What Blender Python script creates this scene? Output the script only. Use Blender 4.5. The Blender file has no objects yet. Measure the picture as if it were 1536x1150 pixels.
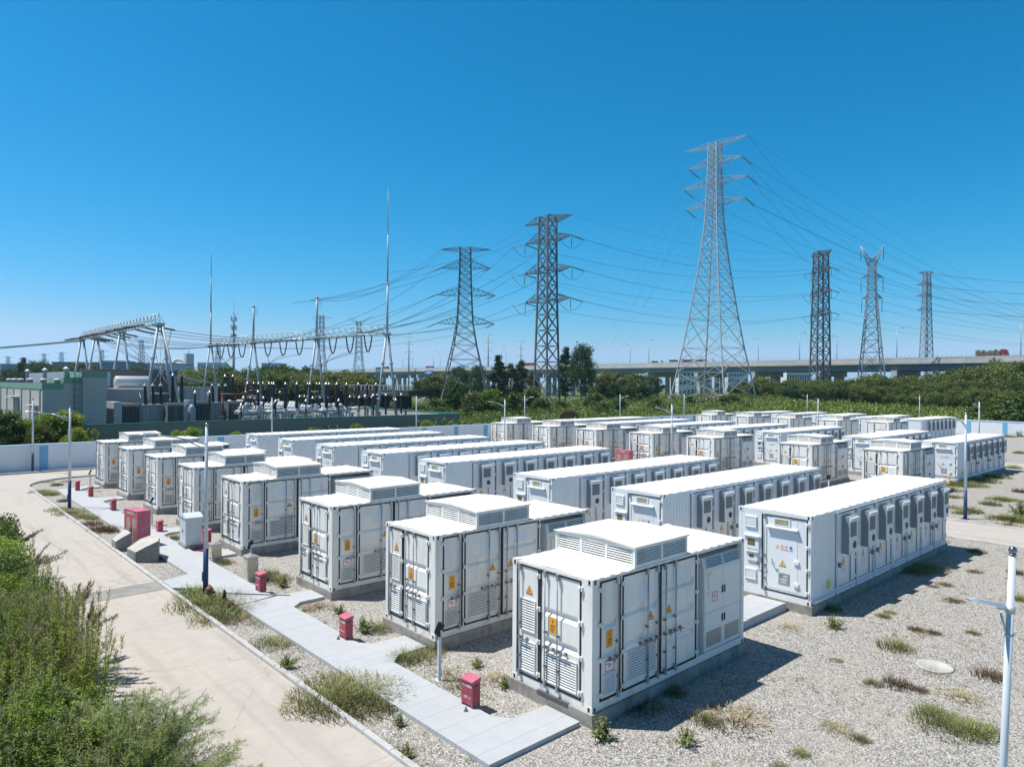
import bpy, math, random
from mathutils import Matrix, Vector, noise
PI = math.pi
R = math.radians
SC = bpy.context.scene
COL = SC.collection
random.seed(7)

# ------------------------------------------------------------------ camera numbers (solved from the container grid)
CAM = Vector((-10.8545, -11.2619, 7.0705)); YAW = 0.8335; PITCH = 0.0005; ROLL = 0.0066; F = 1039.4
_d = Vector((math.cos(YAW)*math.cos(PITCH), math.sin(YAW)*math.cos(PITCH), math.sin(PITCH)))
_r0 = Vector((math.sin(YAW), -math.cos(YAW), 0)); _u0 = _r0.cross(_d)
_r = _r0*math.cos(ROLL)+_u0*math.sin(ROLL); _u = -_r0*math.sin(ROLL)+_u0*math.cos(ROLL)
def ray(px, py): return _d+_r*((px-768)/F)+_u*((575-py)/F)
def G(px, py, z=0.0):
    v = ray(px, py); return CAM+v*((z-CAM.z)/v.z)
def D(px, py, depth): return CAM+ray(px, py)*depth
def gd(px, depth):
    p = D(px, 575, depth); return p.x, p.y
def hz(py, depth): return CAM.z+depth*(575-py)/F

# ------------------------------------------------------------------ tagging
def tag(o, label=None, cat=None, group=None, kind=None):
    if label: o['label'] = label
    if cat: o['category'] = cat
    if group: o['group'] = group
    if kind: o['kind'] = kind
    return o
def empty(name, loc=(0, 0, 0), rz=0.0):
    o = bpy.data.objects.new(name, None); o.empty_display_size = .3
    COL.objects.link(o); o.location = loc; o.rotation_euler = (0, 0, rz); return o
def thing(name, label, cat, loc=(0, 0, 0), rz=0.0, group=None):
    return tag(empty(name, loc, rz), label, cat, group)
KIDS = {}
def link(name, me, parent=None, loc=(0, 0, 0), rz=0.0):
    o = bpy.data.objects.new(name, me); COL.objects.link(o); o.location = loc; o.rotation_euler = (0, 0, rz)
    if parent is not None:
        o.parent = parent; KIDS.setdefault(parent, []).append(o)
    return o
def copy_tree(o, parent=None, depth=9):
    c = o.copy(); COL.objects.link(c)
    if parent is not None:
        c.parent = parent; KIDS.setdefault(parent, []).append(c)
    if depth > 0:
        for ch in KIDS.get(o, []): copy_tree(ch, c, 9 if ch.name.startswith('vent_box') else depth-1)
    return c

# ------------------------------------------------------------------ mesh builder
class MB:
    def __init__(s, xf=None): s.v = []; s.f = []; s.m = []; s.xf = xf; s.mi = 0; s.sm = []
    def P(s, p):
        p = Vector(p)
        if s.xf is not None: p = s.xf @ p
        s.v.append(p); return len(s.v)-1
    def face(s, pts, smooth=False):
        s.f.append([s.P(p) for p in pts]); s.m.append(s.mi); s.sm.append(smooth)
    def idx(s, ids, smooth=False):
        s.f.append(ids); s.m.append(s.mi); s.sm.append(smooth)
    def box(s, x0, x1, y0, y1, z0, z1):
        if x0 > x1: x0, x1 = x1, x0
        if y0 > y1: y0, y1 = y1, y0
        i = [s.P(p) for p in ((x0, y0, z0), (x1, y0, z0), (x1, y1, z0), (x0, y1, z0), (x0, y0, z1), (x1, y0, z1), (x1, y1, z1), (x0, y1, z1))]
        for q in ((3, 2, 1, 0), (4, 5, 6, 7), (0, 1, 5, 4), (1, 2, 6, 5), (2, 3, 7, 6), (3, 0, 4, 7)): s.idx([i[k] for k in q])
    def prism(s, poly, z0, z1):
        n = len(poly)
        a = [s.P((p[0], p[1], z0)) for p in poly]; b = [s.P((p[0], p[1], z1)) for p in poly]
        s.idx(a[::-1]); s.idx(b)
        for k in range(n): s.idx([a[k], a[(k+1) % n], b[(k+1) % n], b[k]])
    def prism_v(s, poly, tops, z0=0.0):
        n = len(poly)
        a = [s.P((p[0], p[1], z0)) for p in poly]; b = [s.P((p[0], p[1], t)) for p, t in zip(poly, tops)]
        s.idx(a[::-1]); s.idx(b)
        for k in range(n): s.idx([a[k], a[(k+1) % n], b[(k+1) % n], b[k]])
    def tube(s, p, q, r0, r1=None, n=6, caps=True, smooth=True):
        p = Vector(p); q = Vector(q); r1 = r0 if r1 is None else r1
        ax = q-p
        if ax.length < 1e-6: return
        ax.normalize(); t = Vector((0, 0, 1)) if abs(ax.z) < .9 else Vector((1, 0, 0))
        u = ax.cross(t).normalized(); w = ax.cross(u)
        A = []; B = []
        for k in range(n):
            a = 2*PI*k/n+PI/n; e = u*math.cos(a)+w*math.sin(a)
            A.append(s.P(p+e*r0)); B.append(s.P(q+e*r1))
        for k in range(n): s.idx([A[k], A[(k+1) % n], B[(k+1) % n], B[k]], smooth)
        if caps: s.idx(A[::-1]); s.idx(B)
    def path(s, pts, r, n=5):
        for a, b in zip(pts, pts[1:]): s.tube(a, b, r, r, n, False)
    def lathe(s, c, prof, n=10, smooth=True):
        c = Vector(c); prev = None
        for (r, z) in prof:
            ring = [s.P(c+Vector((r*math.cos(2*PI*k/n), r*math.sin(2*PI*k/n), z))) for k in range(n)]
            if prev:
                for k in range(n): s.idx([prev[k], prev[(k+1) % n], ring[(k+1) % n], ring[k]], smooth)
            else: s.idx(ring[::-1])
            prev = ring
        s.idx(prev)
    def disc(s, c, r, ax='y', n=14):
        c = Vector(c); pts = []
        for k in range(n):
            a = 2*PI*k/n
            pts.append(c+(Vector((r*math.cos(a), 0, r*math.sin(a))) if ax == 'y' else Vector((0, r*math.cos(a), r*math.sin(a))) if ax == 'x' else Vector((r*math.cos(a), r*math.sin(a), 0))))
        s.face(pts)
    def mesh(s, name, mats):
        me = bpy.data.meshes.new(name); me.from_pydata([tuple(v) for v in s.v], [], s.f)
        for m in mats: me.materials.append(m)
        if len(mats) > 1: me.polygons.foreach_set('material_index', s.m)
        me.polygons.foreach_set('use_smooth', s.sm); me.update(); return me
    def build(s, name, mats, parent=None, loc=(0, 0, 0), rz=0.0):
        if not isinstance(mats, (list, tuple)): mats = [mats]
        return link(name, s.mesh(name, mats), parent, loc, rz)

# ------------------------------------------------------------------ materials
M = {}
def nodes(name):
    m = bpy.data.materials.new(name); m.use_nodes = True
    nt = m.node_tree; b = nt.nodes['Principled BSDF']; return m, nt, b
def mk(name, col, rough=.6, metal=0.0, amt=.12, scale=3.0, bump=0.0, bscale=40.0, stretch=(1, 1, 1), rnd=0.0, spec=.5, dirt=None, dirt_lo=.55, dirt_hi=.75, dscale=1.5, dstretch=(1, 1, 1)):
    m, nt, b = nodes(name); L = nt.links.new; N = nt.nodes.new
    tc = N('ShaderNodeTexCoord'); mp = N('ShaderNodeMapping'); mp.inputs['Scale'].default_value = stretch
    src = tc.outputs['Object']
    if rnd:
        oi0 = N('ShaderNodeObjectInfo'); of = N('ShaderNodeVectorMath'); of.operation = 'MULTIPLY_ADD'; L(oi0.outputs['Random'], of.inputs[0]); of.inputs[1].default_value = (37, 53, 71); L(src, of.inputs[2]); src = of.outputs[0]
    L(src, mp.inputs['Vector'])
    nz = N('ShaderNodeTexNoise'); nz.inputs['Scale'].default_value = scale; nz.inputs['Detail'].default_value = 6; nz.inputs['Roughness'].default_value = .6
    L(mp.outputs[0], nz.inputs['Vector'])
    rp = N('ShaderNodeValToRGB'); rp.color_ramp.elements[0].position = .3; rp.color_ramp.elements[1].position = .7
    rp.color_ramp.elements[0].color = tuple(c*(1-amt) for c in col)+(1,); rp.color_ramp.elements[1].color = tuple(min(1, c*(1+amt)) for c in col)+(1,)
    L(nz.outputs['Fac'], rp.inputs[0]); out = rp.outputs[0]
    if dirt:
        mp2 = N('ShaderNodeMapping'); mp2.inputs['Scale'].default_value = dstretch; L(src, mp2.inputs['Vector'])
        n2 = N('ShaderNodeTexNoise'); n2.inputs['Scale'].default_value = dscale; n2.inputs['Detail'].default_value = 8; n2.inputs['Roughness'].default_value = .65
        L(mp2.outputs[0], n2.inputs['Vector'])
        r2 = N('ShaderNodeMapRange'); r2.inputs['From Min'].default_value = dirt_lo; r2.inputs['From Max'].default_value = dirt_hi; L(n2.outputs['Fac'], r2.inputs['Value'])
        mx = N('ShaderNodeMix'); mx.data_type = 'RGBA'; L(r2.outputs[0], mx.inputs['Factor']); L(out, mx.inputs['A']); mx.inputs['B'].default_value = tuple(dirt)+(1,)
        out = mx.outputs['Result']
    if rnd:
        oi = N('ShaderNodeObjectInfo'); hv = N('ShaderNodeHueSaturation')
        mr = N('ShaderNodeMapRange'); mr.inputs['To Min'].default_value = 1-rnd; mr.inputs['To Max'].default_value = 1+rnd
        L(oi.outputs['Random'], mr.inputs['Value']); L(mr.outputs[0], hv.inputs['Value']); L(out, hv.inputs['Color']); out = hv.outputs[0]
    L(out, b.inputs['Base Color']); b.inputs['Roughness'].default_value = rough; b.inputs['Metallic'].default_value = metal
    b.inputs['Specular IOR Level'].default_value = spec
    if bump:
        nb = N('ShaderNodeTexNoise'); nb.inputs['Scale'].default_value = bscale; nb.inputs['Detail'].default_value = 5; L(tc.outputs['Object'], nb.inputs['Vector'])
        bp = N('ShaderNodeBump'); bp.inputs['Strength'].default_value = bump; bp.inputs['Distance'].default_value = .02; L(nb.outputs['Fac'], bp.inputs['Height']); L(bp.outputs[0], b.inputs['Normal'])
    M[name] = m; return m

mk('white_paint', (.81, .795, .755), .45, amt=.05, scale=1.2, rnd=.04, dirt=(.53, .47, .39), dirt_lo=.50, dirt_hi=.84, dscale=2.2, dstretch=(1, 1, .22))
mk('roof_paint', (.80, .775, .73), .5, amt=.04, scale=1.0, rnd=.03, dirt=(.52, .46, .37), dirt_lo=.50, dirt_hi=.82, dscale=1.3)
mk('cool_white_paint', (.76, .785, .80), .4, amt=.03, scale=1.2, rnd=.02, dirt=(.60, .62, .62), dirt_lo=.58, dirt_hi=.9, dscale=2.0, dstretch=(1, 1, .2))
mk('cool_roof_paint', (.82, .81, .79), .5, amt=.03, scale=.8, rnd=.02, dirt=(.58, .55, .48), dirt_lo=.54, dirt_hi=.88, dscale=.8)
mk('cabinet_paint', (.74, .75, .74), .4, amt=.03)
mk('gasket_black', (.018, .018, .02), .7, amt=.1)
mk('louvre_dark', (.035, .035, .038), .8, amt=.1)
mk('galvanised', (.42, .44, .46), .45, .6, amt=.18, scale=6)
mk('galv_matt', (.40, .43, .46), .6, .25, amt=.15, scale=2)
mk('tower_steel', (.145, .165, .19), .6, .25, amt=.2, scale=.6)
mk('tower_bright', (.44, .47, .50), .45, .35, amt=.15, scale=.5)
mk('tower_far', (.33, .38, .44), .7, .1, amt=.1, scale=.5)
mk('handle_grey', (.22, .24, .27), .45, .5, amt=.15, scale=12)
mk('unit_grey', (.25, .28, .30), .5, .1, amt=.06)
mk('unit_front', (.66, .68, .69), .5, .0, amt=.04)
mk('grille_dark', (.14, .15, .16), .7, .2, amt=.1, scale=60)
mk('sign_orange', (.85, .36, .02), .5, amt=.05)
mk('sign_yellow', (.80, .58, .08), .5, amt=.05)
mk('label_yellow', (.72, .66, .30), .6, amt=.05)
mk('sign_white', (.82, .80, .80), .5, amt=.02)
mk('sign_red', (.62, .07, .09), .5, amt=.05)
mk('sign_blue', (.02, .22, .58), .5, amt=.05)
mk('ghost_blue', (.73, .77, .81), .5, amt=.03)
mk('ghost_pale', (.83, .84, .84), .5, amt=.03)
mk('sign_dark', (.06, .045, .03), .6, amt=.05)
mk('plate_grey', (.33, .33, .34), .45, .3, amt=.06)
mk('meter_glass', (.20, .15, .07), .15, 0, amt=.3, scale=14)
mk('window_amber', (.36, .33, .18), .15, 0, amt=.3, scale=8)
mk('fan_dark', (.03, .03, .035), .6, amt=.2, scale=20)
mk('cable_brown', (.16, .11, .09), .8)
mk('plinth_concrete', (.33, .31, .28), .9, amt=.2, scale=3, bump=.3, rnd=.06, dirt=(.14, .13, .11), dirt_lo=.5, dirt_hi=.75, dscale=2.5, dstretch=(1, 1, .3))
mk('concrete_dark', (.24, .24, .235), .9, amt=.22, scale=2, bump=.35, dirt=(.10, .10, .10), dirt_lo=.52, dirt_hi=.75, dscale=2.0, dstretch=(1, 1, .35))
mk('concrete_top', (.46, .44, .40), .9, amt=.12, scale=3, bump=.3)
mk('kerb_concrete', (.46, .46, .45), .9, amt=.12, scale=2, bump=.3, dirt=(.25, .24, .22), dirt_lo=.52, dirt_hi=.8, dscale=1.4)
mk('red_paint', (.38, .055, .085), .55, amt=.12, scale=3, rnd=.06, dirt=(.48, .19, .21), dirt_lo=.52, dirt_hi=.85, dscale=4)
mk('pink_paint', (.50, .13, .18), .6, amt=.1, scale=3, dirt=(.60, .28, .33), dirt_lo=.5, dirt_hi=.85, dscale=3)
mk('red_frame', (.70, .05, .05), .5, amt=.08)
mk('glass_dusty', (.30, .27, .24), .15, amt=.25, scale=4)
mk('pole_white', (.58, .63, .69), .4, amt=.04)
mk('pole_blue', (.022, .055, .16), .5, amt=.12)
mk('lamp_grey', (.50, .54, .57), .4, .3, amt=.08)
mk('steel_ball', (.30, .30, .31), .2, .9, amt=.1)
mk('cabinet_blue_grey', (.55, .60, .64), .45, amt=.06, scale=2)
mk('stainless', (.52, .49, .42), .35, .55, amt=.18, scale=4, dirt=(.62, .58, .42), dirt_lo=.5, dirt_hi=.8, dscale=3, dstretch=(1, 1, .3))
mk('rubber_black', (.02, .02, .024), .7)
mk('rust_iron', (.24, .10, .065), .75, amt=.35, scale=12)
mk('wood_rust', (.22, .10, .06), .85, amt=.35, scale=6)
mk('wall_white', (.74, .76, .80), .8, amt=.05, scale=.6, dirt=(.58, .58, .57), dirt_lo=.55, dirt_hi=.85, dscale=.9, dstretch=(1, 1, .3))
mk('wall_blue', (.18, .44, .66), .7, amt=.08, scale=.8)
mk('wall_cap', (.55, .72, .85), .7, amt=.06)
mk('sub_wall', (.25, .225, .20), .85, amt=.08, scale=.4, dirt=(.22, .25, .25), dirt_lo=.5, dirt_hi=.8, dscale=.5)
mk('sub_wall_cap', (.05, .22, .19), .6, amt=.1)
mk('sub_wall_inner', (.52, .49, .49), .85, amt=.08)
mk('building_wall', (.45, .43, .41), .85, amt=.06, scale=.3, dirt=(.36, .39, .43), dirt_lo=.5, dirt_hi=.8, dscale=.4, dstretch=(1, 1, .3))
mk('building_green', (.17, .31, .235), .6, amt=.08)
mk('roof_dark', (.10, .105, .11), .9, amt=.15)
mk('corrugated_white', (.62, .65, .69), .5, amt=.04)
mk('fire_wall', (.17, .155, .145), .9, amt=.15, scale=.5)
mk('tank_white', (.56, .58, .60), .3, .15, amt=.03)
mk('gis_paint', (.46, .49, .51), .45, .1, amt=.06, scale=1.5)
mk('transformer_grey', (.30, .335, .36), .5, .1, amt=.08, scale=1)
mk('radiator_grey', (.15, .175, .19), .6, .1, amt=.08)
mk('bushing_black', (.022, .018, .018), .45, amt=.2)
mk('bushing_cap', (.55, .55, .55), .4, .5)
mk('pipe_red', (.17, .045, .04), .5)
mk('wire_dark', (.10, .12, .15), .5, .2, amt=.05)
mk('wire_pale', (.55, .58, .60), .4, .4, amt=.05)
mk('insulator_green', (.16, .24, .19), .4, amt=.2)
mk('insulator_string', (.13, .12, .11), .5, amt=.2)
mk('deck_concrete', (.50, .49, .47), .9, amt=.1, scale=.15, dirt=(.34, .33, .32), dirt_lo=.5, dirt_hi=.8, dscale=.1, dstretch=(1, 1, 4))
mk('girder_grey', (.20, .24, .27), .85, amt=.1, scale=.1)
mk('asphalt', (.06, .06, .06), .9)
mk('truck_red', (.42, .03, .035), .4, amt=.1)
mk('tarp_green', (.05, .12, .07), .7, amt=.35, scale=.8)
mk('car_glass', (.03, .035, .04), .1)
mk('car_blue', (.04, .10, .28), .4)
mk('car_white', (.7, .7, .7), .4)
mk('tyre', (.02, .02, .02), .8)
mk('road_sign_blue', (.02, .16, .52), .5)
mk('far_wall', (.50, .54, .60), .9, amt=.1, scale=.05)
mk('far_wall_dark', (.18, .23, .30), .9, amt=.1, scale=.05)
mk('far_window', (.10, .13, .17), .4)
mk('shed_roof', (.10, .14, .20), .8, amt=.1, scale=.05)
mk('bark', (.12, .095, .07), .95, amt=.3, scale=4, bump=.3)
mk('bark_pale', (.30, .27, .22), .95, amt=.3, scale=4, bump=.3)
mk('rubble', (.50, .44, .38), .95, amt=.25, scale=.6, bump=.4, bscale=6)
mk('cone_dark', (.02, .022, .03), .6)
mk('manhole', (.46, .455, .43), .9, amt=.12, scale=4)
mk('rubber_mat', (.09, .09, .095), .9)

def leaf(name, c1, c2, nscale=.5, trans=.25, rnd=.18, hue=.02):
    m, nt, b = nodes(name); L = nt.links.new; N = nt.nodes.new
    g = N('ShaderNodeNewGeometry'); tc = N('ShaderNodeTexCoord')
    nz = N('ShaderNodeTexNoise'); nz.inputs['Scale'].default_value = nscale; nz.inputs['Detail'].default_value = 4; L(tc.outputs['Object'], nz.inputs['Vector'])
    ad = N('ShaderNodeMath'); ad.operation = 'MULTIPLY_ADD'; L(g.outputs['Random Per Island'], ad.inputs[0]); ad.inputs[1].default_value = .7; ad.inputs[2].default_value = -.35
    a2 = N('ShaderNodeMath'); L(ad.outputs[0], a2.inputs[0]); L(nz.outputs['Fac'], a2.inputs[1])
    rp = N('ShaderNodeValToRGB'); rp.color_ramp.elements[0].position = .15; rp.color_ramp.elements[1].position = .85
    rp.color_ramp.elements[0].color = c1+(1,); rp.color_ramp.elements[1].color = c2+(1,); L(a2.outputs[0], rp.inputs[0])
    oi = N('ShaderNodeObjectInfo'); hv = N('ShaderNodeHueSaturation')
    mr = N('ShaderNodeMapRange'); mr.inputs['To Min'].default_value = 1-rnd; mr.inputs['To Max'].default_value = 1+rnd; L(oi.outputs['Random'], mr.inputs['Value']); L(mr.outputs[0], hv.inputs['Value'])
    wn = N('ShaderNodeTexWhiteNoise'); wn.noise_dimensions = '1D'; L(oi.outputs['Random'], wn.inputs['W'])
    mh = N('ShaderNodeMapRange'); mh.inputs['To Min'].default_value = .5-hue; mh.inputs['To Max'].default_value = .5+hue; L(wn.outputs['Value'], mh.inputs['Value']); L(mh.outputs[0], hv.inputs['Hue'])
    L(rp.outputs[0], hv.inputs['Color'])
    tr = N('ShaderNodeBsdfTranslucent'); L(hv.outputs[0], tr.inputs['Color']); L(hv.outputs[0], b.inputs['Base Color'])
    b.inputs['Roughness'].default_value = .55; b.inputs['Specular IOR Level'].default_value = .3
    ms = N('ShaderNodeMixShader'); ms.inputs[0].default_value = trans; L(b.outputs[0], ms.inputs[1]); L(tr.outputs[0], ms.inputs[2])
    L(ms.outputs[0], nt.nodes['Material Output'].inputs['Surface']); M[name] = m; return m
leaf('leaf_dark', (.030, .065, .016), (.115, .18, .045), .35)
leaf('leaf_mid', (.05, .09, .018), (.19, .24, .05), .35)
leaf('leaf_olive', (.062, .088, .017), (.24, .25, .055), .35)
leaf('leaf_bright', (.12, .19, .02), (.37, .44, .07), .4, trans=.35)
leaf('leaf_brown', (.05, .05, .022), (.125, .10, .05), .4)
leaf('leaf_field', (.06, .105, .02), (.25, .31, .07), .12)
leaf('weed_green', (.14, .18, .05), (.34, .36, .14), 1.2)
leaf('weed_dark', (.13, .14, .045), (.34, .31, .14), 1.2)
leaf('weed_dry', (.24, .19, .085), (.46, .37, .19), 2)
leaf('weed_brown', (.10, .065, .04), (.22, .16, .095), 2)
leaf('fennel', (.18, .24, .085), (.40, .46, .20), 2, rnd=.05)
leaf('horseweed', (.15, .23, .035), (.42, .50, .10), 1.2, trans=.35)
leaf('seed_head', (.14, .13, .06), (.30, .27, .15), 2)

def gravel():
    m, nt, b = nodes('gravel'); L = nt.links.new; N = nt.nodes.new
    tc = N('ShaderNodeTexCoord')
    def vor(sc):
        v = N('ShaderNodeTexVoronoi'); v.inputs['Scale'].default_value = sc; L(tc.outputs['Object'], v.inputs['Vector']); return v
    v1 = vor(33.0)
    sp = N('ShaderNodeSeparateColor'); L(v1.outputs['Color'], sp.inputs[0])
    rp = N('ShaderNodeValToRGB'); e = rp.color_ramp.elements
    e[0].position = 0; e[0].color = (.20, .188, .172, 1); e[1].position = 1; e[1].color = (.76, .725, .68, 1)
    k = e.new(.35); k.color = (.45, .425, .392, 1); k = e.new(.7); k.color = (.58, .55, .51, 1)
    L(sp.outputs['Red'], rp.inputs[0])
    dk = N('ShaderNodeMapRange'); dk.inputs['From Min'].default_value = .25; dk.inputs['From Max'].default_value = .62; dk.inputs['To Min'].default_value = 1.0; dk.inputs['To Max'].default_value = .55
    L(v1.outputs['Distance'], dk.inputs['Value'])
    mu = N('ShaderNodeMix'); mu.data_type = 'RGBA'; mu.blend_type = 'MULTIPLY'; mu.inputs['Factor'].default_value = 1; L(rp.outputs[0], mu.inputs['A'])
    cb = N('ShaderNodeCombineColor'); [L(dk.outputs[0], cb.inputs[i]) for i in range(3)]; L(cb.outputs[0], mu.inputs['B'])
    # dry soil and leaf litter patches
    n1 = N('ShaderNodeTexNoise'); n1.inputs['Scale'].default_value = .45; n1.inputs['Detail'].default_value = 9; n1.inputs['Roughness'].default_value = .7; L(tc.outputs['Object'], n1.inputs['Vector'])
    r1 = N('ShaderNodeMapRange'); r1.inputs['From Min'].default_value = .49; r1.inputs['From Max'].default_value = .68; r1.inputs['To Max'].default_value = .72; L(n1.outputs['Fac'], r1.inputs['Value'])
    m1 = N('ShaderNodeMix'); m1.data_type = 'RGBA'; L(r1.outputs[0], m1.inputs['Factor']); L(mu.outputs['Result'], m1.inputs['A']); m1.inputs['B'].default_value = (.41, .37, .315, 1)
    n2 = N('ShaderNodeTexNoise'); n2.inputs['Scale'].default_value = 5; n2.inputs['Detail'].default_value = 6; L(tc.outputs['Object'], n2.inputs['Vector'])
    r2 = N('ShaderNodeMapRange'); r2.inputs['From Min'].default_value = .3; r2.inputs['From Max'].default_value = .7; r2.inputs['To Min'].default_value = .86; r2.inputs['To Max'].default_value = 1.12; L(n2.outputs['Fac'], r2.inputs['Value'])
    hv = N('ShaderNodeHueSaturation'); L(m1.outputs['Result'], hv.inputs['Color']); L(r2.outputs[0], hv.inputs['Value'])
    L(hv.outputs[0], b.inputs['Base Color']); b.inputs['Roughness'].default_value = .9; b.inputs['Specular IOR Level'].default_value = .2
    bp = N('ShaderNodeBump'); bp.inputs['Strength'].default_value = .8; bp.inputs['Distance'].default_value = .02; bp.invert = True; L(v1.outputs['Distance'], bp.inputs['Height']); L(bp.outputs[0], b.inputs['Normal'])
    M['gravel'] = m
gravel()

def slab(name, col, joint_y=None, joint_x=None, amt=.08, stain=(.36, .33, .30), lo=.5, hi=.8, sscale=.35, tracks=0.0, jw=.012, jcol=.55, lat=0.0, cracks=0.0):
    """concrete sheet in world metres: mottling, stains, expansion joints, tyre tracks along y"""
    m, nt, b = nodes(name); L = nt.links.new; N = nt.nodes.new
    tc = N('ShaderNodeTexCoord'); sx = N('ShaderNodeSeparateXYZ'); L(tc.outputs['Object'], sx.inputs[0])
    def noise(sc, det=8, rough=.65, st=(1, 1, 1)):
        mp = N('ShaderNodeMapping'); mp.inputs['Scale'].default_value = st; L(tc.outputs['Object'], mp.inputs['Vector'])
        n = N('ShaderNodeTexNoise'); n.inputs['Scale'].default_value = sc; n.inputs['Detail'].default_value = det; n.inputs['Roughness'].default_value = rough; L(mp.outputs[0], n.inputs['Vector']); return n.outputs['Fac']
    rp = N('ShaderNodeValToRGB'); rp.color_ramp.elements[0].position = .35; rp.color_ramp.elements[1].position = .65
    rp.color_ramp.elements[0].color = tuple(c*(1-amt) for c in col)+(1,); rp.color_ramp.elements[1].color = tuple(c*(1+amt) for c in col)+(1,)
    L(noise(2.5), rp.inputs[0]); out = rp.outputs[0]
    def mixin(fac, colr, out):
        mx = N('ShaderNodeMix'); mx.data_type = 'RGBA'; L(fac, mx.inputs['Factor']); L(out, mx.inputs['A']); mx.inputs['B'].default_value = tuple(colr)+(1,); return mx.outputs['Result']
    def rng(v, a, b_, t0=0, t1=1):
        r = N('ShaderNodeMapRange'); r.inputs['From Min'].default_value = a; r.inputs['From Max'].default_value = b_; r.inputs['To Min'].default_value = t0; r.inputs['To Max'].default_value = t1; L(v, r.inputs['Value']); return r.outputs[0]
    out = mixin(rng(noise(sscale, 10, .7), lo, hi, 0, .6), stain, out)
    out = mixin(rng(noise(14, 4, .6), .62, .8, 0, .35), tuple(c*.6 for c in col), out)
    if tracks: out = mixin(rng(noise(1.6, 6, .6, (1, .05, 1)), .52, .75, 0, tracks), tuple(c*.72 for c in col), out)
    for axis, step in (('Y', joint_y), ('X', joint_x)):
        if step:
            a = N('ShaderNodeMath'); a.operation = 'PINGPONG'; a.inputs[1].default_value = step/2; L(sx.outputs[axis], a.inputs[0])
            out = mixin(rng(a.outputs[0], jw*.5, jw, .8, 0), tuple(c*jcol for c in col), out)
    if cracks:
        v = N('ShaderNodeTexVoronoi'); v.feature = 'DISTANCE_TO_EDGE'; v.inputs['Scale'].default_value = .22
        wn = N('ShaderNodeTexNoise'); wn.inputs['Scale'].default_value = 1.1; wn.inputs['Detail'].default_value = 6; L(tc.outputs['Object'], wn.inputs['Vector'])
        vm = N('ShaderNodeVectorMath'); vm.operation = 'MULTIPLY_ADD'; L(wn.outputs['Color'], vm.inputs[0]); vm.inputs[1].default_value = (1.3, 1.3, 0); L(tc.outputs['Object'], vm.inputs[2]); L(vm.outputs[0], v.inputs['Vector'])
        out = mixin(rng(v.outputs['Distance'], .0012, .004, cracks, 0), tuple(c*.5 for c in col), out)
    L(out, b.inputs['Base Color']); b.inputs['Roughness'].default_value = .88; b.inputs['Specular IOR Level'].default_value = .25
    bp = N('ShaderNodeBump'); bp.inputs['Strength'].default_value = .25; bp.inputs['Distance'].default_value = .01; L(noise(30, 4, .6), bp.inputs['Height']); L(bp.outputs[0], b.inputs['Normal'])
    M[name] = m
slab('road_concrete', (.455, .415, .37), joint_y=5.2, amt=.06, stain=(.40, .375, .345), lo=.42, hi=.72, tracks=.85, cracks=.5)
slab('back_road', (.455, .42, .38), joint_x=5.2, amt=.07, stain=(.36, .34, .31), lo=.45, hi=.75, cracks=.5)
slab('walk_slab', (.435, .45, .47), joint_y=.62, amt=.04, stain=(.40, .41, .42), lo=.5, hi=.85, jw=.012, jcol=.7)
slab('dark_strip', (.25, .243, .23), amt=.16, stain=(.40, .38, .35), lo=.45, hi=.7, sscale=1.2)
def soil():
    m, nt, b = nodes('soil'); L = nt.links.new; N = nt.nodes.new
    tc = N('ShaderNodeTexCoord'); n = N('ShaderNodeTexNoise'); n.inputs['Scale'].default_value = .06; n.inputs['Detail'].default_value = 12; n.inputs['Roughness'].default_value = .7; L(tc.outputs['Object'], n.inputs['Vector'])
    rp = N('ShaderNodeValToRGB'); e = rp.color_ramp.elements; e[0].position = .3; e[0].color = (.045, .065, .018, 1); e[1].position = .72; e[1].color = (.15, .15, .055, 1); k = e.new(.5); k.color = (.085, .115, .03, 1)
    L(n.outputs['Fac'], rp.inputs[0]); L(rp.outputs[0], b.inputs['Base Color']); b.inputs['Roughness'].default_value = 1
    n2 = N('ShaderNodeTexNoise'); n2.inputs['Scale'].default_value = 1.2; n2.inputs['Detail'].default_value = 8; L(tc.outputs['Object'], n2.inputs['Vector'])
    bp = N('ShaderNodeBump'); bp.inputs['Strength'].default_value = .8; bp.inputs['Distance'].default_value = .5; L(n2.outputs['Fac'], bp.inputs['Height']); L(bp.outputs[0], b.inputs['Normal']); M['soil'] = m
soil()

def text_mesh(body, size, mat, name='lettering'):
    cu = bpy.data.curves.new('txt', 'FONT'); cu.body = body; cu.size = size; cu.align_x = 'CENTER'; cu.align_y = 'CENTER'; cu.extrude = .002
    o = bpy.data.objects.new('txt', cu); COL.objects.link(o)
    dg = bpy.context.evaluated_depsgraph_get(); me = bpy.data.meshes.new_from_object(o.evaluated_get(dg)); me.name = name
    bpy.data.objects.remove(o); me.materials.clear(); me.materials.append(mat); return me
# text lies in its xy plane; FRONT turns it to face -x, SIDE to face -y
FRONT = (PI/2, 0, -PI/2); SIDE = (PI/2, 0, 0)
ORD = ['nearest', 'second nearest', 'third nearest', 'fourth', 'fifth', 'sixth', 'seventh', 'farthest']
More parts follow.
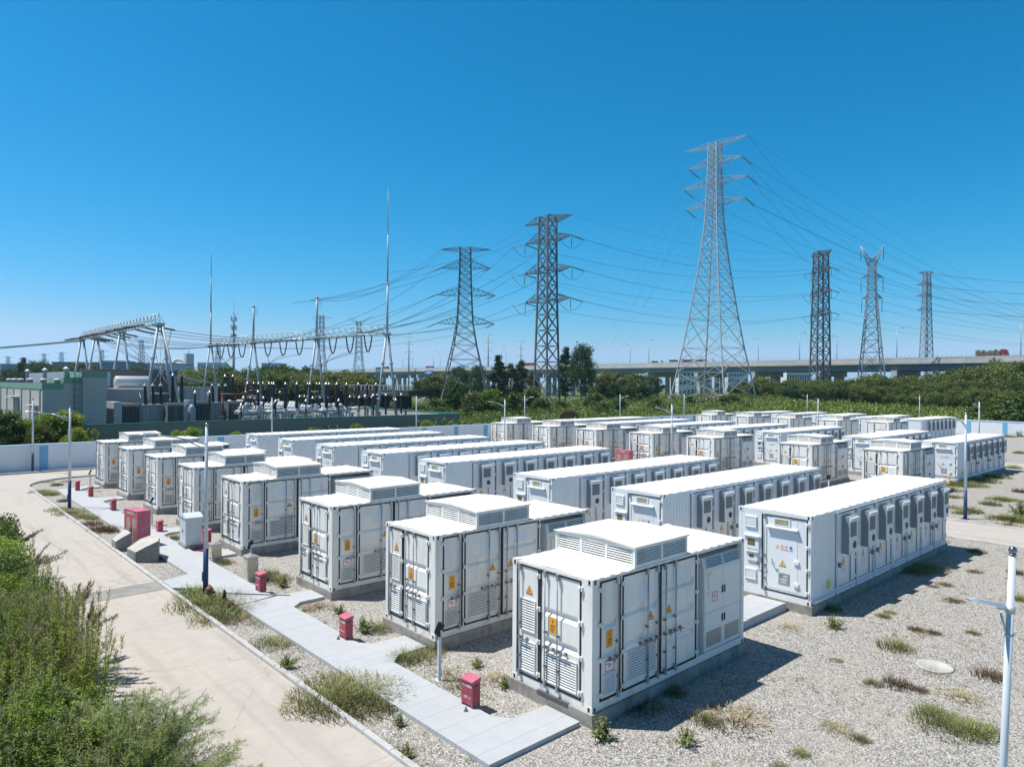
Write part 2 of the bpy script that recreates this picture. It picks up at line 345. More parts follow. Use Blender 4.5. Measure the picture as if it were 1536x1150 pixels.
# ================================================================== power conversion containers (type with a roof vent box)
PLH = .28
AL, AW, AH = 6.058, 2.438, 2.74
def Mfront(w): return Matrix(((0, 1, 0, 0), (-1, 0, 0, w), (0, 0, 1, 0), (0, 0, 0, 1)))     # (s right, d inwards, z) -> container frame, face -x
SIDEX = Matrix.Identity(4)
def grooved_panel(mb, s0, s1, z0, z1, grooves, dep=.045, d0=0.0, mg=.07):
    zs = [(z0, 0)]
    for g in sorted(grooves): zs += [(g-.10, 0), (g-.025, dep), (g+.025, dep), (g+.10, 0)]
    zs.append((z1, 0))
    a, b = s0+mg, s1-mg
    mb.face([(s0, d0, z0), (a, d0, z0), (a, d0, z1), (s0, d0, z1)]); mb.face([(b, d0, z0), (s1, d0, z0), (s1, d0, z1), (b, d0, z1)])
    for (za, da), (zb, db) in zip(zs, zs[1:]): mb.face([(a, d0+da, za), (b, d0+da, za), (b, d0+db, zb), (a, d0+db, zb)])
    for g in grooves:
        for e in (a, b): mb.face([(e, d0, g-.10), (e, d0+dep, g-.025), (e, d0+dep, g+.025), (e, d0, g+.10)])
def door_part(xf, root, s0, s1, z0, z1, grooves, hinges, name='door', white='white_paint', nh=4, d0=.012):
    mb = MB(xf); grooved_panel(mb, s0, s1, z0, z1, grooves, d0=d0)
    hs = s0-.035 if hinges == 'l' else s1+.035
    for k in range(nh):
        z = z0+.12+(z1-z0-.24)*k/(nh-1); mb.box(hs-.055, hs+.055, -.04, .0, z-.045, z+.045); mb.tube((hs, -.05, z-.06), (hs, -.05, z+.06), .018, n=6)
    mb.mi = 1; g = .042
    for (a, b, c, d) in ((s0-g, s0, z0-g, z1+g), (s1, s1+g, z0-g, z1+g), (s0, s1, z0-g, z0), (s0, s1, z1, z1+g)): mb.box(a, b, -.007, .012, c, d)
    return mb.build(name, [M[white], M['gasket_black']], root)
def louvre(xf, par, s0, s1, z0, z1, n, d0=.008, name='louvre', slat='white_paint', gap=.45, mat=None):
    mb = MB(xf); p = (z1-z0)/n
    mb.mi = 1; mb.face([(s0, d0, z0), (s1, d0, z0), (s1, d0, z1), (s0, d0, z1)]); mb.mi = 0
    t = .02
    for (a, b, c, d) in ((s0-t, s0, z0-t, z1+t), (s1, s1+t, z0-t, z1+t), (s0, s1, z0-t, z0), (s0, s1, z1, z1+t)): mb.box(a, b, d0-.03, d0+.006, c, d)
    for k in range(n):
        z = z0+p*k
        mb.face([(s0, d0-.026, z), (s1, d0-.026, z), (s1, d0-.012, z+p*(1-gap)), (s0, d0-.012, z+p*(1-gap))])
        mb.face([(s0, d0-.012, z+p*(1-gap)), (s1, d0-.012, z+p*(1-gap)), (s1, d0-.003, z+p*(1-gap)), (s0, d0-.003, z+p*(1-gap))])
    return mb.build(name, [mat or M[slat], M['louvre_dark']], par)
def lock_rod(xf, par, s, z0, z1, zh, side=1, name='lock_rod'):
    mb = MB(xf); mb.tube((s, -.05, z0), (s, -.05, z1), .017, n=6)
    for z in (z0+.06, z1-.07): mb.box(s-.028, s+.028, -.07, .01, z-.07, z+.07)
    mb.mi = 1
    for z in (zh+.32, zh-.42): mb.box(s-.026, s+.026, -.065, .012, z-.02, z+.02)
    mb.box(s-.03, s+.03, -.075, .012, zh-.03, zh+.02)
    mb.box(s+side*.03, s+side*.31, -.08, -.066, zh-.022, zh+.0); mb.tube((s+side*.15, -.075, zh-.07), (s+side*.15, -.075, zh+.09), .013, n=6)
    mb.box(s+side*.21, s+side*.25, -.045, .012, zh-.03, zh+.03)
    return mb.build(name, [M['galvanised'], M['handle_grey']], par)
def tri_sign(xf, par, s, z, h=.2, d=.008, name='warning_sign', mat='sign_orange'):
    mb = MB(xf); w = h*.58
    def pr(k, dd): mb.face([(s-w*k, dd, z-h*.5*k+(1-k)*-.02*h), (s+w*k, dd, z-h*.5*k-(1-k)*.02*h), (s, dd, z+h*.5*k)])
    mb.mi = 1; pr(1.0, d-.006); mb.mi = 0; pr(.84, d-.009); mb.mi = 1
    q = h*.11
    mb.face([(s+q*.6, d-.012, z+q*1.1), (s-q*.9, d-.012, z-q*1.0), (s-q*.1, d-.012, z-q*1.0)]); mb.face([(s-q*.3, d-.012, z-q*.7), (s+q*.8, d-.012, z-q*.7), (s-q*.2, d-.012, z-q*3.0)])
    return mb.build(name, [M[mat], M['sign_dark']], par)
def notice(xf, par, s0, s1, z0, z1, name, base, ink, rows, border=None, d=.006, tri=False):
    mb = MB(xf); mb.box(s0, s1, d-.006, d+.004, z0, z1); mb.mi = 1
    h = z1-z0; w = s1-s0
    if border:
        t = .016
        for (a, b, c, e) in ((s0, s0+t, z0, z1), (s1-t, s1, z0, z1), (s0+t, s1-t, z0, z0+t), (s0+t, s1-t, z1-t, z1)): mb.box(a, b, d-.009, d-.006, c, e)
    for (fz, fa, fb, fh) in rows: mb.box(s0+w*fa, s0+w*fb, d-.009, d-.006, z0+h*fz, z0+h*(fz+fh))
    if tri: mb.face([(s0+w*.38, d-.009, z0+h*.70), (s0+w*.62, d-.009, z0+h*.70), (s0+w*.5, d-.009, z0+h*.88)])
    return mb.build(name, [M[base], M[ink]], par)
ORANGE_ROWS = [(.50, .2, .8, .035), (.42, .15, .85, .03), (.30, .15, .75, .03), (.22, .15, .8, .03), (.12, .2, .7, .025)]
def ghost_mark(xf, par, s, z, k=1.0):
    mb = MB(xf); n = 16; ro, ri = .11*k, .055*k
    for i in range(n):
        a, b = 2*PI*i/n, 2*PI*(i+1)/n
        mb.face([(s+ro*math.cos(a), .007, z+ro*math.sin(a)), (s+ro*math.cos(b), .007, z+ro*math.sin(b)), (s+ri*math.cos(b), .007, z+ri*math.sin(b)), (s+ri*math.cos(a), .007, z+ri*math.sin(a))])
    mb.face([(s-ro*.6, .0075, z-ro*.82), (s+ro*.6, .0075, z-ro*.82), (s, .0075, z-ro*1.9)])
    mb.mi = 1; mb.face([(s+.18*k, .007, z-.17*k), (s+.62*k, .007, z-.17*k), (s+.62*k, .007, z+.17*k), (s+.18*k, .007, z+.17*k)])
    return mb.build('faded_mark', [M['ghost_pale'], M['ghost_blue']], par)

def frame_body(L, W, H, white, roofm, rib_pitch, front_fill, side_fill):
    """container frame, roof with ribs, corrugated far walls, corner castings; *_fill list the closed rectangles of front / side"""
    mb = MB(); p = .13
    for (x, y) in ((0, 0), (L-p, 0), (0, W-p), (L-p, W-p)): mb.box(x, x+p, y, y+p, .0, H)
    for y in (0.002, W-p-.002):
        mb.box(p, L-p, y, y+p, .0, .168); mb.box(p, L-p, y, y+p, H-.075, H-.004)
    for x in (0.002, L-p-.002):
        mb.box(x, x+p, p, W-p, .0, .168); mb.box(x, x+p, p, W-p, H-.075, H-.004)
    # corner castings with slots
    c = .17
    for (x, y) in ((-.006, -.006), (L-c+.006, -.006), (-.006, W-c+.006), (L-c+.006, W-c+.006)):
        for z in (-.002, H-.11): mb.box(x, x+c, y, y+c, z, z+.125)
    for (a, b, z0, z1) in front_fill:
        mb.xf = Mfront(W); mb.box(a, b, .004, .06, z0, z1); mb.xf = None
    for (a, b, z0, z1) in side_fill: mb.box(a, b, .004, .06, z0, z1)
    # corrugated back and far side
    def corr(mp, l):
        n = int(l/.28); st = l/n; prof = []
        for i in range(n):
            s = p+i*st; prof += [(s, 0.02), (s+st*.32, .02), (s+st*.5, .055), (s+st*.82, .055)]
        prof.append((p+l, .02))
        for (sa, da), (sb, db) in zip(prof, prof[1:]): mb.face([mp(sa, da, .16), mp(sb, db, .16), mp(sb, db, H-.07), mp(sa, da, H-.07)])
    corr(lambda s, d, z: (s, W-d, z), L-2*p); corr(lambda s, d, z: (L-d, s, z), W-2*p)
    mb.mi = 1
    n = int((L-.1)/rib_pitch); st = (L-.1)/n
    for i in range(n):
        x = .05+i*st; a, b, c2, d = x, x+st*.45, x+st*.55, x+st*.92; zr, zl = H+.010, H-.004
        for (xa, za, xb, zb) in ((a, zl, b, zl), (b, zl, c2, zr), (c2, zr, d, zr), (d, zr, x+st, zl)):
            mb.face([(xa, .02, za), (xb, .02, zb), (xb, W/2, zb+.02), (xa, W/2, za+.02)]); mb.face([(xa, W/2, za+.02), (xb, W/2, zb+.02), (xb, W-.02, zb), (xa, W-.02, za)])
    mb.mi = 2
    for (x, y) in ((0, 0), (L, 0), (0, W), (L, W)):
        sx = -1 if x == 0 else 1; sy = -1 if y == 0 else 1
        for z in (.06, H-.05):
            mb.xf = None; fx = x+sx*.008; fy = y+sy*.008; ix = x-sx*.08; iy = y-sy*.08
            mb.face([(fx, iy-.03, z-.05), (fx, iy+.03, z-.05), (fx, iy+.03, z+.04), (fx, iy-.03, z+.04)])
            mb.face([(ix-.03, fy, z-.05), (ix+.03, fy, z-.05), (ix+.03, fy, z+.04), (ix-.03, fy, z+.04)])
    # dark bay walls for whatever lies open behind the doors
    return mb
def make_power(name='power_container'):
    root = empty(name); Fx = Mfront(AW); S = SIDEX; ZB, ZT = .205, 2.635
    ff = [(.012, .16, .16, 2.67), (.87, .905, .16, 2.67), (2.12, 2.426, .16, 2.67), (.16, 2.12, .165, .176)]
    sf = [(.012, .25, .16, 2.67), (.915, .985, .16, 2.67), (2.345, 2.36, .16, 2.67), (3.83, 3.89, .16, 2.67), (5.97, 6.046, .16, 2.67)]
    mb = frame_body(AL, AW, AH, None, None, .34, ff, sf)
    mb.mi = 3      # inside walls of the open bay
    mb.face([(3.89, .06, .16), (3.89, .75, .16), (3.89, .75, 2.67), (3.89, .06, 2.67)]); mb.face([(3.89, .75, .16), (6.0, .75, .16), (6.0, .75, 2.67), (3.89, .75, 2.67)])
    mb.face([(3.89, .0, .172), (6.0, .0, .172), (6.0, .75, .172), (3.89, .75, .172)])
    mb.build('container_body', [M['white_paint'], M['roof_paint'], M['gasket_black'], M['cabinet_paint']], root)
    # end doors
    d = door_part(Fx, root, .19, .84, ZB, ZT, [], 'r')
    louvre(Fx, d, .29, .74, 1.22, 1.90, 12); louvre(Fx, d, .29, .74, .30, .95, 11); lock_rod(Fx, d, .27, ZB-.06, ZT+.05, 1.02, 1); tri_sign(Fx, d, .55, 2.14)
    d = door_part(Fx, root, .94, 2.09, ZB, ZT, [1.78, 1.14], 'r')
    louvre(Fx, d, 1.06, 2.0, .28, .90, 11); lock_rod(Fx, d, 1.10, ZB-.06, ZT+.05, 1.02, 1); lock_rod(Fx, d, 1.48, ZB-.06, ZT+.05, 1.02, 1)
    notice(Fx, d, 1.20, 1.40, 1.34, 1.70, 'warning_plate', 'sign_orange', 'sign_dark', ORANGE_ROWS, tri=True)
    # side doors
    d = door_part(S, root, .285, .88, ZB, ZT, [1.74, 1.12], 'l')
    louvre(S, d, .37, .74, .27, .68, 8); lock_rod(S, d, .79, ZB-.06, ZT+.05, 1.0, -1)
    notice(S, d, .46, .66, 1.24, 1.60, 'warning_plate', 'sign_orange', 'sign_dark', ORANGE_ROWS, tri=True); notice(S, d, .42, .70, .74, .97, 'notice_plate', 'sign_white', 'sign_red', [(.66, .12, .5, .08), (.52, .3, .8, .08), (.36, .35, .7, .07)], True)
    d = door_part(S, root, 1.02, 2.31, ZB, ZT, [1.84, 1.20], 'l')
    louvre(S, d, 1.16, 2.15, .34, .98, 11); lock_rod(S, d, 1.83, ZB-.06, ZT+.05, 1.07, -1); lock_rod(S, d, 2.21, ZB-.06, ZT+.05, 1.07, -1); tri_sign(S, d, 2.0, 1.60); ghost_mark(S, d, 1.36, 2.2)
    d = door_part(S, root, 2.395, 3.79, ZB, ZT, [2.08, 1.46, .84], 'r')
    lock_rod(S, d, 2.51, ZB-.06, ZT+.05, 1.07, 1); lock_rod(S, d, 2.90, ZB-.06, ZT+.05, 1.07, 1); tri_sign(S, d, 2.70, 1.60); ghost_mark(S, d, 2.72, 2.33)
    # inverter cabinet in the open bay
    mb = MB(); mb.box(4.20, 5.95, .03, .70, .18, 2.20)
    mb.face([(4.20, .03, 2.2), (5.95, .03, 2.2), (5.95, .10, 2.50), (4.20, .10, 2.50)]); mb.face([(4.2, .03, 2.2), (4.2, .10, 2.5), (4.2, .7, 2.5), (4.2, .7, 2.2)]); mb.face([(5.95, .03, 2.2), (5.95, .10, 2.5), (5.95, .7, 2.5), (5.95, .7, 2.2)]); mb.face([(4.2, .1, 2.5), (5.95, .1, 2.5), (5.95, .7, 2.5), (4.2, .7, 2.5)])
    cab = mb.build('inverter_cabinet', [M['cabinet_paint']], root)
    for (a, b) in ((4.23, 5.07), (5.085, 5.92)):
        for (z0, z1) in ((.22, 1.12), (1.135, 2.17)):
            mb = MB(); mb.box(a, b, .018, .03, z0, z1); mb.mi = 1
            hx = b-.06 if a < 4.5 else a+.03
            if z0 < 1: mb.box(hx, hx+.03, -.005, .018, .80, .98)
            else: mb.box(hx, hx+.03, -.005, .018, 1.52, 1.70)
            if z0 < 1:
                mb.mi = 2; mb.box(a+.07, b-.08, .014, .018, .28, .66)
            elif a < 4.5:
                for k, zz in enumerate((1.98, 1.90, 1.82, 1.74, 1.62)): mb.disc((a+.14, .014, zz), .022, 'y', 8)
                mb.mi = 3; mb.box(a+.07, a+.27, .014, .018, 2.03, 2.13)
            mb.build('cabinet_door', [M['cabinet_paint'], M['gasket_black'], M['plate_grey'], M['label_yellow']], cab)
    notice(S, cab, 4.55, 4.80, 1.37, 1.60, 'notice_plate', 'sign_white', 'sign_red', [(.66, .12, .6, .08), (.5, .2, .8, .08), (.3, .3, .75, .08)], True, d=.016)
    tilt = Matrix.Translation((0, .03, 2.2)) @ Matrix.Rotation(-math.atan2(.07, .30), 4, 'X')
    for (a, b) in ((4.30, 5.04), (5.10, 5.88)): louvre(tilt, cab, a, b, .03, .28, 5, d0=-.002, slat='cabinet_paint')
    # vent box on the roof
    x0, x1, y0, y1, zb, zt = 1.41, 3.43, .0, AW, AH+.006, AH+.45
    mb = MB(); t = .06; ins = .02
    for (x, y) in ((x0, y0), (x1-t, y0), (x0, y1-t), (x1-t, y1-t)): mb.box(x, x+t, y+.003, y+t-.003, zb, zt)
    mb.box(x0+t, x1-t, y0+.01, y0+t, zb, zb+.05); mb.box(x0+t, x1-t, y1-t, y1-.01, zb, zb+.05); mb.box(x0+.01, x0+t, y0+t, y1-t, zb, zb+.05); mb.box(x1-t, x1-.01, y0+t, y1-t, zb, zb+.05)
    mb.box(x0+t, x1-t, y0+.01, y0+t, zt-.05, zt-.002); mb.box(x0+.01, x0+t, y0+t, y1-t, zt-.05, zt-.002); mb.box(x1-t, x1-.01, y0+t, y1-t, zt-.05, zt-.002); mb.box(x0+t, x1-t, y1-t, y1-.01, zt-.05, zt-.002)
    for k in (1, 2):
        yy = y0+t+(y1-y0-2*t)*k/3; mb.box(x0+.008, x0+t, yy-.03, yy+.03, zb+.05, zt-.05); mb.box(x1-t, x1-.008, yy-.03, yy+.03, zb+.05, zt-.05)
    xm = (x0+x1)/2; mb.box(xm-.03, xm+.03, y0+.008, y0+t, zb+.05, zt-.05); mb.box(xm-.03, xm+.03, y1-t, y1-.008, zb+.05, zt-.05)
    vb = mb.build('vent_box', [M['white_paint']], root)
    mb = MB(); o = .035; ym = (y0+y1)/2
    a, b, c, e = (x0-o, y0-o), (x1+o, y0-o), (x1+o, y1+o), (x0-o, y1+o)
    for (za, zr) in ((zt, zt+.09), (zt+.03, zt+.12)):
        mb.face([(x0-o, y0-o, za), (x1+o, y0-o, za), (x1+o, ym, zr), (x0-o, ym, zr)]); mb.face([(x0-o, ym, zr), (x1+o, ym, zr), (x1+o, y1+o, za), (x0-o, y1+o, za)])
    for x in (x0-o, x1+o): mb.face([(x, y0-o, zt), (x, ym, zt+.09), (x, y1+o, zt), (x, y1+o, zt+.03), (x, ym, zt+.12), (x, y0-o, zt+.03)])
    for y in (y0-o, y1+o): mb.face([(x0-o, y, zt), (x1+o, y, zt), (x1+o, y, zt+.03), (x0-o, y, zt+.03)])
    for x in (x0+.02, x1-.02): mb.face([(x, y0, zt-.01), (x, ym, zt+.085), (x, y1, zt-.01)])
    mb.build('vent_box_roof', [M['roof_paint']], vb)
    xf = Matrix.Translation((x0, 0, 0)) @ Mfront(AW)
    w3 = (y1-y0-2*t)/3
    for k in range(3): louvre(xf, vb, t+w3*k+.035, t+w3*(k+1)-.035, zb+.06, zt-.06, 6, d0=.035)
    for (s0, s1) in ((x0+t+.01, xm-.035), (xm+.035, x1-t-.01)): louvre(Matrix.Identity(4), vb, s0, s1, zb+.06, zt-.06, 6, d0=.035)
    xf2 = Matrix(((0, -1, 0, x1), (1, 0, 0, 0), (0, 0, 1, 0), (0, 0, 0, 1)))
    for k in range(3): louvre(xf2, vb, t+w3*k+.035, t+w3*(k+1)-.035, zb+.06, zt-.06, 6, d0=.035)
    xf3 = Matrix(((-1, 0, 0, 0), (0, -1, 0, AW), (0, 0, 1, 0), (0, 0, 0, 1)))
    for (s0, s1) in ((-x1+t+.01, -xm-.035), (-xm+.035, -x0-t-.01)): louvre(xf3, vb, s0, s1, zb+.06, zt-.06, 6, d0=.035)
    return root

# ================================================================== battery containers (long type with wall air conditioners)
BL, BW, BH = 13.03, 2.438, 2.75
def make_battery(name='battery_container'):
    root = empty(name); Fx = Mfront(BW); S = SIDEX; WH = 'cool_white_paint'; ZB, ZT = .24, 2.60
    D0, DW = 1.76, 1.605
    ff = [(.012, .82, .16, 2.68), (2.34, 2.426, .16, 2.68), (.82, 2.34, .16, .22), (.82, 2.34, 2.63, 2.68)]
    sf = [(D0+DW*7, BL-.012, .16, 2.68), (D0-.06, D0, .16, 2.68), (D0, BL-.03, .165, .213), (D0, BL-.03, 2.632, 2.678)]
    mb = frame_body(BL, BW, BH, None, None, .6, ff, sf)
    # corrugated blank section of the near side
    mb.mi = 0; n = 8; st = (D0-.06-.13)/n; prof = []
    for i in range(n):
        s = .13+i*st; prof += [(s, .012), (s+st*.4, .012), (s+st*.52, .03), (s+st*.88, .03)]
    prof.append((D0-.06, .012))
    for (sa, da), (sb, db) in zip(prof, prof[1:]): mb.face([(sa, da, .16), (sb, db, .16), (sb, db, 2.68), (sa, da, 2.68)])
    # proud base channel with gaps, gutter over the doors
    for k in range(8): mb.box(.2+k*1.6, .2+k*1.6+1.42, -.05, -.001, .02, .13)
    mb.box(D0-.05, BL-.02, -.045, -.001, 2.655, 2.68)
    mb.build('container_body', [M[WH], M['cool_roof_paint'], M['gasket_black']], root)
    # end door
    d = door_part(Fx, root, .86, 2.30, ZB, ZT, [], 'r', name='end_door', white=WH)
    mb = MB(Fx); mb.box(1.0, 2.0, .004, .012, .3, 2.5); mb.mi = 0
    for z in (.55, 1.25, 2.1): mb.box(1.90, 2.06, -.04, .004, z-.05, z+.05)
    mb.build('door_leaf', [M[WH]], d)
    mb = MB(Fx); mb.box(1.22, 1.78, -.025, .002, 2.33, 2.56); mb.mi = 1; mb.box(1.28, 1.72, -.03, -.025, 2.37, 2.53)
    mb.build('door_window', [M[WH], M['window_amber']], d)
    mb = MB(Fx); mb.face([(1.0, .002, 2.30), (2.04, .002, 2.30), (2.04, -.11, 2.27), (1.0, -.11, 2.27)]); mb.box(1.0, 2.04, -.112, -.1, 2.245, 2.268); mb.build('awning', [M[WH]], d)
    mb = MB(Fx); mb.tube((1.16, 0, 1.22), (1.16, -.07, 1.22), .025); mb.tube((1.16, -.07, 1.22), (1.25, -.07, 1.08), .018); mb.tube((1.25, -.07, 1.08), (1.33, -.06, 1.10), .018); mb.build('door_handle', [M['lamp_grey']], d)
    tri_sign(Fx, d, 1.53, 1.15, .2, d=.002, mat='sign_yellow')
    mb = MB(Fx); z = 1.68
    mb.face([(1.30, -.004, z-.06), (1.42, -.004, z-.06), (1.36, -.004, z+.06)]); mb.mi = 1
    def ring(s, z, ro, ri, dd=-.004):
        for i in range(14):
            a, b = 2*PI*i/14, 2*PI*(i+1)/14; mb.face([(s+ro*math.cos(a), dd, z+ro*math.sin(a)), (s+ro*math.cos(b), dd, z+ro*math.sin(b)), (s+ri*math.cos(b), dd, z+ri*math.sin(b)), (s+ri*math.cos(a), dd, z+ri*math.sin(a))])
    for s in (1.51, 1.65): ring(s, z, .05, .042); mb.face([(s-.034, -.0045, z+.026), (s-.026, -.0045, z+.034), (s+.034, -.0045, z-.026), (s+.026, -.0045, z-.034)])
    mb.box(1.46, 1.72, -.004, .0, z-.095, z-.085); mb.mi = 2; mb.disc((1.80, -.004, z), .05, 'y', 14); mb.box(1.74, 1.86, -.004, .0, z-.095, z-.085)
    mb.build('safety_signs', [M['sign_yellow'], M['sign_red'], M['sign_blue']], d)
    mb = MB(Fx); mb.box(1.40, 1.76, -.008, .002, .48, .84); mb.mi = 1; ring(1.49, .75, .045, .022, -.010); mb.mi = 2; mb.box(1.56, 1.70, -.0105, -.008, .735, .765); mb.box(1.47, 1.68, -.0105, -.008, .64, .665)
    for zz in (.59, .56, .53): mb.box(1.47, 1.65, -.0095, -.008, zz, zz+.01)
    mb.build('name_plate', [M['plate_grey'], M['sign_blue'], M['sign_white']], d)
    lock_rod(Fx, d, .93, ZB-.06, ZT+.05, 1.0, -1)
    for (z0, z1) in ((2.12, 2.52), (.42, .80)):
        mb = MB(Fx); mb.box(.24, .66, -.02, .01, z0, z1); louvre(Fx, mb.build('vent_cover', [M[WH]], root), .28, .62, z0+.05, z1-.05, 5, d0=-.018, slat=WH, gap=.3)
    for (s0, s1, z0, z1) in ((.26, .74, 1.46, 1.86), (.32, .70, 1.06, 1.36)):
        mb = MB(Fx); mb.box(s0, s1, -.05, .01, z0, z1); mb.box(s0-.04, s1+.04, -.11, .01, z1, z1+.02); mb.mi = 1; mb.box(s0+.09, s1-.13, -.054, -.05, z0+.09, z1-.09)
        mb.build('meter_box', [M[WH], M['meter_glass']], root)
    mb = MB(); mb.box(1.12, 1.42, -.004, .004, .28, .58); mb.mi = 1
    for zz in (.48, .40, .36): mb.box(1.18, 1.34, -.006, -.004, zz, zz+.025)
    mb.build('label_plate', [M['label_yellow'], M['meter_glass']], root)
    for i in range(7):
        a = D0+DW*i; b = a+DW
        hl = 'l' if i % 2 else 'r'
        mb = MB(); mb.box(a+.035, b-.035, -.002, .012, ZB, ZT); hs = b-.02 if i % 2 == 0 else a+.02
        for z in (.36, 1.0, 1.9, 2.45): mb.box(b-.075, b+.0, -.035, -.002, z-.05, z+.05)
        mb.tube((a+.075, -.03, ZB-.06), (a+.075, -.03, ZT+.05), .015)
        for z in (ZB, ZT-.02): mb.box(a+.04, a+.11, -.05, -.002, z-.06, z+.08)
        if i % 2: mb.tube((b-.105, -.03, ZB-.06), (b-.105, -.03, 1.25), .022)
        mb.mi = 1
        for (p0, p1, q0, q1) in ((a, a+.035, ZB-.025, ZT+.03), (b-.035, b, ZB-.025, ZT+.03), (a+.035, b-.035, ZB-.025, ZB), (a+.035, b-.035, ZT, ZT+.03)): mb.box(p0, p1, -.001, .012, q0, q1)
        d = mb.build('cabinet_door', [M[WH], M['gasket_black']], root)
        hx = a+.2 if i % 2 == 0 else b-.25
        mb = MB(); mb.box(hx-.03, hx+.03, -.07, -.002, .88, 1.02); mb.box(hx-.03, hx+.17, -.085, -.06, .94, .975); mb.tube((hx+.05, -.07, .84), (hx+.05, -.07, 1.02), .018); mb.build('door_handle', [M['handle_grey']], d)
        mx = a+.62 if i % 2 == 0 else a+.66
        tri_sign(S, d, mx, 1.05, .23, d=-.003, mat='sign_yellow')
        notice(S, d, mx-.1, mx+.1, .66, .88, 'notice_plate', 'sign_white', 'sign_red', [(.45, .3, .7, .06)], True, d=-.002)
        # wall air conditioner
        u0, u1, z0, z1, p = a+.47, a+1.13, 1.28, 2.50, .25
        mb = MB(); mb.box(u0, u1, -p+.012, -.002, z0, z1); mb.mi = 1; mb.box(u0+.004, u1-.004, -p, -p+.012, z0+.004, z1-.004)
        mb.face([(u0-.01, -p, z1-.02), (u1+.01, -p, z1-.02), (u1+.01, -p-.055, z1-.05), (u0-.01, -p-.055, z1-.05)]); mb.box(u0-.01, u1+.01, -p-.06, -p-.05, z1-.13, z1-.05)
        for x in (u0-.008, u1+.004): mb.face([(x, -p, z1-.02), (x, -p-.055, z1-.05), (x, -p-.055, z1-.13), (x, -p, z1-.13)])
        ac = mb.build('air_conditioner', [M['unit_grey'], M['unit_front']], root)
        mb = MB(); mb.box(u0+.10, u1-.08, -p-.005, -p, z0+.55, z1-.2)
        for k in range(12):
            zz = z0+.56+(z1-z0-.77)*k/12; mb.mi = 1; mb.box(u0+.11, u1-.09, -p-.008, -p-.005, zz, zz+.012)
        mb.build('air_grille', [M['grille_dark'], M['unit_grey']], ac)
        mb = MB(); mb.xf = Matrix.Translation(((u0+u1)/2+.1, -p, z0+.27)) @ Matrix.Rotation(PI/2, 4, 'X')
        mb.tube((0, 0, 0), (0, 0, .012), .125, n=18); mb.mi = 1
        for r in (.05, .09): 
            for k in range(14):
                a0, a1 = 2*PI*k/14, 2*PI*(k+1)/14; mb.face([(r*math.cos(a0), r*math.sin(a0), .0125), (r*math.cos(a1), r*math.sin(a1), .0125), ((r+.012)*math.cos(a1), (r+.012)*math.sin(a1), .0125), ((r+.012)*math.cos(a0), (r+.012)*math.sin(a0), .0125)])
        mb.build('fan', [M['fan_dark'], M['grille_dark']], ac)
        mb = MB(); xk = u1-.06
        mb.path([(xk, -.05, z0), (xk+.01, -.04, z0-.2), (xk+.03, -.035, .75), (xk+.05, -.03, .4), (xk+.03, -.03, .28)], .014, 5); mb.build('drain_cable', [M['cable_brown']], ac)
    return root

def make_plinth(L, W, name):
    mb = MB(); t = .22; e = .06
    mb.box(-e, L+e, -e, t, 0, PLH-.002); mb.box(-e, L+e, W-t, W+e, 0, PLH-.002); mb.box(-e, t, t, W-t, 0, PLH-.002); mb.box(L-t, L+e, t, W-t, 0, PLH-.002)
    return mb

YA = [-1.82, 3.66, 9.35, 16.92, 22.86, 28.72, 34.62, 40.66]
YA2 = [4.34, 10.05, 17.61, 23.32, 29.43, 35.22, 41.43]
YA3 = [17.8, 23.4, 29.2, 34.8, 40.2]
COLS = [('first', 0.0, YA, 10.34, .146), ('second', 36.30, YA2, 46.59, -.21), ('third', 72.6, YA3, 82.9, -.2)]
pA = make_power(); pB = make_battery()
plA = make_plinth(AL, AW, 'plinth').mesh('plinth', [M['plinth_concrete']]); plB = make_plinth(BL, BW, 'plinth').mesh('plinth', [M['plinth_concrete']])
usedA = usedB = False
OR = {8: ['nearest', 'second', 'third', 'fourth', 'fifth', 'sixth', 'seventh', 'farthest'], 7: ['nearest', 'second', 'third', 'fourth', 'fifth', 'sixth', 'farthest'], 5: ['nearest', 'second', 'third', 'fourth', 'farthest']}
rowname = {'first': 'front row along the walkway', 'second': 'middle row behind long roofs', 'third': 'rearmost row'}
browname = {'first': 'front rank of long containers', 'second': 'middle rank of long containers', 'third': 'rearmost rank of long containers'}
for ci, (cn, xa, ys, xb, off) in enumerate(COLS):
    for k, y in enumerate(ys):
        o = OR[len(ys)][k]; full = 9 if ci < 2 else 1
        for kind in 'AB':
            if kind == 'A':
                c = pA if not usedA else copy_tree(pA, depth=full); usedA = True; c.location = (xa, y, PLH)
                tag(c, f'white container with roof vent box, {o} one in the {rowname[cn]}', 'container', 'power containers with roof vent boxes')
                p = link('concrete_plinth', plA, loc=(xa, y, 0)); tag(p, f'low concrete plinth under the {o} vent box container of the {rowname[cn].split(" a")[0].split(" b")[0]}', 'plinth', 'concrete plinths under the containers')
            else:
                c = pB if not usedB else copy_tree(pB, depth=full); usedB = True; c.location = (xb, y+off, PLH)
                tag(c, f'long white container with wall air conditioners, {o} one in the {browname[cn]}', 'container', 'long battery containers')
                p = link('concrete_plinth', plB, loc=(xb, y+off, 0)); tag(p, f'low concrete plinth under the {o} container in the {browname[cn]}', 'plinth', 'concrete plinths under the containers')
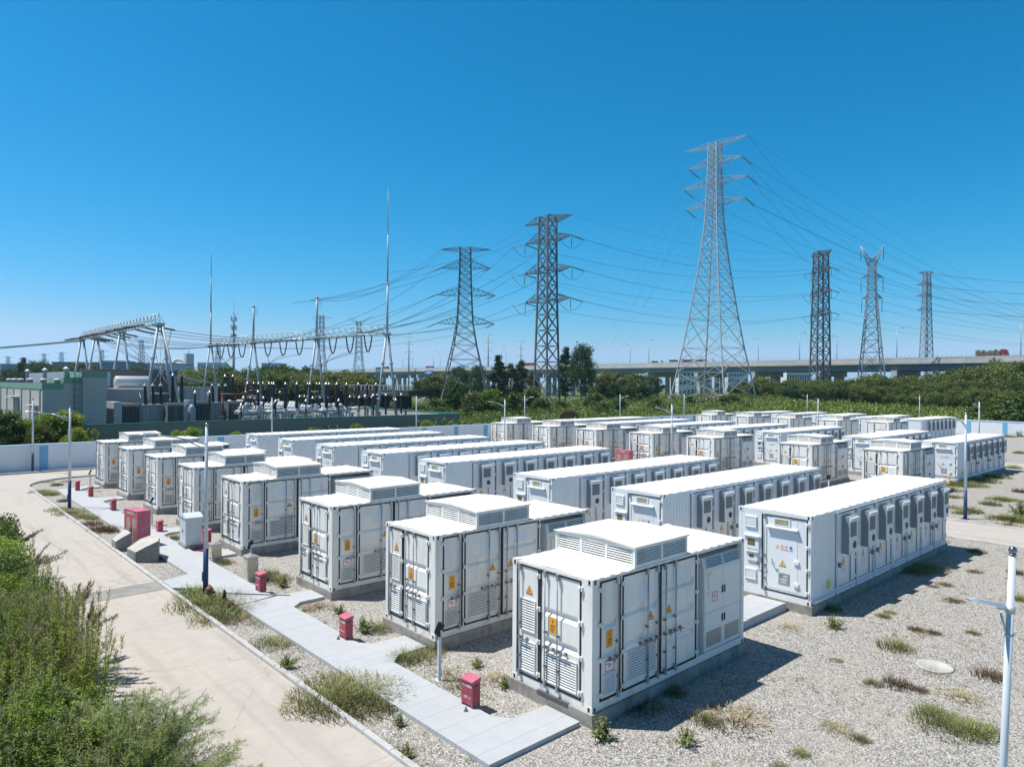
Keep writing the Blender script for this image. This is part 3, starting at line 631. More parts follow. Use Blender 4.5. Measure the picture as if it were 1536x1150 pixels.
# ================================================================== ground, roads, walkways
def sheet(name, rects, z, mat):
    mb = MB()
    for (x0, x1, y0, y1) in rects: mb.face([(x0, y0, z), (x1, y0, z), (x1, y1, z), (x0, y1, z)])
    return tag(mb.build(name, mat), kind='structure')
def hill(x, y):   # a low bank carries the tall tower and the belt behind the wall
    h = 3.4*math.exp(-(((x-172)/46)**2+((y-100)/40)**2))
    return h
def ground():
    mb = MB(); xs = [-1500, -700, -300, -60]+[-20+i*12 for i in range(40)]+[520, 800, 1200, 1500]; ys = xs
    ids = {}
    for i, x in enumerate(xs):
        for j, y in enumerate(ys): ids[i, j] = mb.P((x, y, hill(x, y)-.06))
    for i in range(len(xs)-1):
        for j in range(len(ys)-1): mb.idx([ids[i, j], ids[i+1, j], ids[i+1, j+1], ids[i, j+1]], True)
    return tag(mb.build('ground', M['soil']), kind='structure')
ground()
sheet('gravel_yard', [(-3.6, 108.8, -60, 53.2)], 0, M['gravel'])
arc = [(.3+4.0*math.cos(a), 43.8+4.0*math.sin(a)) for a in [PI-PI/2*i/8 for i in range(9)]]
mb = MB(); mb.face([(-7.25, -60, .02), (-3.62, -60, .02), (-3.62, 43.8, .02), (-7.25, 43.8, .02)])
tag(mb.build('concrete_road', M['road_concrete']), kind='structure')
mb = MB()
mb.face([(-7.25, 43.8, .02)]+[(x+.04, y-.04, .02) for x, y in arc]+[(104.3, 47.76, .02), (104.3, 52.3, .02), (-7.25, 52.3, .02)])
tag(mb.build('back_road', M['back_road']), kind='structure')
sheet('side_road', [(26.3, 31.0, -60, 47.7)], .02, M['road_concrete'])
sheet('far_side_road', [(63.0, 67.2, -60, 47.7)], .02, M['road_concrete'])
sheet('repair_strip', [(-7.25, -3.7, 14.05, 15.25)], .026, M['dark_strip'])
def kerb(name, pts, w=.13, h=.12, step=1.0, zjit=.006):
    mb = MB(); rnd = random.Random(len(pts))
    for (p, q) in zip(pts, pts[1:]):
        p = Vector(p+(0,)); q = Vector(q+(0,)); l = (q-p).length; n = max(1, round(l/step)); t = (q-p).normalized(); nn = Vector((-t.y, t.x, 0))
        for i in range(n):
            a = p+t*(l*i/n+.006); b = p+t*(l*(i+1)/n-.006); hh = h+rnd.uniform(-zjit, zjit); of = nn*rnd.uniform(-.006, .006); ch = .02
            A = [a-nn*w/2, b-nn*w/2, b+nn*w/2, a+nn*w/2]; A = [v+of for v in A]
            Bv = [a-nn*(w/2-ch), b-nn*(w/2-ch), b+nn*(w/2-ch), a+nn*(w/2-ch)]; Bv = [v+of+Vector((0, 0, hh)) for v in Bv]; Cv = [v+Vector((0, 0, hh-ch)) for v in A]
            for k in range(4):
                mb.face([A[k], A[(k+1) % 4], Cv[(k+1) % 4], Cv[k]]); mb.face([Cv[k], Cv[(k+1) % 4], Bv[(k+1) % 4], Bv[k]])
            mb.face(Bv)
    return tag(mb.build(name, M['kerb_concrete']), kind='structure')
kerb('road_kerb', [(-3.62, -20), (-3.64, 10), (-3.7, 43.8)]+arc[1:]+[(26.2, 47.8)])
kerb('back_kerb', [(-9, 52.4), (104, 52.4)], h=.16)
kerb('side_road_kerb', [(31.07, -40), (31.07, 47.7)], h=.09); kerb('side_road_kerb', [(26.23, -40), (26.23, 47.7)], h=.07)
kerb('far_road_kerb', [(67.3, -40), (67.3, 47.7)], h=.09); kerb('far_road_kerb', [(62.9, -40), (62.9, 47.7)], h=.07)
def walkway(name, x0, x1, ya, yb, ys, xs, link_y=None):
    mb = MB(); zt = .10
    mb.prism([(x0, ya), (x1, ya), (x1, yb), (x0, yb)], 0, zt)
    for i, y in enumerate(ys):
        if i == 0: mb.prism([(x1, ya), (xs, ya), (xs, ya+1.0), (x1+.25, ya+1.05), (x1, ya+1.4)], 0, zt)
        else: mb.prism([(x1, y-.12), (x1+.36, y+.2), (xs, y+.2), (xs, y+1.24), (x1+.28, y+1.3), (x1, y+1.6)], 0, zt)
    if link_y: mb.prism([(-3.56, link_y+.9), (-3.56, link_y+2.0), (x0, link_y+2.35), (x0, link_y)], 0, zt)
    return tag(mb.build(name, M['walk_slab']), kind='structure')
walkway('walkway', -2.60, -1.35, -1.62, 41.4, YA, -.14, 12.9)
walkway('far_walkway', 33.7, 34.95, 4.0, 42.0, YA2, 36.1)
mb = MB(); mb.box(6.5, 10.22, -.95, .25, 0, .24); mb.box(7.9, 10.1, -.95, .25, .243, .255); tag(mb.build('cable_trench_cover', M['walk_slab']), kind='structure')

# ================================================================== lamps
lamp_meshes = {}
def lamp(x, y, label, arm=(-1, 0), h=5.65, arm_len=1.6, base=True, tilt=None, near=False):
    t = thing('street_lamp', label, 'street lamp', (x, y, 0), math.atan2(arm[1], arm[0]), 'yard lamps on white and blue posts')
    key = (arm_len, near)
    if key not in lamp_meshes:
        n = 20 if near else 10; r0, r1 = (.038, .032) if near else (.075, .048)
        a = MB(); a.tube((0, 0, 1.55), (0, 0, 5.6), r0, r1, n); mp = a.mesh('pole', [M['pole_white']])
        a = MB(); a.tube((0, 0, .0), (0, 0, 1.55), r0+.014, r0+.010, n); a.box(-.17, .17, -.17, .17, 0, .02)
        for sx in (-1, 1):
            for sy in (-1, 1): a.tube((sx*.13, sy*.13, .02), (sx*.13, sy*.13, .06), .018)
        a.box(.08, .11, -.05, .05, .5, .8); mbs = a.mesh('pole_base', [M['pole_blue']])
        a = MB()
        if near:
            a.lathe((0, 0, 5.6), [(.022, 0), (.022, .012), (.036, .016), (.036, .026), (.018, .03)], 20); a.lathe((0, 0, 5.622), [(.01, 0), (.026, .008), (.039, .03), (.04, .045), (.031, .068), (.013, .08), (.003, .082)], 20)
        else: a.lathe((0, 0, 5.6), [(.03, 0), (.06, .03), (.06, .07), (.01, .11)], 8)
        mfin = a.mesh('finial', [M['steel_ball']])
        a = MB()
        if near:
            a.tube((0.04, 0, 4.80), (.11, 0, 5.00), .011, .011, 8); a.tube((0, 0, 5.04), (.14, 0, 5.06), .018, .018, 10); a.lathe((0, 0, 5.0), [(.043, 0), (.043, .07)], 16); a.lathe((0, 0, 4.76), [(.042, 0), (.042, .025)], 16)
        else:
            a.tube((0.03, 0, 5.02), (arm_len*.55, 0, 5.27), .035, .028, 8); a.tube((arm_len*.55, 0, 5.27), (arm_len, 0, 5.38), .028, .025, 8); a.tube((.04, 0, 4.85), (arm_len*.45, 0, 5.2), .02, .02, 6)
        marm = a.mesh('lamp_arm', [M['lamp_grey']])
        a = MB(); s = arm_len; q = .55 if not near else .44
        prof = [(0, .05, .02), (.12, .10, .05), (q-.1, .12, .045), (q, .06, .01)] if not near else [(0, .035, .03), (.08, .055, .045), (q-.08, .06, .035), (q, .04, .008)]
        z = 5.40 if not near else 5.05; x0 = s-.1 if not near else .06; sl = .05 if not near else .22
        for (xa, wa, ha), (xb, wb, hb) in zip(prof, prof[1:]):
            A = [(x0+xa, -wa, z+sl*xa), (x0+xa, wa, z+sl*xa), (x0+xa, wa*.5, z+ha+sl*xa), (x0+xa, -wa*.5, z+ha+sl*xa)]
            Bq = [(x0+xb, -wb, z+sl*xb), (x0+xb, wb, z+sl*xb), (x0+xb, wb*.5, z+hb+sl*xb), (x0+xb, -wb*.5, z+hb+sl*xb)]
            for k in range(4): a.face([A[k], A[(k+1) % 4], Bq[(k+1) % 4], Bq[k]])
        a.mi = 1; a.box(x0+.08, x0+q-.06, -.05, .05, z-.006, z+.008) if not near else None
        mhead = a.mesh('lamp_head', [M['lamp_grey'], M['sign_white']])
        lamp_meshes[key] = (mp, mbs, mfin, marm, mhead)
    for nm, me in zip(('pole', 'pole_base', 'finial', 'lamp_arm', 'lamp_head'), lamp_meshes[key]): link(nm, me, t)
    t.scale.z = h/5.65
    if tilt: t.rotation_euler = (tilt[0], tilt[1], t.rotation_euler[2])
    return t
lamp(-2.91, 12.5, 'white lamp post with dark blue foot beside the fire hydrant')
lamp(-3.18, 33.5, 'white lamp post with blue foot where the weedy verge widens towards the road bend')
lamp(-2.3, 52.85, 'slim lamp post standing against the blue stripe of the left boundary wall', (0, -1), arm_len=1.2)
lamp(32.1, -.14, 'white lamp post with blue foot on the open gravel right of the nearest long container')
lamp(32.1, 18.53, 'lamp post rising between the vent box containers of the middle row'); lamp(32.1, 37.0, 'lamp post in front of the leftmost container of the middle row')
for (x, lb) in ((16.5, 'lamp post in front of the switchgear behind the long roofs on the left'), (32.94, 'lamp post at the right end of the grey substation wall'), (49.44, 'lamp post just left of the foot of the narrow pipe tower'), (68.47, 'lone lamp post before the green field, right of the narrow pipe tower'), (84.73, 'lamp post below the foot of the tallest lattice tower')):
    lamp(x, 52.7, lb, (0, -1), arm_len=1.2)
lamp(68, 23.7, 'lamp post among the rearmost vent box containers'); lamp(107, 42.86, 'lamp post by the right wall just left of the post among the rear containers')
lamp(107, 25.4, 'lamp post before the tree belt above the end of the rear containers'); lamp(68, 8.04, 'lamp post left of the blue striped end of the right boundary wall')
p = D(1518, 826, 7.0)
nl = lamp(p.x-_r0.x*.2, p.y-_r0.y*.2, 'large close lamp post with steel ball top and short floodlight arm', (-.85, .53), h=p.z, near=True, arm_len=.4, tilt=None); nl.rotation_euler = (Matrix.Rotation(R(2.2), 3, Vector((_d.x, _d.y, 0))) @ Matrix.Rotation(math.atan2(.53, -.85), 3, 'Z')).to_euler()

# ================================================================== walls round the yard
def long_wall(name, label, p, q, h, th, pil_step, pil_off, mats, cap=.12, pil_w=.55):
    p = Vector(p+(0,)); q = Vector(q+(0,)); L = (q-p).length; rz = math.atan2(q.y-p.y, q.x-p.x)
    t = thing(name, label, 'wall', p, rz)
    mb = MB(); mb.box(0, L, -th/2, th/2, 0, h-cap); mb.build('wall_panel', M[mats[0]], t)
    mb = MB(); mb.box(0, L, -th/2-.05, th/2+.05, h-cap, h); mb.build('coping', M[mats[2]], t)
    if pil_step:
        s = pil_off
        while s < L-.5:
            mb = MB(); mb.box(s, s+pil_w, -th/2-.05, -th/2-.0005, 0, h-cap-.004); mb.build('pilaster', M[mats[1]], t); s += pil_step
    return t
long_wall('boundary_wall', 'white rendered boundary wall with blue stripes running behind the containers', (-32, 53.4), (109, 53.4), 2.15, .24, 4.5, 3.2, ('wall_white', 'wall_blue', 'wall_cap'))
long_wall('boundary_wall', 'white boundary wall with blue stripes closing the yard on the right', (109.1, 53.2), (109.1, -30), 2.15, .24, 4.5, 2.0, ('wall_white', 'wall_blue', 'wall_cap'))
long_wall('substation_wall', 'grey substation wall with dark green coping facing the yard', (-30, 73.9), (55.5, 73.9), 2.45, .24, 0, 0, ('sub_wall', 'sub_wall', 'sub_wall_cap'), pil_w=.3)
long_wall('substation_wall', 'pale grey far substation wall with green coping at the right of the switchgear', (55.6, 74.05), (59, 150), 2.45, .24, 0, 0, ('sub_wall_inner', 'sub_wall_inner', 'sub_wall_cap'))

# ================================================================== small things along the walkway
def bin_meshes():
    w, d, h = .36, .22, .58
    a = MB(); a.box(-d/2, d/2, -w/2, w/2, .05, h-.03); a.box(-d/2-.006, -d/2, -w/2+.02, w/2-.02, .30, .305)
    for sx in (-1, 1):
        for sy in (-1, 1): a.box(sx*d/2-sx*.04, sx*d/2, sy*w/2-sy*.05, sy*w/2, 0, .05)
    a.mi = 1; a.box(-.05, .05, -w/2-.004, -w/2+.002, h-.13, h-.10)
    body = a.mesh('box_body', [M['red_paint'], M['gasket_black']])
    a = MB(); t = .03
    a.prism_v([(-d/2-.03, -w/2-.02), (d/2+.01, -w/2-.02), (d/2+.01, w/2+.02), (-d/2-.03, w/2+.02)], [h+.0, h+.05, h+.05, h+.0], h-.03); lid = a.mesh('lid', [M['pink_paint']])
    return body, lid, text_mesh('灭火器箱', .075, M['sign_white']), text_mesh('火警 119', .06, M['sign_white'])
BIN = bin_meshes()
def red_bin(x, y, label, rz=0):
    t = thing('extinguisher_box', label, 'extinguisher box', (x, y, .1 if -2.6 < x < -1.35 else .0), rz, 'red fire extinguisher boxes along the walkway')
    link('box_body', BIN[0], t); link('lid', BIN[1], t)
    o = link('lettering', BIN[2], t, (-.114, 0, .45)); o.rotation_euler = FRONT
    o = link('lettering', BIN[3], t, (-.114, 0, .2)); o.rotation_euler = FRONT
for (x, y, lb, rz) in ((-1.36, .46, 'red extinguisher box nearest the camera, before the front container', .05), (-1.42, 5.82, 'red extinguisher box on the walkway edge before the second container', -.03), (-1.44, 11.55, 'red extinguisher box beside the stainless pillar box', .02), (-1.26, 23.7, 'red extinguisher box to the right of the pink fire cabinet', 0), (-1.58, 31.0, 'red extinguisher box to the left behind the pink fire cabinet', .05), (-1.5, 36.9, 'red extinguisher box beside a short white floodlight post', 0), (-1.62, 40.1, 'farthest red extinguisher box at the end of the walkway', 0), (-.3, 20.2, 'red extinguisher box half hidden behind the stainless pillar box and lamp post', .2)): red_bin(x, y, lb, rz)
mb = MB(); mb.box(-.2, .2, -.28, .28, .0, .06); mb.box(-.17, .17, -.25, .25, .06, .075)
o = mb.build('fallen_lid', M['red_paint'], None, (-.86, 19.0, .0), .4); tag(o, 'flat red lid lying on gravel beside the grey cabinet', 'lid')
# small dark bolts / weights in front of the boxes
mb = MB(); mb.lathe((0, 0, 0), [(.05, 0), (.045, .02), (.02, .05), (.018, .09), (.005, .1)], 10)
for (x, y, lb) in ((-1.62, .30, 'small dark knob on the walkway at the nearest extinguisher box'), (-1.64, 5.85, 'small dark knob on the walkway at the second extinguisher box')):
    tag(mb.build('ground_knob', M['handle_grey'], None, (x, y, .1)), lb, 'knob')
# pink fire cabinet
t = thing('fire_cabinet', 'faded pink fire equipment cabinet with two glazed doors between concrete blocks', 'cabinet', (-2.88, 20.95, 0), .18)
W_, H_, Dp = 1.22, 1.55, .55
def fire_cab(t, W_, H_, Dp, text):
    a = MB(); a.box(.03, Dp, 0, W_, .0, H_); a.box(.0, .03, 0, .09, 0, H_); a.box(0, .03, W_-.09, W_, 0, H_); a.box(0, .03, .09, W_-.09, H_-.2, H_); a.box(0, .03, .09, W_-.09, 0, .08); a.box(-.015, Dp+.015, -.015, W_+.015, H_, H_+.03)
    a.build('cabinet_body', [M['pink_paint']], t)
    for (y0, y1) in ((.10, W_/2-.005), (W_/2+.005, W_-.10)):
        a = MB(); f = .055
        for (p0, p1, q0, q1) in ((y0, y0+f, .09, H_-.21), (y1-f, y1, .09, H_-.21), (y0+f, y1-f, .09, .09+f), (y0+f, y1-f, H_-.21-f, H_-.21)): a.box(.002, .024, p0, p1, q0, q1)
        dd = a.build('glazed_door', [M['red_frame']], t)
        a = MB(); a.box(.012, .018, y0+f, y1-f, .09+f, H_-.21-f); a.build('pane', [M['glass_dusty']], dd)
        hy = y1-.03 if y0 < .3 else y0+.03
        a = MB(); a.tube((-.02, hy, .68), (-.02, hy, .84), .012, n=6); a.build('door_handle', [M['handle_grey']], dd)
    o = link('lettering', text_mesh(text, .12, M['sign_white']), t, (-.004, W_/2, H_-.1)); o.rotation_euler = FRONT
fire_cab(t, W_, H_, Dp, '微型消防站')
t = thing('fire_cabinet', 'bright red glazed fire cabinet in front of the middle row containers', 'cabinet', (34.6, 24.4, 0), 0)
fire_cab(t, 1.5, 1.6, .5, '消防器材')
def block(label, poly, tops):
    mb = MB(); n = len(poly)
    a = [mb.P((p[0], p[1], 0)) for p in poly]; b = [mb.P((p[0], p[1], h)) for p, h in zip(poly, tops)]
    for k in range(n): mb.idx([a[k], a[(k+1) % n], b[(k+1) % n], b[k]])
    mb.mi = 1; mb.idx(b); tag(mb.build('concrete_block', [M['concrete_dark'], M['concrete_top']]), label, 'block')
block('wedge shaped concrete block with sloping top in front of the pink cabinet', [(-3.53, 18.56), (-3.2, 18.3), (-2.86, 18.05), (-2.62, 18.7), (-2.75, 19.4), (-3.1, 19.6), (-3.62, 19.47)], [.42, .64, .84, .86, .84, .70, .42])
block('smaller shaded concrete block behind the left side of the pink cabinet', [(-3.67, 21.05), (-3.45, 20.93), (-3.15, 20.82), (-3.16, 21.7), (-3.66, 21.75)], [.42, .58, .76, .76, .42])
# grey arched cabinet
t = thing('terminal_cabinet', 'blue grey metal cabinet with arched roof on a concrete foot', 'cabinet', (-1.42, 19.35, 0), -.05)
mb = MB(); mb.box(-.06, .68, -.06, 1.02, 0, .2); mb.build('footing', M['concrete_dark'], t)
mb = MB(); mb.box(0, .62, 0, .96, .2, 1.36); mb.build('cabinet_body', M['cabinet_blue_grey'], t)
mb = MB(); n = 8
pr = [(-.05+1.06*i/n, 1.36+.13*math.sin(PI*i/n)) for i in range(n+1)]
for (ya, za), (yb, zb) in zip(pr, pr[1:]): mb.face([(-.05, ya, za), (.67, ya, za), (.67, yb, zb), (-.05, yb, zb)]); mb.face([(-.05, ya, 1.33), (-.05, yb, 1.33), (-.05, yb, zb), (-.05, ya, za)]); mb.face([(.67, ya, 1.33), (.67, yb, 1.33), (.67, yb, zb), (.67, ya, za)])
mb.face([(-.05, -.05, 1.33), (.67, -.05, 1.33), (.67, -.05, 1.36), (-.05, -.05, 1.36)]); mb.face([(-.05, 1.01, 1.33), (.67, 1.01, 1.33), (.67, 1.01, 1.36), (-.05, 1.01, 1.36)]); mb.face([(-.05, -.05, 1.33), (.67, -.05, 1.33), (.67, 1.01, 1.33), (-.05, 1.01, 1.33)])
mb.build('arched_roof', M['pole_white'], t)
for (y0, y1) in ((.03, .475), (.485, .93)):
    mb = MB(); mb.box(-.014, -.001, y0, y1, .24, 1.31); d = mb.build('door', M['cabinet_blue_grey'], t)
    mb = MB(); hy = .43 if y0 < .2 else .51; mb.box(-.03, -.014, hy, hy+.025, .7, .82); mb.build('door_handle', M['handle_grey'], d)
def pillar_box(x, y, w, d, h, label, rz):
    t = thing('pillar_box', label, 'box', (x, y, 0), rz)
    mb = MB(); mb.box(-.03, d+.03, -.03, w+.03, 0, .1); mb.build('footing', M['kerb_concrete'], t)
    mb = MB(); mb.box(0, d, 0, w, .1, h); mb.build('box_body', M['stainless'], t)
    mb = MB(); mb.box(-.012, -.001, .03, w-.03, .14, h-.05); mb.mi = 1; mb.box(-.02, -.012, .06, .09, h*.5, h*.5+.1); mb.box(-.016, -.012, w*.45, w*.75, h*.55, h*.72); mb.build('door', [M['stainless'], M['label_yellow']], t)
    mb = MB(); o = .04
    mb.prism_v([(-o, -o), (d+o, -o), (d+o, w+o), (-o, w+o)], [h+.02]*4, h); a, b, c, e = (-o, -o, h+.022), (d+o, -o, h+.022), (d+o, w+o, h+.022), (-o, w+o, h+.022); r1, r2 = (d*.5, .1, h+.1), (d*.5, w-.1, h+.1)
    mb.face([a, b, r1]); mb.face([b, c, r2, r1]); mb.face([c, e, r2]); mb.face([e, a, r1, r2]); mb.build('cap', M['plate_grey'], t)
pillar_box(-1.25, 16.72, .42, .36, .66, 'short stainless pillar box beside the extinguisher box and lamp post', 0)
pillar_box(-1.28, 13.05, .44, .36, .86, 'taller stainless pillar box with yellowed label beside the weeds', 0)
def flood(x, y, label, h=1.05, rz=0):
    t = thing('floodlight', label, 'floodlight', (x, y, 0), rz, 'floodlights on short white posts')
    mb = MB(); mb.box(-.035, .035, -.035, .035, 0, h); mb.box(-.1, .1, -.1, .1, 0, .015); mb.build('post', M['pole_white'], t)
    mb = MB(); mb.box(-.12, .12, -.02, .02, h, h+.02); mb.box(-.14, -.12, -.02, .02, h, h+.18); mb.box(.12, .14, -.02, .02, h, h+.18); mb.build('bracket', M['lamp_grey'], t)
    mb = MB(Matrix.Translation((0, 0, h+.17)) @ Matrix.Rotation(R(25), 4, 'X')); mb.box(-.118, .118, -.03, .03, -.15, .15)
    for k in range(7): mb.box(-.1+k*.033, -.092+k*.033, .03, .055, -.13, .13)
    mb.mi = 1; mb.box(-.1, .1, -.034, -.03, -.12, .12); mb.build('lamp_head', [M['rubber_black'], M['car_glass']], t)
flood(-1.0, 2.1, 'black floodlight on a white post before the second container corner', rz=1.3); flood(-1.0, 13.55, 'black floodlight on a post behind the taller stainless box', rz=1.3)
flood(-.95, 39.9, 'farthest black floodlight post by the end of the walkway', rz=1.3); flood(-1.0, 25.9, 'black floodlight just behind the pink fire cabinet', rz=1.3); flood(34.9, 8.3, 'black floodlight on a white post before the middle row', rz=1.3, h=.95)
# hydrant
t = thing('fire_hydrant', 'rusty red fire hydrant in the grass by the blue lamp foot', 'fire hydrant', (-2.98, 11.92, 0))
mb = MB(); mb.lathe((0, 0, 0), [(.10, 0), (.10, .03), (.075, .04), (.075, .30), (.10, .31), (.10, .35)], 12); mb.build('barrel', M['rust_iron'], t)
mb = MB(); mb.lathe((0, 0, .35), [(.12, 0), (.12, .03), (.09, .07), (.05, .11), (.03, .12), (.03, .16), (.005, .165)], 12); mb.build('bonnet', M['rust_iron'], t)
for a in (0, 2.1, 4.2): mb = MB(); v = Vector((math.cos(a), math.sin(a), 0)); mb.tube(v*.06+Vector((0, 0, .24)), v*.14+Vector((0, 0, .24)), .04, n=8); mb.tube(v*.14+Vector((0, 0, .24)), v*.16+Vector((0, 0, .24)), .05, n=8); mb.build('outlet', M['rust_iron'], t)
t = thing('traffic_cone', 'small black cone in the grass beside the hydrant', 'cone', (-2.72, 11.32, 0))
mb = MB(); mb.lathe((0, 0, .02), [(.10, 0), (.07, .14), (.03, .40), (.01, .42)], 12); mb.build('cone_body', M['cone_dark'], t); mb = MB(); mb.box(-.14, .14, -.14, .14, 0, .02); mb.build('cone_base', M['cone_dark'], t)
g = G(1424, 727); t = thing('traffic_cone', 'faded orange striped cone by the right corner of the middle row', 'cone', (g.x-.2, g.y, 0))
mb = MB()
for k in range(4): mb.mi = k % 2; mb.lathe((0, 0, .03+.2*k), [(.19-.045*k, 0), (.19-.045*(k+1), .2)], 12)
mb.build('cone_body', [M['sign_orange'], M['sign_white']], t); mb = MB(); mb.box(-.22, .22, -.22, .22, 0, .03); mb.build('cone_base', M['rubber_black'], t)
mb = MB(); mb.lathe((0, 0, 0), [(.42, 0), (.42, .035), (.36, .04), (.355, .035), (.02, .04)], 24); tag(mb.build('manhole_cover', M['manhole'], None, (8.83, -5.52, 0)), 'round pale manhole cover lying in the gravel', 'manhole cover')
mb = MB(); mb.box(-.058, -.004, .62, 1.55, 0, .016); mb.box(-.075, -.0585, .62, 1.55, -.05, .016); tag(mb.build('rubber_mat', M['rubber_mat'], None, (0, -1.82, PLH)), 'dark rubber strip on the plinth below the front doors', 'mat')
# ================================================================== helpers for far geometry
def on_x(px, x):
    v = ray(px, 575); t = (x-CAM.x)/v.x; return CAM.y+v.y*t
def on_y(px, y):
    v = ray(px, 575); t = (y-CAM.y)/v.y; return CAM.x+v.x*t
def sag_pts(p, q, sag, n=14):
    p = Vector(p); q = Vector(q)
    return [p.lerp(q, i/n)-Vector((0, 0, 4*sag*(i/n)*(1-i/n))) for i in range(n+1)]
def wire(p, q, sag, label, group, r=.06, mat='wire_dark', name='power_line', n=14):
    mb = MB(); mb.path(sag_pts(p, q, sag, n), r, 4)
    return tag(mb.build(name, M[mat]), label, 'power line', group)

# ================================================================== substation
t = thing('substation_building', 'pale stepped substation building with dark green fascia and roof vents', 'building', (1.75, 77.0, 0))
mb = MB(); mb.box(0, 1.89, 0, 48, 0, 6.15); mb.box(1.892, 3.63, 0, 9, 0, 6.8); mb.box(3.632, 6.02, 0, 11, 0, 7.45); mb.box(6.0, 14, 11.2, 48, 0, 6.1)
for k in range(7):
    y = 1.2+k*6.7; mb.box(-.12, -.002, y, y+.28, 0, 6.14)
mb.build('wall', M['building_wall'], t)
mb = MB(); mb.box(-.06, 1.89, -.06, 48, 6.153, 6.8); mb.box(1.893, 3.63, -.06, 9, 6.803, 7.45); mb.box(3.633, 6.06, -.06, 11, 7.453, 8.1); mb.build('fascia', M['building_green'], t)
mb = MB(); mb.box(.15, 1.7, .15, 47.8, 6.803, 6.83); mb.build('roof', M['roof_dark'], t)
mb = MB()
for k in range(60):
    y = 12+k*.6; mb.box(4.6, 9, y, y+.30, 6.4, 8.25); mb.box(4.64, 9, y+.302, y+.598, 6.4, 8.22)
mb.build('corrugated_storey', M['corrugated_white'], t)
def fan_at(px, size, z0, x):
    y = on_x(px, x); mb = MB(); s = size
    mb.lathe((x-1.75, y-77, z0), [(.42*s, 0), (.36*s, .45*s), (.34*s, .5*s)], 12); mb.mi = 1; mb.lathe((x-1.75, y-77, z0+.5*s), [(.48*s, -.08*s), (.52*s, 0), (.40*s, .12*s), (.05*s, .17*s)], 14)
    mb.build('roof_fan', [M['transformer_grey'], M['white_paint']], t)
for px in (14, 22, 31, 45): fan_at(px, .8, 6.83, 2.6)
for px in (65, 86): fan_at(px, .75, 6.83, 3.2)
for px in (41, 67, 99):
    x = 4.9+(px-41)*.004; y = on_x(px, x); y = min(y, 118); mb = MB(); mb.box(x-1.95, x-1.55, y-77.2, y-76.8, 6.2, 8.45); mb.mi = 1; mb.lathe((x-1.75, y-77, 8.45), [(.36, 0), (.36, .05), (.18, .18), (.06, .30), (.01, .33)], 12); mb.build('chimney', [M['transformer_grey'], M['white_paint']], t)
mb = MB()
for x in (2.85, 3.55): mb.box(x, x+.05, -.14, -.08, 1.0, 8.6)
for k in range(20): mb.box(2.9, 3.55, -.12, -.09, 1.2+k*.36, 1.24+k*.36)
for k in range(9):
    z = 2.6+k*.7; mb.box(2.82, 2.87, -.75, -.10, z, z+.05); mb.box(3.55, 3.60, -.75, -.10, z, z+.05); mb.box(2.82, 3.60, -.79, -.75, z, z+.05)
for x in (2.85, 3.2, 3.55): mb.box(x, x+.03, -.79, -.76, 2.6, 8.25)
mb.build('caged_ladder', M['radiator_grey'], t)
for (y0, y1, z0, z1) in ((2.6, 5.2, 0, 4.5), (17, 21, 0, 5.2)):
    mb = MB(); mb.box(-.06, .002, y0, y1, z0, z1-.6); mb.build('window', M['far_window'], t)
    mb = MB(); mb.box(-.9, .002, y0-.4, y1+.3, z1-.3, z1-.1); mb.build('canopy', M['building_wall'], t)
# fire wall, transformer, conservator
mb = MB(); mb.box(9.5, 22.0, 100, 100.4, 0, 8.6); mb.box(9.4, 22.1, 99.95, 100.45, 8.603, 8.75); tag(mb.build('fire_wall', M['fire_wall']), 'tall dark brown fire wall behind the white oil tank', 'wall')
mb = MB(); mb.box(22.5, 28.5, 101, 101.3, 0, 6.3)
for k in range(7): mb.box(22.5+k*1.0, 22.7+k*1.0, 100.85, 101.0-.002, 0, 6.4)
tag(mb.build('panel_wall', M['sub_wall_inner']), 'paler panelled wall to the right of the dark fire wall', 'wall')
mb = MB(); a = Vector((12.9, 96.5, 6.85))
mb.xf = Matrix.Translation(a) @ Matrix.Rotation(PI/2, 4, 'Y'); mb.lathe((0, 0, 0), [(.02, -.14), (.6, -.1), (.9, .02), (.95, .1), (.95, 4.3), (.9, 4.4), (.4, 4.5), (.02, 4.52)], 28); mb.xf = None; o = mb.build('oil_tank', M['tank_white']); tag(o, 'white horizontal cylindrical oil tank above the transformer', 'tank')
mb = MB()
for x in (13.3, 16.8):
    for y in (95.9, 97.1): mb.box(x-.08, x+.08, y-.08, y+.08, -5.95-.0+6.85-.9, -.94) if False else mb.box(x-.08, x+.08, y-.08, y+.08, 0, 5.93)
mb.box(10.2, 17.0, 95.8, 95.9, 5.0, 5.12); mb.box(10.2, 17.0, 95.8, 95.9, 3.9, 4.02); mb.box(10.2, 10.35, 95.8, 95.95, 0, 5.4); tag(mb.build('tank_stand', M['pipe_red']), 'dark red steel stand carrying the white oil tank', 'stand')
def bushing(par, x, y, z0, h, r=.24, lean=(0, 0), name='bushing'):
    mb = MB(); n = int(h/.14); mb.xf = Matrix.Translation((x, y, z0)) @ Matrix.Rotation(lean[0], 4, 'X') @ Matrix.Rotation(lean[1], 4, 'Y')
    prof = [(r*.6, 0)]
    for k in range(n): rr = r*(1-.35*k/n); z = .1+(h-.2)*k/n; prof += [(rr, z), (rr*.72, z+.05)]
    prof.append((r*.3, h)); mb.lathe((0, 0, 0), prof, 8); mb.mi = 1; mb.lathe((0, 0, h), [(.1, 0), (.26, .02), (.26, .1), (.08, .14), (.06, .35)], 8)
    return mb.build(name, [M['bushing_black'], M['bushing_cap']], par)
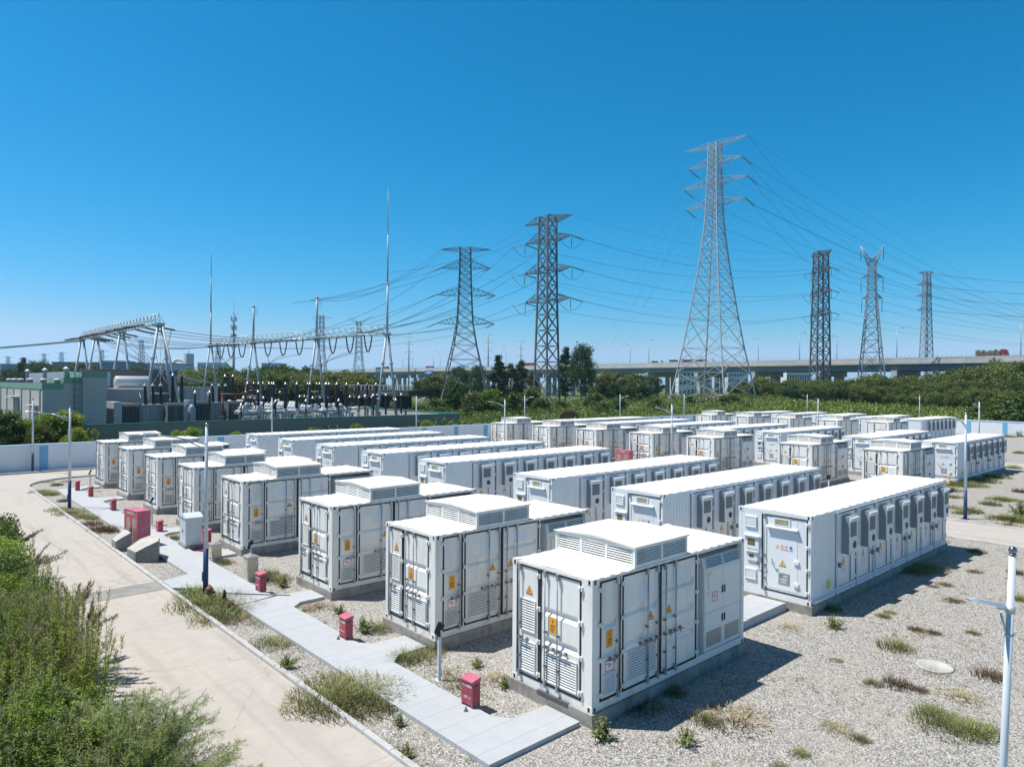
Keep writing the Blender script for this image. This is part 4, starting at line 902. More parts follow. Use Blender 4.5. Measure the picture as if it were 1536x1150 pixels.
def transformer(label, x, y, w=6.0):
    t = thing('transformer', label, 'transformer', (x, y, 0))
    mb = MB(); mb.box(0, w, 0, 3.2, .5, 4.0); mb.box(-.1, w+.1, -.1, 3.3, 4.003, 4.2); mb.box(.2, w-.2, .2, 3, 0, .497)
    for k in range(6): mb.box(.3+k*w/6.3, .45+k*w/6.3, -.12, -.002, .6, 3.9)
    mb.build('tank', M['transformer_grey'], t)
    for (x0, y0) in ((-2.2, -1.6), (-2.2, .8), (w*.45, -1.9)):
        mb = MB()
        for k in range(11): mb.box(x0+k*.18, x0+k*.18+.07, y0, y0+1.7, .9, 4.4)
        mb.tube((x0, y0+.85, 4.3), (x0+2.2, y0+.85, 4.3), .12); mb.tube((x0, y0+.85, 1.0), (x0+2.2, y0+.85, 1.0), .12); mb.build('radiator', M['radiator_grey'], t)
    mb = MB(); mb.box(-3.2, -2.35, -1.9, 2.4, .4, 4.6); mb.build('control_cubicle', M['gis_paint'], t)
    for k in range(3):
        mb = MB(); mb.lathe((w*.62+k*1.0, -1.3, 0), [(.42, .3), (.45, .4), (.45, 3.7), (.3, 4.0), (.1, 4.2)], 14); mb.build('riser', M['transformer_grey'], t)
    for k in range(3): bushing(t, 1.0+k*.9, 1.0, 4.2, 2.4, .26, (.25, -.12))
    for k in range(2): bushing(t, w-1.6+k*1.1, 2.0, 4.2, 3.6, .3)
    for k in range(2): bushing(t, w+.2+k*1.8, -1.0, 3.4, 2.2, .22)
    mb = MB(); mb.path([(.4, .5, 4.2), (.3, .5, 5.0), (.5, 2, 5.6)], .05, 6); mb.build('pipe', M['transformer_grey'], t)
    return t
transformer('grey transformer with cooling fins directly right of the pale building', 12.5, 82.5)
transformer('grey transformer half hidden behind the right gantry legs', 22.5, 88.0, 4.6)
# switchgear bays
def gis(x, y, label, rz=0, L=6, nb=3, cubs=2, tall=True):
    t = thing('switchgear', label, 'switchgear', (x, y, 0), rz, 'gas insulated switchgear bays')
    for k in range(cubs):
        mb = MB(); x0 = k*1.5; mb.box(x0, x0+1.1, -.5, .35, .15, 2.3); mb.box(x0-.05, x0+1.15, -.55, .4, 2.303, 2.38); mb.box(x0+.08, x0+.5, -.52, -.502, .3, 2.2); mb.box(x0+.55, x0+1.02, -.52, -.502, .3, 2.2); mb.build('control_cubicle', M['gis_paint'], t)
    for j in range(3):
        mb = MB(); z = 2.9-.0*j; yy = 1.2+j*1.1
        mb.tube((0, yy, z), (L, yy, z), .26, n=10)
        for k in range(int(L/1.2)): mb.tube((k*1.2+.3, yy, z), (k*1.2+.42, yy, z), .36, n=10)
        mb.build('bus_duct', M['gis_paint'], t)
        for k in range(int(L/2.0)):
            mb = MB(); xx = .9+k*2.0; mb.lathe((xx, yy, .4), [(.2, 0), (.38, .1), (.42, 1.4), (.30, 1.7), (.28, 2.4), (.42, 2.5), (.46, 2.9), (.38, 3.2), (.16, 3.35)], 10); mb.tube((xx-.5, yy-.2, 2.2), (xx+.5, yy+.2, 2.0), .10); mb.box(xx-.25, xx+.25, yy-.25, yy+.25, 0, .4); mb.build('breaker', M['gis_paint'], t)
    mb = MB()
    for k in range(int(L)):
        mb.box(k+.1, k+.2, .6, .7, 0, 2.6); mb.box(k+.1, k+.2, 3.7, 3.8, 0, 2.6); mb.tube((k+.15, .65, 2.4), (k+.9, 3.7, 1.4), .05)
    mb.build('support_frame', M['galvanised'], t)
    for k in range(nb):
        xx = L+.6+k*1.9
        mb = MB(); mb.tube((L-.3, 1.2+k*1.1, 2.9), (xx, .3+k*.4, 2.9), .2, n=8); mb.lathe((xx, .3+k*.4, 2.5), [(.28, 0), (.3, .1), (.3, .75), (.2, .85)], 10); mb.tube((xx, .3+k*.4, 0), (xx, .3+k*.4, 2.5), .12); mb.build('riser_duct', M['gis_paint'], t)
        bushing(t, xx, .3+k*.4, 3.35, 3.4 if tall else 2.6, .3)
    return t
gis(25.2, 83.0, 'white switchgear bay with black bushings left behind the lamp post', L=4, nb=3)
gis(33.0, 83.5, 'white switchgear bay with cubicles in the middle of the substation', L=4.5, nb=3, cubs=3)
gis(33.5, 93, 'white switchgear bay behind the middle cubicles', L=6, nb=3)
gis(41.0, 89, 'rightmost white switchgear bay with long bus ducts', L=5, nb=3, cubs=1)
gis(36, 103, 'rear white switchgear bay under the middle of the gantry', L=8, nb=3)
gis(26, 97, 'rear white switchgear bay on the left before the panelled wall', L=5, nb=3)
gis(34, 117, 'farthest white switchgear bay under the left part of the gantry', L=6, nb=3)
for i, (px, dd) in enumerate(((552, 116), (566, 112), (579, 108), (602, 112), (504, 120), (420, 130), (412, 126), (560, 104))):
    x, y = gd(px, dd); t = thing('surge_arrester', 'slender dark arrester column standing on a steel post in the substation', 'arrester', (x, y, 0), 0, 'dark arrester columns in the substation')
    mb = MB(); mb.tube((0, 0, 0), (0, 0, 2.2), .12); mb.box(-.3, .3, -.3, .3, 0, .1); mb.build('post', M['galvanised'], t); bushing(t, 0, 0, 2.2, 2.9, .2, name='insulator')

# red pipe portal and more fine equipment
t = thing('pipe_portal', 'dark red pipe portal right of the gantry legs in the substation', 'portal', (23.2, 84.6, 0))
for x in (0, 4.6): mb = MB(); mb.tube((x, 0, 0), (x, 0, 5.4), .11, n=8); mb.build('portal_post', M['pipe_red'], t)
mb = MB(); mb.tube((-.3, 0, 5.4), (4.9, 0, 5.4), .1, n=8); mb.build('portal_beam', M['pipe_red'], t)
rnd = random.Random(8)
for i in range(13):
    x = 21+i*2.35; y = 78.0+rnd.uniform(0, 1.5); t = thing('instrument_post', 'short grey steel column with fittings just behind the grey wall', 'post', (x, y, 0), rnd.uniform(-.3, .3), 'steel columns behind the grey wall')
    h = rnd.choice((2.6, 3.0, 3.6)); mb = MB(); mb.box(-.11, .11, -.11, .11, 0, h); mb.box(-.3, .3, -.2, .2, h, h+.12); mb.build('post', M['radiator_grey'], t)
    if i % 2: bushing(t, 0, 0, h+.12, 1.3, .14, name='insulator')
    else: mb = MB(); mb.box(-.35, .35, -.25, .25, .8, 1.9); mb.build('terminal_box', M['gis_paint'], t)
for i, (x, y) in enumerate(((29, 88), (38.5, 86.5), (46, 86), (30, 92), (47.5, 92), (41, 97))):
    t = thing('disconnector', 'three phase disconnector on thin steel legs among the switchgear', 'disconnector', (x, y, 0), .1*i, 'disconnectors in the substation')
    mb = MB()
    for q in (-1.2, 1.2): mb.tube((q, 0, 0), (q, 0, 3.0), .1, n=6)
    mb.box(-1.6, 1.6, -.12, .12, 3.0, 3.15); mb.build('stand', M['galvanised'], t)
    for q in (-1.3, 0, 1.3): bushing(t, q, 0, 3.15, 1.5, .13, name='insulator')
    mb = MB(); mb.path([(-1.3, 0, 4.8), (0, 0, 5.1), (1.3, 0, 4.8)], .05, 5); mb.build('busbar', M['galvanised'], t)
# ------------------------------------------------------------------ gantries
def gantry(label, x, ys, ztop, masts, loops, brace=True, rz=0.0):
    t = thing('gantry', label, 'gantry', (x, ys[0], 0), rz)
    y0 = ys[0]; sp = 2.1
    for i, y in enumerate(ys):
        for s in (-1, 1):
            mb = MB(); mb.tube((s*sp, y-y0, 0), (s*.22, y-y0, ztop), .22, .17, 10)
            for z in (4.5, 10): f = z/ztop; xx = s*(sp+(.22-sp)*f); mb.tube((xx, y-y0, z), (xx, y-y0, z+.22), .30, n=10)
            mb.build('frame_leg', M['galv_matt'], t)
        mb = MB(); zz = 5.5; f = zz/ztop; w = sp+(.22-sp)*f; mb.tube((-w, y-y0, zz), (w, y-y0, zz), .08); mb.box(-.5, .5, y-y0-.35, y-y0+.35, ztop-.1, ztop+.25); mb.build('cross_brace', M['galv_matt'], t)
    if brace: mb = MB(); mb.tube((2.4, -3.4, 0), (.2, -.2, ztop), .2, .16, 10); mb.build('frame_leg', M['galv_matt'], t)
    for (ya, yb) in zip(ys, ys[1:]):
        a, b = ya-y0, yb-y0; L = b-a; n = max(4, int(L/1.7)); mb = MB(); zb, zt, w = ztop+.26, ztop+1.55, .6
        for xx in (-w, w): mb.tube((xx, a, zb), (xx, b, zb), .07, n=5)
        mb.tube((0, a+.4, zt), (0, b-.4, zt), .06, n=5)
        for k in range(n):
            p = a+L*k/n; q = a+L*(k+.5)/n; e = a+L*(k+1)/n
            for xx in (-w, w): mb.tube((xx, p, zb), (0, q, zt), .034, n=4); mb.tube((0, q, zt), (xx, e, zb), .034, n=4)
            mb.tube((-w, p, zb), (w, e, zb), .04, n=4)
        mb.build('lattice_beam', M['tower_bright'], t)
        for k in range(loops):
            yy = a+L*(k+1)/(loops+1)+(.8 if k else -.8)*0
            mb = MB(); pts = []
            for i in range(11):
                u = -1+2*i/10; pts.append((u*.75, yy, ztop+.1-2.6*(1-abs(u)**2.2)))
            mb.path(pts, .12, 6); mb.build('insulator_loop', M['insulator_string'], t)
    for (i, zt) in masts:
        y = ys[i]-y0; mb = MB(); z = ztop; segs = [(z, .17), (z+(zt-z)*.35, .14), (z+(zt-z)*.7, .08), (zt, .03)] if zt > 30 else [(z, .2), (zt, .17)]
        for (za, ra), (zb, rb) in zip(segs, segs[1:]): mb.tube((0, y, za), (0, y, zb), ra, rb*1.1, 8); mb.tube((0, y, zb-.15), (0, y, zb+.1), rb*1.7, n=8)
        for k in range(3): mb.tube((0, y, zt-.4-.5*k), (.7, y-.3, zt-.5-.5*k), .05) if zt < 30 else None
        mb.build('lightning_mast' if zt > 30 else 'mast_extension', M['galv_matt'], t)
    return t
GY1 = [86.3, 105.7, 122.8, 133.8]; GY2 = [80.6, 100.1, 122.1, 140.3]
g1 = gantry('left lattice gantry on four leaning tube frames beside the pale building', 15.8, GY1, 14.4, [], 0)
gx2 = lambda y: 46.58-(y-80.6)*.1035
g2 = gantry('long lattice gantry with hanging insulator loops and lightning masts', 46.58, GY2, 14.5, [(0, 36.8), (1, 21.7), (2, 21.7), (3, 35.7)], 3, False, .1035)
for i in range(3):
    for k in range(3):
        y = GY1[i]+(GY1[i+1]-GY1[i])*(k+1)/4-GY1[0]
        for s in (-1, 1):
            mb = MB(); mb.path([(s*.5, y, 14.7), (s*2.0, y-.1, 14.35), (s*3.2, y-.2, 14.15)], .13, 6); mb.build('insulator_string', M['insulator_string'], g1)
for i in range(3):
    for k in range(3):
        y1 = GY1[i]+(GY1[i+1]-GY1[i])*(k+1)/4; y2 = GY2[i]+(GY2[i+1]-GY2[i])*(k+1)/4
        wire((19.0, y1-.2, 14.1), (gx2(y2)-.4, y2, 14.6), 1.0, 'thin conductor strung between the left gantry and the long gantry', 'conductors between the two gantries', .05)
        wire((15.8, y1, 14.2), (17.5+k*.9, y1-4 if i else 86, 6.4+.3*k), -.0, 'thin dropper wire falling from the left gantry', 'dropper wires under the left gantry', .045, n=2) if False else None
        wire((15.8+2.8, y1, 14.2), (14.5+k*.9+6*i, 84.5+8*i, 6.8), 1.2, 'thin dropper wire curving down from the left gantry to the bushings', 'dropper wires under the left gantry', .045, n=8)
        wire((gx2(y2), y2, 12.0), (34+5*k, y2+2-i, 7.0), -1.0, 'thin dropper wire from the long gantry to the switchgear', 'dropper wires under the long gantry', .05, n=8)
for k in range(4): wire((15.8, 133.8-.6*(k%2), 14.3+.15*(k//2)), D(-160, 529+4*(k%2)+1.2*(k//2), 190), .3, 'thick conductor leaving the left gantry towards the left edge', 'conductors leaving to the left edge', .10)

# ================================================================== lattice towers
def lattice(levels, rl, rb, bar_n=4, horiz=True, sub=False):
    mb = MB()
    C = lambda z, h: [(-h, -h, z), (h, -h, z), (h, h, z), (-h, h, z)]
    for (za, ha), (zb, hb) in zip(levels, levels[1:]):
        A = C(za, ha); B = C(zb, hb)
        for k in range(4):
            mb.tube(A[k], B[k], rl, rl, bar_n, False, False); j = (k+1) % 4
            mb.tube(A[k], B[j], rb, rb, bar_n, False, False); mb.tube(A[j], B[k], rb, rb, bar_n, False, False)
            if horiz: mb.tube(B[k], B[j], rb*.9, rb*.9, bar_n, False, False)
            if sub:
                m = lambda p, q, t: Vector(p).lerp(Vector(q), t)
                mb.tube(m(A[k], B[k], .5), m(A[k], B[j], .25), rb*.6, rb*.6, 3, False, False); mb.tube(m(A[k], B[k], .5), m(A[j], B[k], .75), rb*.6, rb*.6, 3, False, False)
                mb.tube(m(A[j], B[j], .5), m(A[j], B[k], .25), rb*.6, rb*.6, 3, False, False); mb.tube(m(A[j], B[j], .5), m(A[k], B[j], .75), rb*.6, rb*.6, 3, False, False)
    return mb
def dens(levels, k=1.0):
    out = [levels[0]]
    for (za, ha), (zb, hb) in zip(levels, levels[1:]):
        n = max(1, round((zb-za)/((ha+hb)*k)))
        for i in range(1, n+1): f = i/n; out.append((za+(zb-za)*f, ha+(hb-ha)*f))
    return out
def arm_mesh(hw, z, L, dh, rise, s, r, n=5):
    """truss arm along local x: two lower chords and two upper chords meeting at the tip"""
    mb = MB(); tip = Vector((s*L, 0, z+rise))
    lo = [Vector((s*hw, -hw, z)), Vector((s*hw, hw, z))]; up = [Vector((s*hw, -hw, z+dh)), Vector((s*hw, hw, z+dh))]
    for v in lo+up: mb.tube(v, tip, r, r*.8, 4, False, False)
    for i in range(n):
        a, b = i/n, (i+.5)/n; c = (i+1)/n
        for q in (0, 1):
            mb.tube(lo[q].lerp(tip, a), up[q].lerp(tip, b), r*.6, r*.6, 3, False, False); mb.tube(up[q].lerp(tip, b), lo[q].lerp(tip, c), r*.6, r*.6, 3, False, False)
        mb.tube(lo[0].lerp(tip, a), lo[1].lerp(tip, c), r*.55, r*.55, 3, False, False); mb.tube(lo[1].lerp(tip, a), lo[0].lerp(tip, a), r*.55, r*.55, 3, False, False); mb.tube(up[0].lerp(tip, a), up[1].lerp(tip, b), r*.5, r*.5, 3, False, False)
    return mb
TIPS = {}
def tower(key, label, x, y, z0, levels, arms, rz, rl, rb, mat, k=1.0, sub=False, ins=None, name='lattice_tower', group=None):
    t = thing(name, label, 'lattice tower', (x, y, z0), rz, group)
    lattice(dens(levels, k), rl, rb, sub=sub).build('tower_body', M[mat], t)
    tips = []; c, s_ = math.cos(rz), math.sin(rz)
    for (z, L, dh, rise, hw) in arms:
        for s in (-1, 1):
            LL = L if not isinstance(L, tuple) else L[0 if s < 0 else 1]
            arm_mesh(hw, z, LL, dh, rise, s, rb*.8).build('cross_arm', M[mat], t)
            tips.append(Vector((x+c*s*LL, y+s_*s*LL, z0+z+rise)))
    mb = MB()
    for (dx, dy) in ((1, 1), (1, -1), (-1, 1), (-1, -1)): h = levels[0][1]; mb.box(dx*h-.6, dx*h+.6, dy*h-.6, dy*h+.6, -1.5, .25)
    mb.build('footing', M['kerb_concrete'], t)
    if ins:
        for i in range(2, len(tips)):           # earth wire arms carry no strings
            z, L, dh, rise, hw = arms[i//2]; s = -1 if i % 2 == 0 else 1; LL = L if not isinstance(L, tuple) else L[0 if s < 0 else 1]
            for dvec in ins:
                mb = MB(); a = Vector((s*LL, 0, z+rise-.1)); d3 = Vector((dvec[0]*c+dvec[1]*s_, -dvec[0]*s_+dvec[1]*c, dvec[2]))
                for off in (-.22, .22): mb.tube(a+Vector((off, 0, 0)), a+d3+Vector((off, 0, 0)), .085, n=5)
                mb.build('insulator_string', M['insulator_green'], t)
            if len(ins) > 1:
                e0 = a+Vector((ins[0][0]*c+ins[0][1]*s_, -ins[0][0]*s_+ins[0][1]*c, ins[0][2])); e1 = a+Vector((ins[1][0]*c+ins[1][1]*s_, -ins[1][0]*s_+ins[1][1]*c, ins[1][2]))
                mb = MB(); mb.path(sag_pts(e0, e1, 2.6, 10), .06, 4); mb.build('jumper_loop', M['wire_dark'], t)
                mb = MB(); mb.tube(a, a-Vector((0, 0, 3.0)), .09, n=5); mb.build('jumper_insulator', M['wire_dark'], t)
    TIPS[key] = tips; return t
x, y = gd(697, 215)
tower('P1', 'splayed lattice tower with four cross arms left of the poplars', x, y, 0, [(0, 7.2), (10, 5.6), (19, 3.6), (26, 2.4), (35, 1.95), (43.5, 1.7), (49, 1.6)],
      [(48, 7.7, 1.2, .6, 1.6), (42.6, 7.6, 2.6, .3, 1.7), (34.2, 9.2, 2.6, .3, 1.95), (25.4, 9.0, 2.6, .3, 2.3)], R(-42), .20, .095, 'tower_steel', .62, ins=[(-3.4, -.2, -1.4)])
x, y = gd(820, 195)
tower('P2', 'narrow tower of thick steel pipes standing left of the big dark poplar', x, y, 0, [(0, 2.6), (31, 1.95), (54, 1.7)],
      [(52.5, 9.4, 1.6, .6, 2.0), (47.2, 9.2, 2.2, .4, 2.1), (38.6, 9.4, 2.2, .4, 2.25), (30.2, 9.0, 2.2, .4, 2.35)], R(-90), .30, .15, 'tower_steel', 1.0, ins=[(-3.6, 1.2, -1.0), (4.2, -.6, -.7)])
x, y = gd(1070, 200); zb = 3.7
tower('P3', 'tallest bright lattice tower with widely splayed legs in front of the highway', x, y, zb, [(0, 8.6), (14, 6.2), (22.6, 5.0), (31.3, 3.9), (39, 3.0), (46.7, 2.25), (52.5, 1.85), (56, 1.75), (62, 1.5), (67.6, 1.4), (73, 1.3)],
      [(72.0, 10.2, 1.3, .9, 1.3), (66.8, 8.6, 2.0, .7, 1.4), (61, 10.2, 2.0, .7, 1.5), (55, 9.6, 2.0, .7, 1.75)], R(-90), .21, .10, 'tower_bright', .62, sub=True, ins=[(3.2, -1.2, -2.0)])
x, y = gd(1230, 270)
tower('P4', 'narrow pipe tower with drooping jumper loops right of the tallest tower', x, y, 0, [(0, 2.9), (36, 2.3), (59, 1.9)],
      [(57.5, 8.0, 1.8, 1.0, 1.9), (51.6, 7.6, 2.2, .4, 2.0), (43, 8.0, 2.2, .4, 2.2), (34.6, 8.0, 2.2, .4, 2.3)], R(52)+PI, .34, .17, 'tower_steel', 1.0, ins=[(-4.5, 1.0, -.6), (4.5, -1.0, -.6)])
x, y = gd(1307, 265)
t5 = tower('P5', 'slim lattice tower with two raised horns behind the tree belt', x, y, 0, [(0, 5.0), (20, 3.2), (34, 2.1), (41, 1.6), (49, 1.3), (55, 1.2)],
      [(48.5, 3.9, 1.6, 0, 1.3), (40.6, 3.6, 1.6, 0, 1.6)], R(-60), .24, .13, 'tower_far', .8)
for s in (-1, 1):
    mb = MB()
    for dy in (-1.2, 1.2): mb.tube((s*.3, dy, 55), (s*4.1, 0, 61), .15, .12, 4); mb.tube((s*1.2, dy, 53), (s*4.1, 0, 61), .15, .12, 4); mb.tube((-s*1.1, dy, 55), (s*1.6, dy*.7, 56.8), .12, .12, 4)
    for k in range(5): f = k/5; mb.tube(Vector((s*.3, 1.2, 55)).lerp(Vector((s*4.1, 0, 61)), f), Vector((s*1.5, -1.2, 53)).lerp(Vector((s*4.1, 0, 61)), f+.1), .1, .1, 3); mb.tube(Vector((s*.3, -1.2, 55)).lerp(Vector((s*4.1, 0, 61)), f), Vector((s*1.5, 1.2, 53)).lerp(Vector((s*4.1, 0, 61)), f+.1), .1, .1, 3)
    mb.build('horn', M['tower_far'], t5)
    for (L, z) in ((3.9, 60.6), (3.8, 48.5), (3.5, 40.6)): mb = MB(); mb.tube((s*L, 0, z), (s*L, 0, z-5.5), .11, n=5); mb.build('insulator_string', M['wire_dark'], t5)
x, y = gd(1389, 400)
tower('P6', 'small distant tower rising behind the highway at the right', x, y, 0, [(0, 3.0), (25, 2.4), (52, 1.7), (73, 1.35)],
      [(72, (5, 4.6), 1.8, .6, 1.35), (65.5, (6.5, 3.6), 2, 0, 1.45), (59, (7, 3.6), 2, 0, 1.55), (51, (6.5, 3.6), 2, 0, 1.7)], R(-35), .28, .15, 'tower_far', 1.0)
def far_tower(px, py, depth, label, w=1.0, style=0, r=.28, group='tiny distant towers on the skyline'):
    x, y = gd(px, depth); H = hz(py, depth); t = thing('lattice_tower', label, 'lattice tower', (x, y, 0), R(-42), group)
    mb = lattice(dens([(0, 5*w), (H*.5, 2.2*w), (H*(.93 if style else 1), 1.4*w)], 1.0), r, r*.55, horiz=False); L = 8*w
    for f in (.97, .82, .67) if style == 0 else (.78,):
        for s in (-1, 1): mb.tube((0, 0, H*f+.8), (s*L, 0, H*f), r*.7, r*.5, 4, False); mb.tube((0, 0, H*f-1.2), (s*L, 0, H*f), r*.7, r*.5, 4, False)
    if style:
        for s in (-1, 1): mb.tube((0, 0, H*.86), (s*L*1.2, 0, H), r*.8, r*.6, 4); mb.tube((s*2, 0, H*.93), (s*L*1.2, 0, H), r*.8, r*.6, 4)
        mb.tube((-L*.5, 0, H*.93), (L*.5, 0, H*.93), r*.6, n=4)
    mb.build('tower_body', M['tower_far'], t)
far_tower(482, 474, 600, 'distant tower seen through the gantry beam, left of its horned neighbour', 1.1, 0, .3, None)
far_tower(538, 475, 560, 'distant horned tower seen through the right half of the gantry beam', 1.1, 1, .3, None)
for px, py, dd in ((12, 539, 900), (66, 534, 900), (92, 532, 850), (152, 528, 700), (212, 513, 650), (327, 517, 650)): far_tower(px, py, dd, 'tiny pale tower far away on the left skyline', .9, 0, .24)
def pole_tower(px, py, depth, label):
    x, y = gd(px, depth); H = hz(py, depth); t = thing('utility_pole', label, 'utility pole', (x, y, 0), R(-42)); mb = MB(); mb.tube((0, 0, 0), (0, 0, H), .7, .35, 8); mb.build('pole', M['tower_far'], t)
    for k in range(5):
        z = H-1.5-k*5.5; mb = MB(); mb.tube((-3.4, 0, z), (3.4, 0, z), .16, n=4); mb.build('cross_arm', M['tower_far'], t)
pole_tower(613, 503, 520, 'distant tubular power pole right of the tall lightning mast'); pole_tower(732, 498, 480, 'distant tubular power pole just right of the splayed tower'); pole_tower(781, 509, 540, 'distant tubular power pole left of the narrow pipe tower')
# telecom mast
x, y = gd(350, 320); t = thing('telecom_mast', 'slender telecom mast with clusters of antennas on the left skyline', 'telecom mast', (x, y, 0))
mb = MB(); mb.tube((0, 0, 0), (0, 0, 26), .75, .55, 12); mb.tube((0, 0, 26), (0, 0, 39), .45, .3, 10); mb.tube((0, 0, 39), (0, 0, 47), .07, .03, 5); mb.build('pole', M['tower_far'], t)
for z in (23, 27, 31, 35):
    mb = MB(); mb.lathe((0, 0, z), [(.9, 0), (1.1, .1), (1.1, .2), (.9, .25)], 10)
    for k in range(6): a = k*PI/3+z; v = Vector((math.cos(a), math.sin(a), 0))*1.15; mb.box(v.x-.14, v.x+.14, v.y-.14, v.y+.14, z+.4*(k%2), z+2.0+.4*(k%2))
    mb.build('antenna_ring', M['tower_far'], t)
mb = MB(); [mb.tube((0, 0, 38), (2.2*math.cos(a), 2.2*math.sin(a), 39), .08) for a in (0, 2.1, 4.2)]; mb.build('whisker', M['tower_far'], t)

# ------------------------------------------------------------------ conductors
T = TIPS
for i in range(0, 8):
    a, b = T['P2'][i], T['P4'][i]; th = .055 if i > 1 else .03
    off = Vector((4.2, -.6, -.7)) if i > 1 else Vector((0, 0, 0)); of2 = Vector((-4.5, 1, -.6)) if i > 1 else Vector((0, 0, 0))
    wire(a+off, b+of2, 4.5, f'{["top", "upper", "middle", "lower"][i//2]} conductor between the narrow pipe tower and the next narrow tower to its right', 'conductors between the pipe towers', th*.85)
    e = Vector(D(1700, 520-12*(3-i//2), 340))
    wire(b-of2, e+Vector((0, 0, 0)), 5, f'{["top", "upper", "middle", "lower"][i//2]} conductor leaving the right hand pipe tower towards the right edge', 'conductors leaving at the right', th*.8)
    end = Vector((gx2(82+2.0*i)+.5, 82+2.0*i, 14.9)) if i > 1 else Vector((gx2(80.6+19.5*i), 80.6+19.5*i, 24 if i == 0 else 21.4))
    wire(a+(Vector((-3.6, 1.2, -1)) if i > 1 else Vector((0, 0, 0))), end, 2.5, f'{["top", "upper", "middle", "lower"][i//2]} conductor falling from the narrow pipe tower to the long gantry', 'conductors from the pipe tower to the gantry', th*.9)
for i, a in enumerate(T['P1']):
    off = Vector((-3.4, -.2, -1.4)) if i > 1 else Vector((0, 0, 0)); yy = 103+5.5*i
    wire(a+off, (gx2(yy)+.5, yy, 14.9 if i > 1 else 21.5), 3.0, f'{["top", "upper", "middle", "lower"][i//2]} conductor between the splayed tower and the long gantry', 'conductors from the splayed tower to the gantry', .045)
    wire(a, Vector(D(1120+i*20, 470+6*(i//2), 620)), 8, f'{["top", "upper", "middle", "lower"][i//2]} faint conductor leaving the splayed tower to the right', 'faint conductors behind the towers', .025) if i < 4 else None
for i, a in enumerate(T['P3']):
    e = Vector(D(1640+6*i, 505+5*(i//2), 420)); th = .05 if i > 1 else .03
    wire(a+(Vector((3.2, -1.2, -2)) if i > 1 else Vector((0, 0, 0))), e, 6, f'{["top", "upper", "middle", "lower"][i//2]} conductor descending from the tallest tower to the right', 'conductors of the tallest tower on the right', th*.7)
    e = Vector(D(860+9*i, 535, 620)); wire(a, e, 10, f'{["top", "upper", "middle", "lower"][i//2]} faint conductor descending from the tallest tower to the left', 'conductors of the tallest tower on the left', .022)
for i, a in enumerate(T['P6']):
    wire(a, Vector(D(1760, 415+14*(i//2)+2*(i % 2), 420)), 5, f'{["top", "upper", "middle", "lower"][i//2]} pale conductor from the distant tower to the right edge', 'pale conductors at the right edge', .09, 'wire_pale')
    if i % 2 == 0: wire(a, Vector(T['P3'][i//2*2+1]) if i//2 < 4 else a, 12, f'{["top", "upper", "middle", "lower"][i//2]} conductor between the tallest tower and the distant tower behind the highway', 'conductors to the distant tower', .03)
for (pa, pb, lb) in (((585, 425, 107), (668, 374, 215), 'splayed tower'), ((467, 450, 119), (585, 428, 107), 'tall mast')):
    wire(D(*pa), D(*pb), 1.0, f'thin earth wire from the gantry post to the {lb}', 'earth wires above the gantry', .04)

# ================================================================== highway on piers
HX = 285; ZP = 18.3
mb = MB(); YS = [-320+20*i for i in range(70)]
for ya, yb in zip(YS, YS[1:]):
    for x in (HX, HX+27): mb.box(x, x+.4, ya+.02, yb-.02, ZP-1.5, ZP)
mb.box(HX-.3, HX+27.7, YS[0], YS[-1], ZP-2.5, ZP-1.503)
vd = thing('highway_viaduct', 'long concrete highway viaduct crossing behind the towers', 'viaduct', (0, 0, 0))
mb.build('deck', M['deck_concrete'], vd)
mb = MB(); 
for x in (HX+1.2, HX+5, HX+9, HX+17, HX+21, HX+25): mb.box(x, x+1.2, YS[0], YS[-1], ZP-5.0, ZP-2.503)
mb.build('girder', M['girder_grey'], vd)
mb = MB(); mb.box(HX+.5, HX+27, YS[0], YS[-1], ZP-1.5, ZP-1.47); mb.build('carriageway', M['asphalt'], vd)
mb = MB()
for i in range(460): y = -90+i*1.6; mb.box(HX+.1, HX+.2, y, y+.1, ZP+.002, ZP+1.0)
mb.build('railing', M['galv_matt'], vd)
for i in range(24):
    y = -60+i*30.0
    mb = MB(); mb.box(HX-.2, HX+12, y-1.1, y+1.1, ZP-7.2, ZP-5.003); mb.box(HX+15, HX+27.2, y-1.1, y+1.1, ZP-7.2, ZP-5.003)
    for x in (HX+2, HX+8, HX+18, HX+23): mb.box(x, x+1.8, y-.9, y+.9, -1, ZP-7.2)
    mb.build('pier', M['deck_concrete'], vd)
def deck_lamp(px, py, x, lb):
    y = on_x(px, x); t = thing('highway_lamp', lb, 'street lamp', (x, y, ZP-1.47), 0, 'slim lamps on the highway'); d = (Vector((x, y, 0))-CAM).dot(_d); H = hz(py, d)-ZP+1.47
    mb = MB(); mb.tube((0, 0, 0), (0, 0, H-.6), .16, .1, 6); mb.build('pole', M['galv_matt'], t)
    s = 1 if x < HX+5 else -1
    mb = MB(); mb.tube((0, 0, H-.6), (s*.6, -.8*s, H-.1), .09, .08, 5); mb.tube((s*.6, -.8*s, H-.1), (s*1.8, -2.0*s, H), .09, .2, 5); mb.build('lamp_head', M['galv_matt'], t)
for px, py, x in ((604, 529, 0), (619, 533, 1), (650, 527, 0), (660, 530, 1), (752, 520, 0), (759, 524, 1), (885, 512, 0), (945, 515, 1), (973, 507, 0), (1137, 505, 1), (1199, 495, 0), (1255, 500, 1), (1345, 487, 0), (1531, 475, 0)):
    deck_lamp(px, py, HX+1 if x == 0 else HX+26.5, 'slim grey lamp on the near edge of the highway deck' if x == 0 else 'slim grey lamp on the far edge of the highway deck')
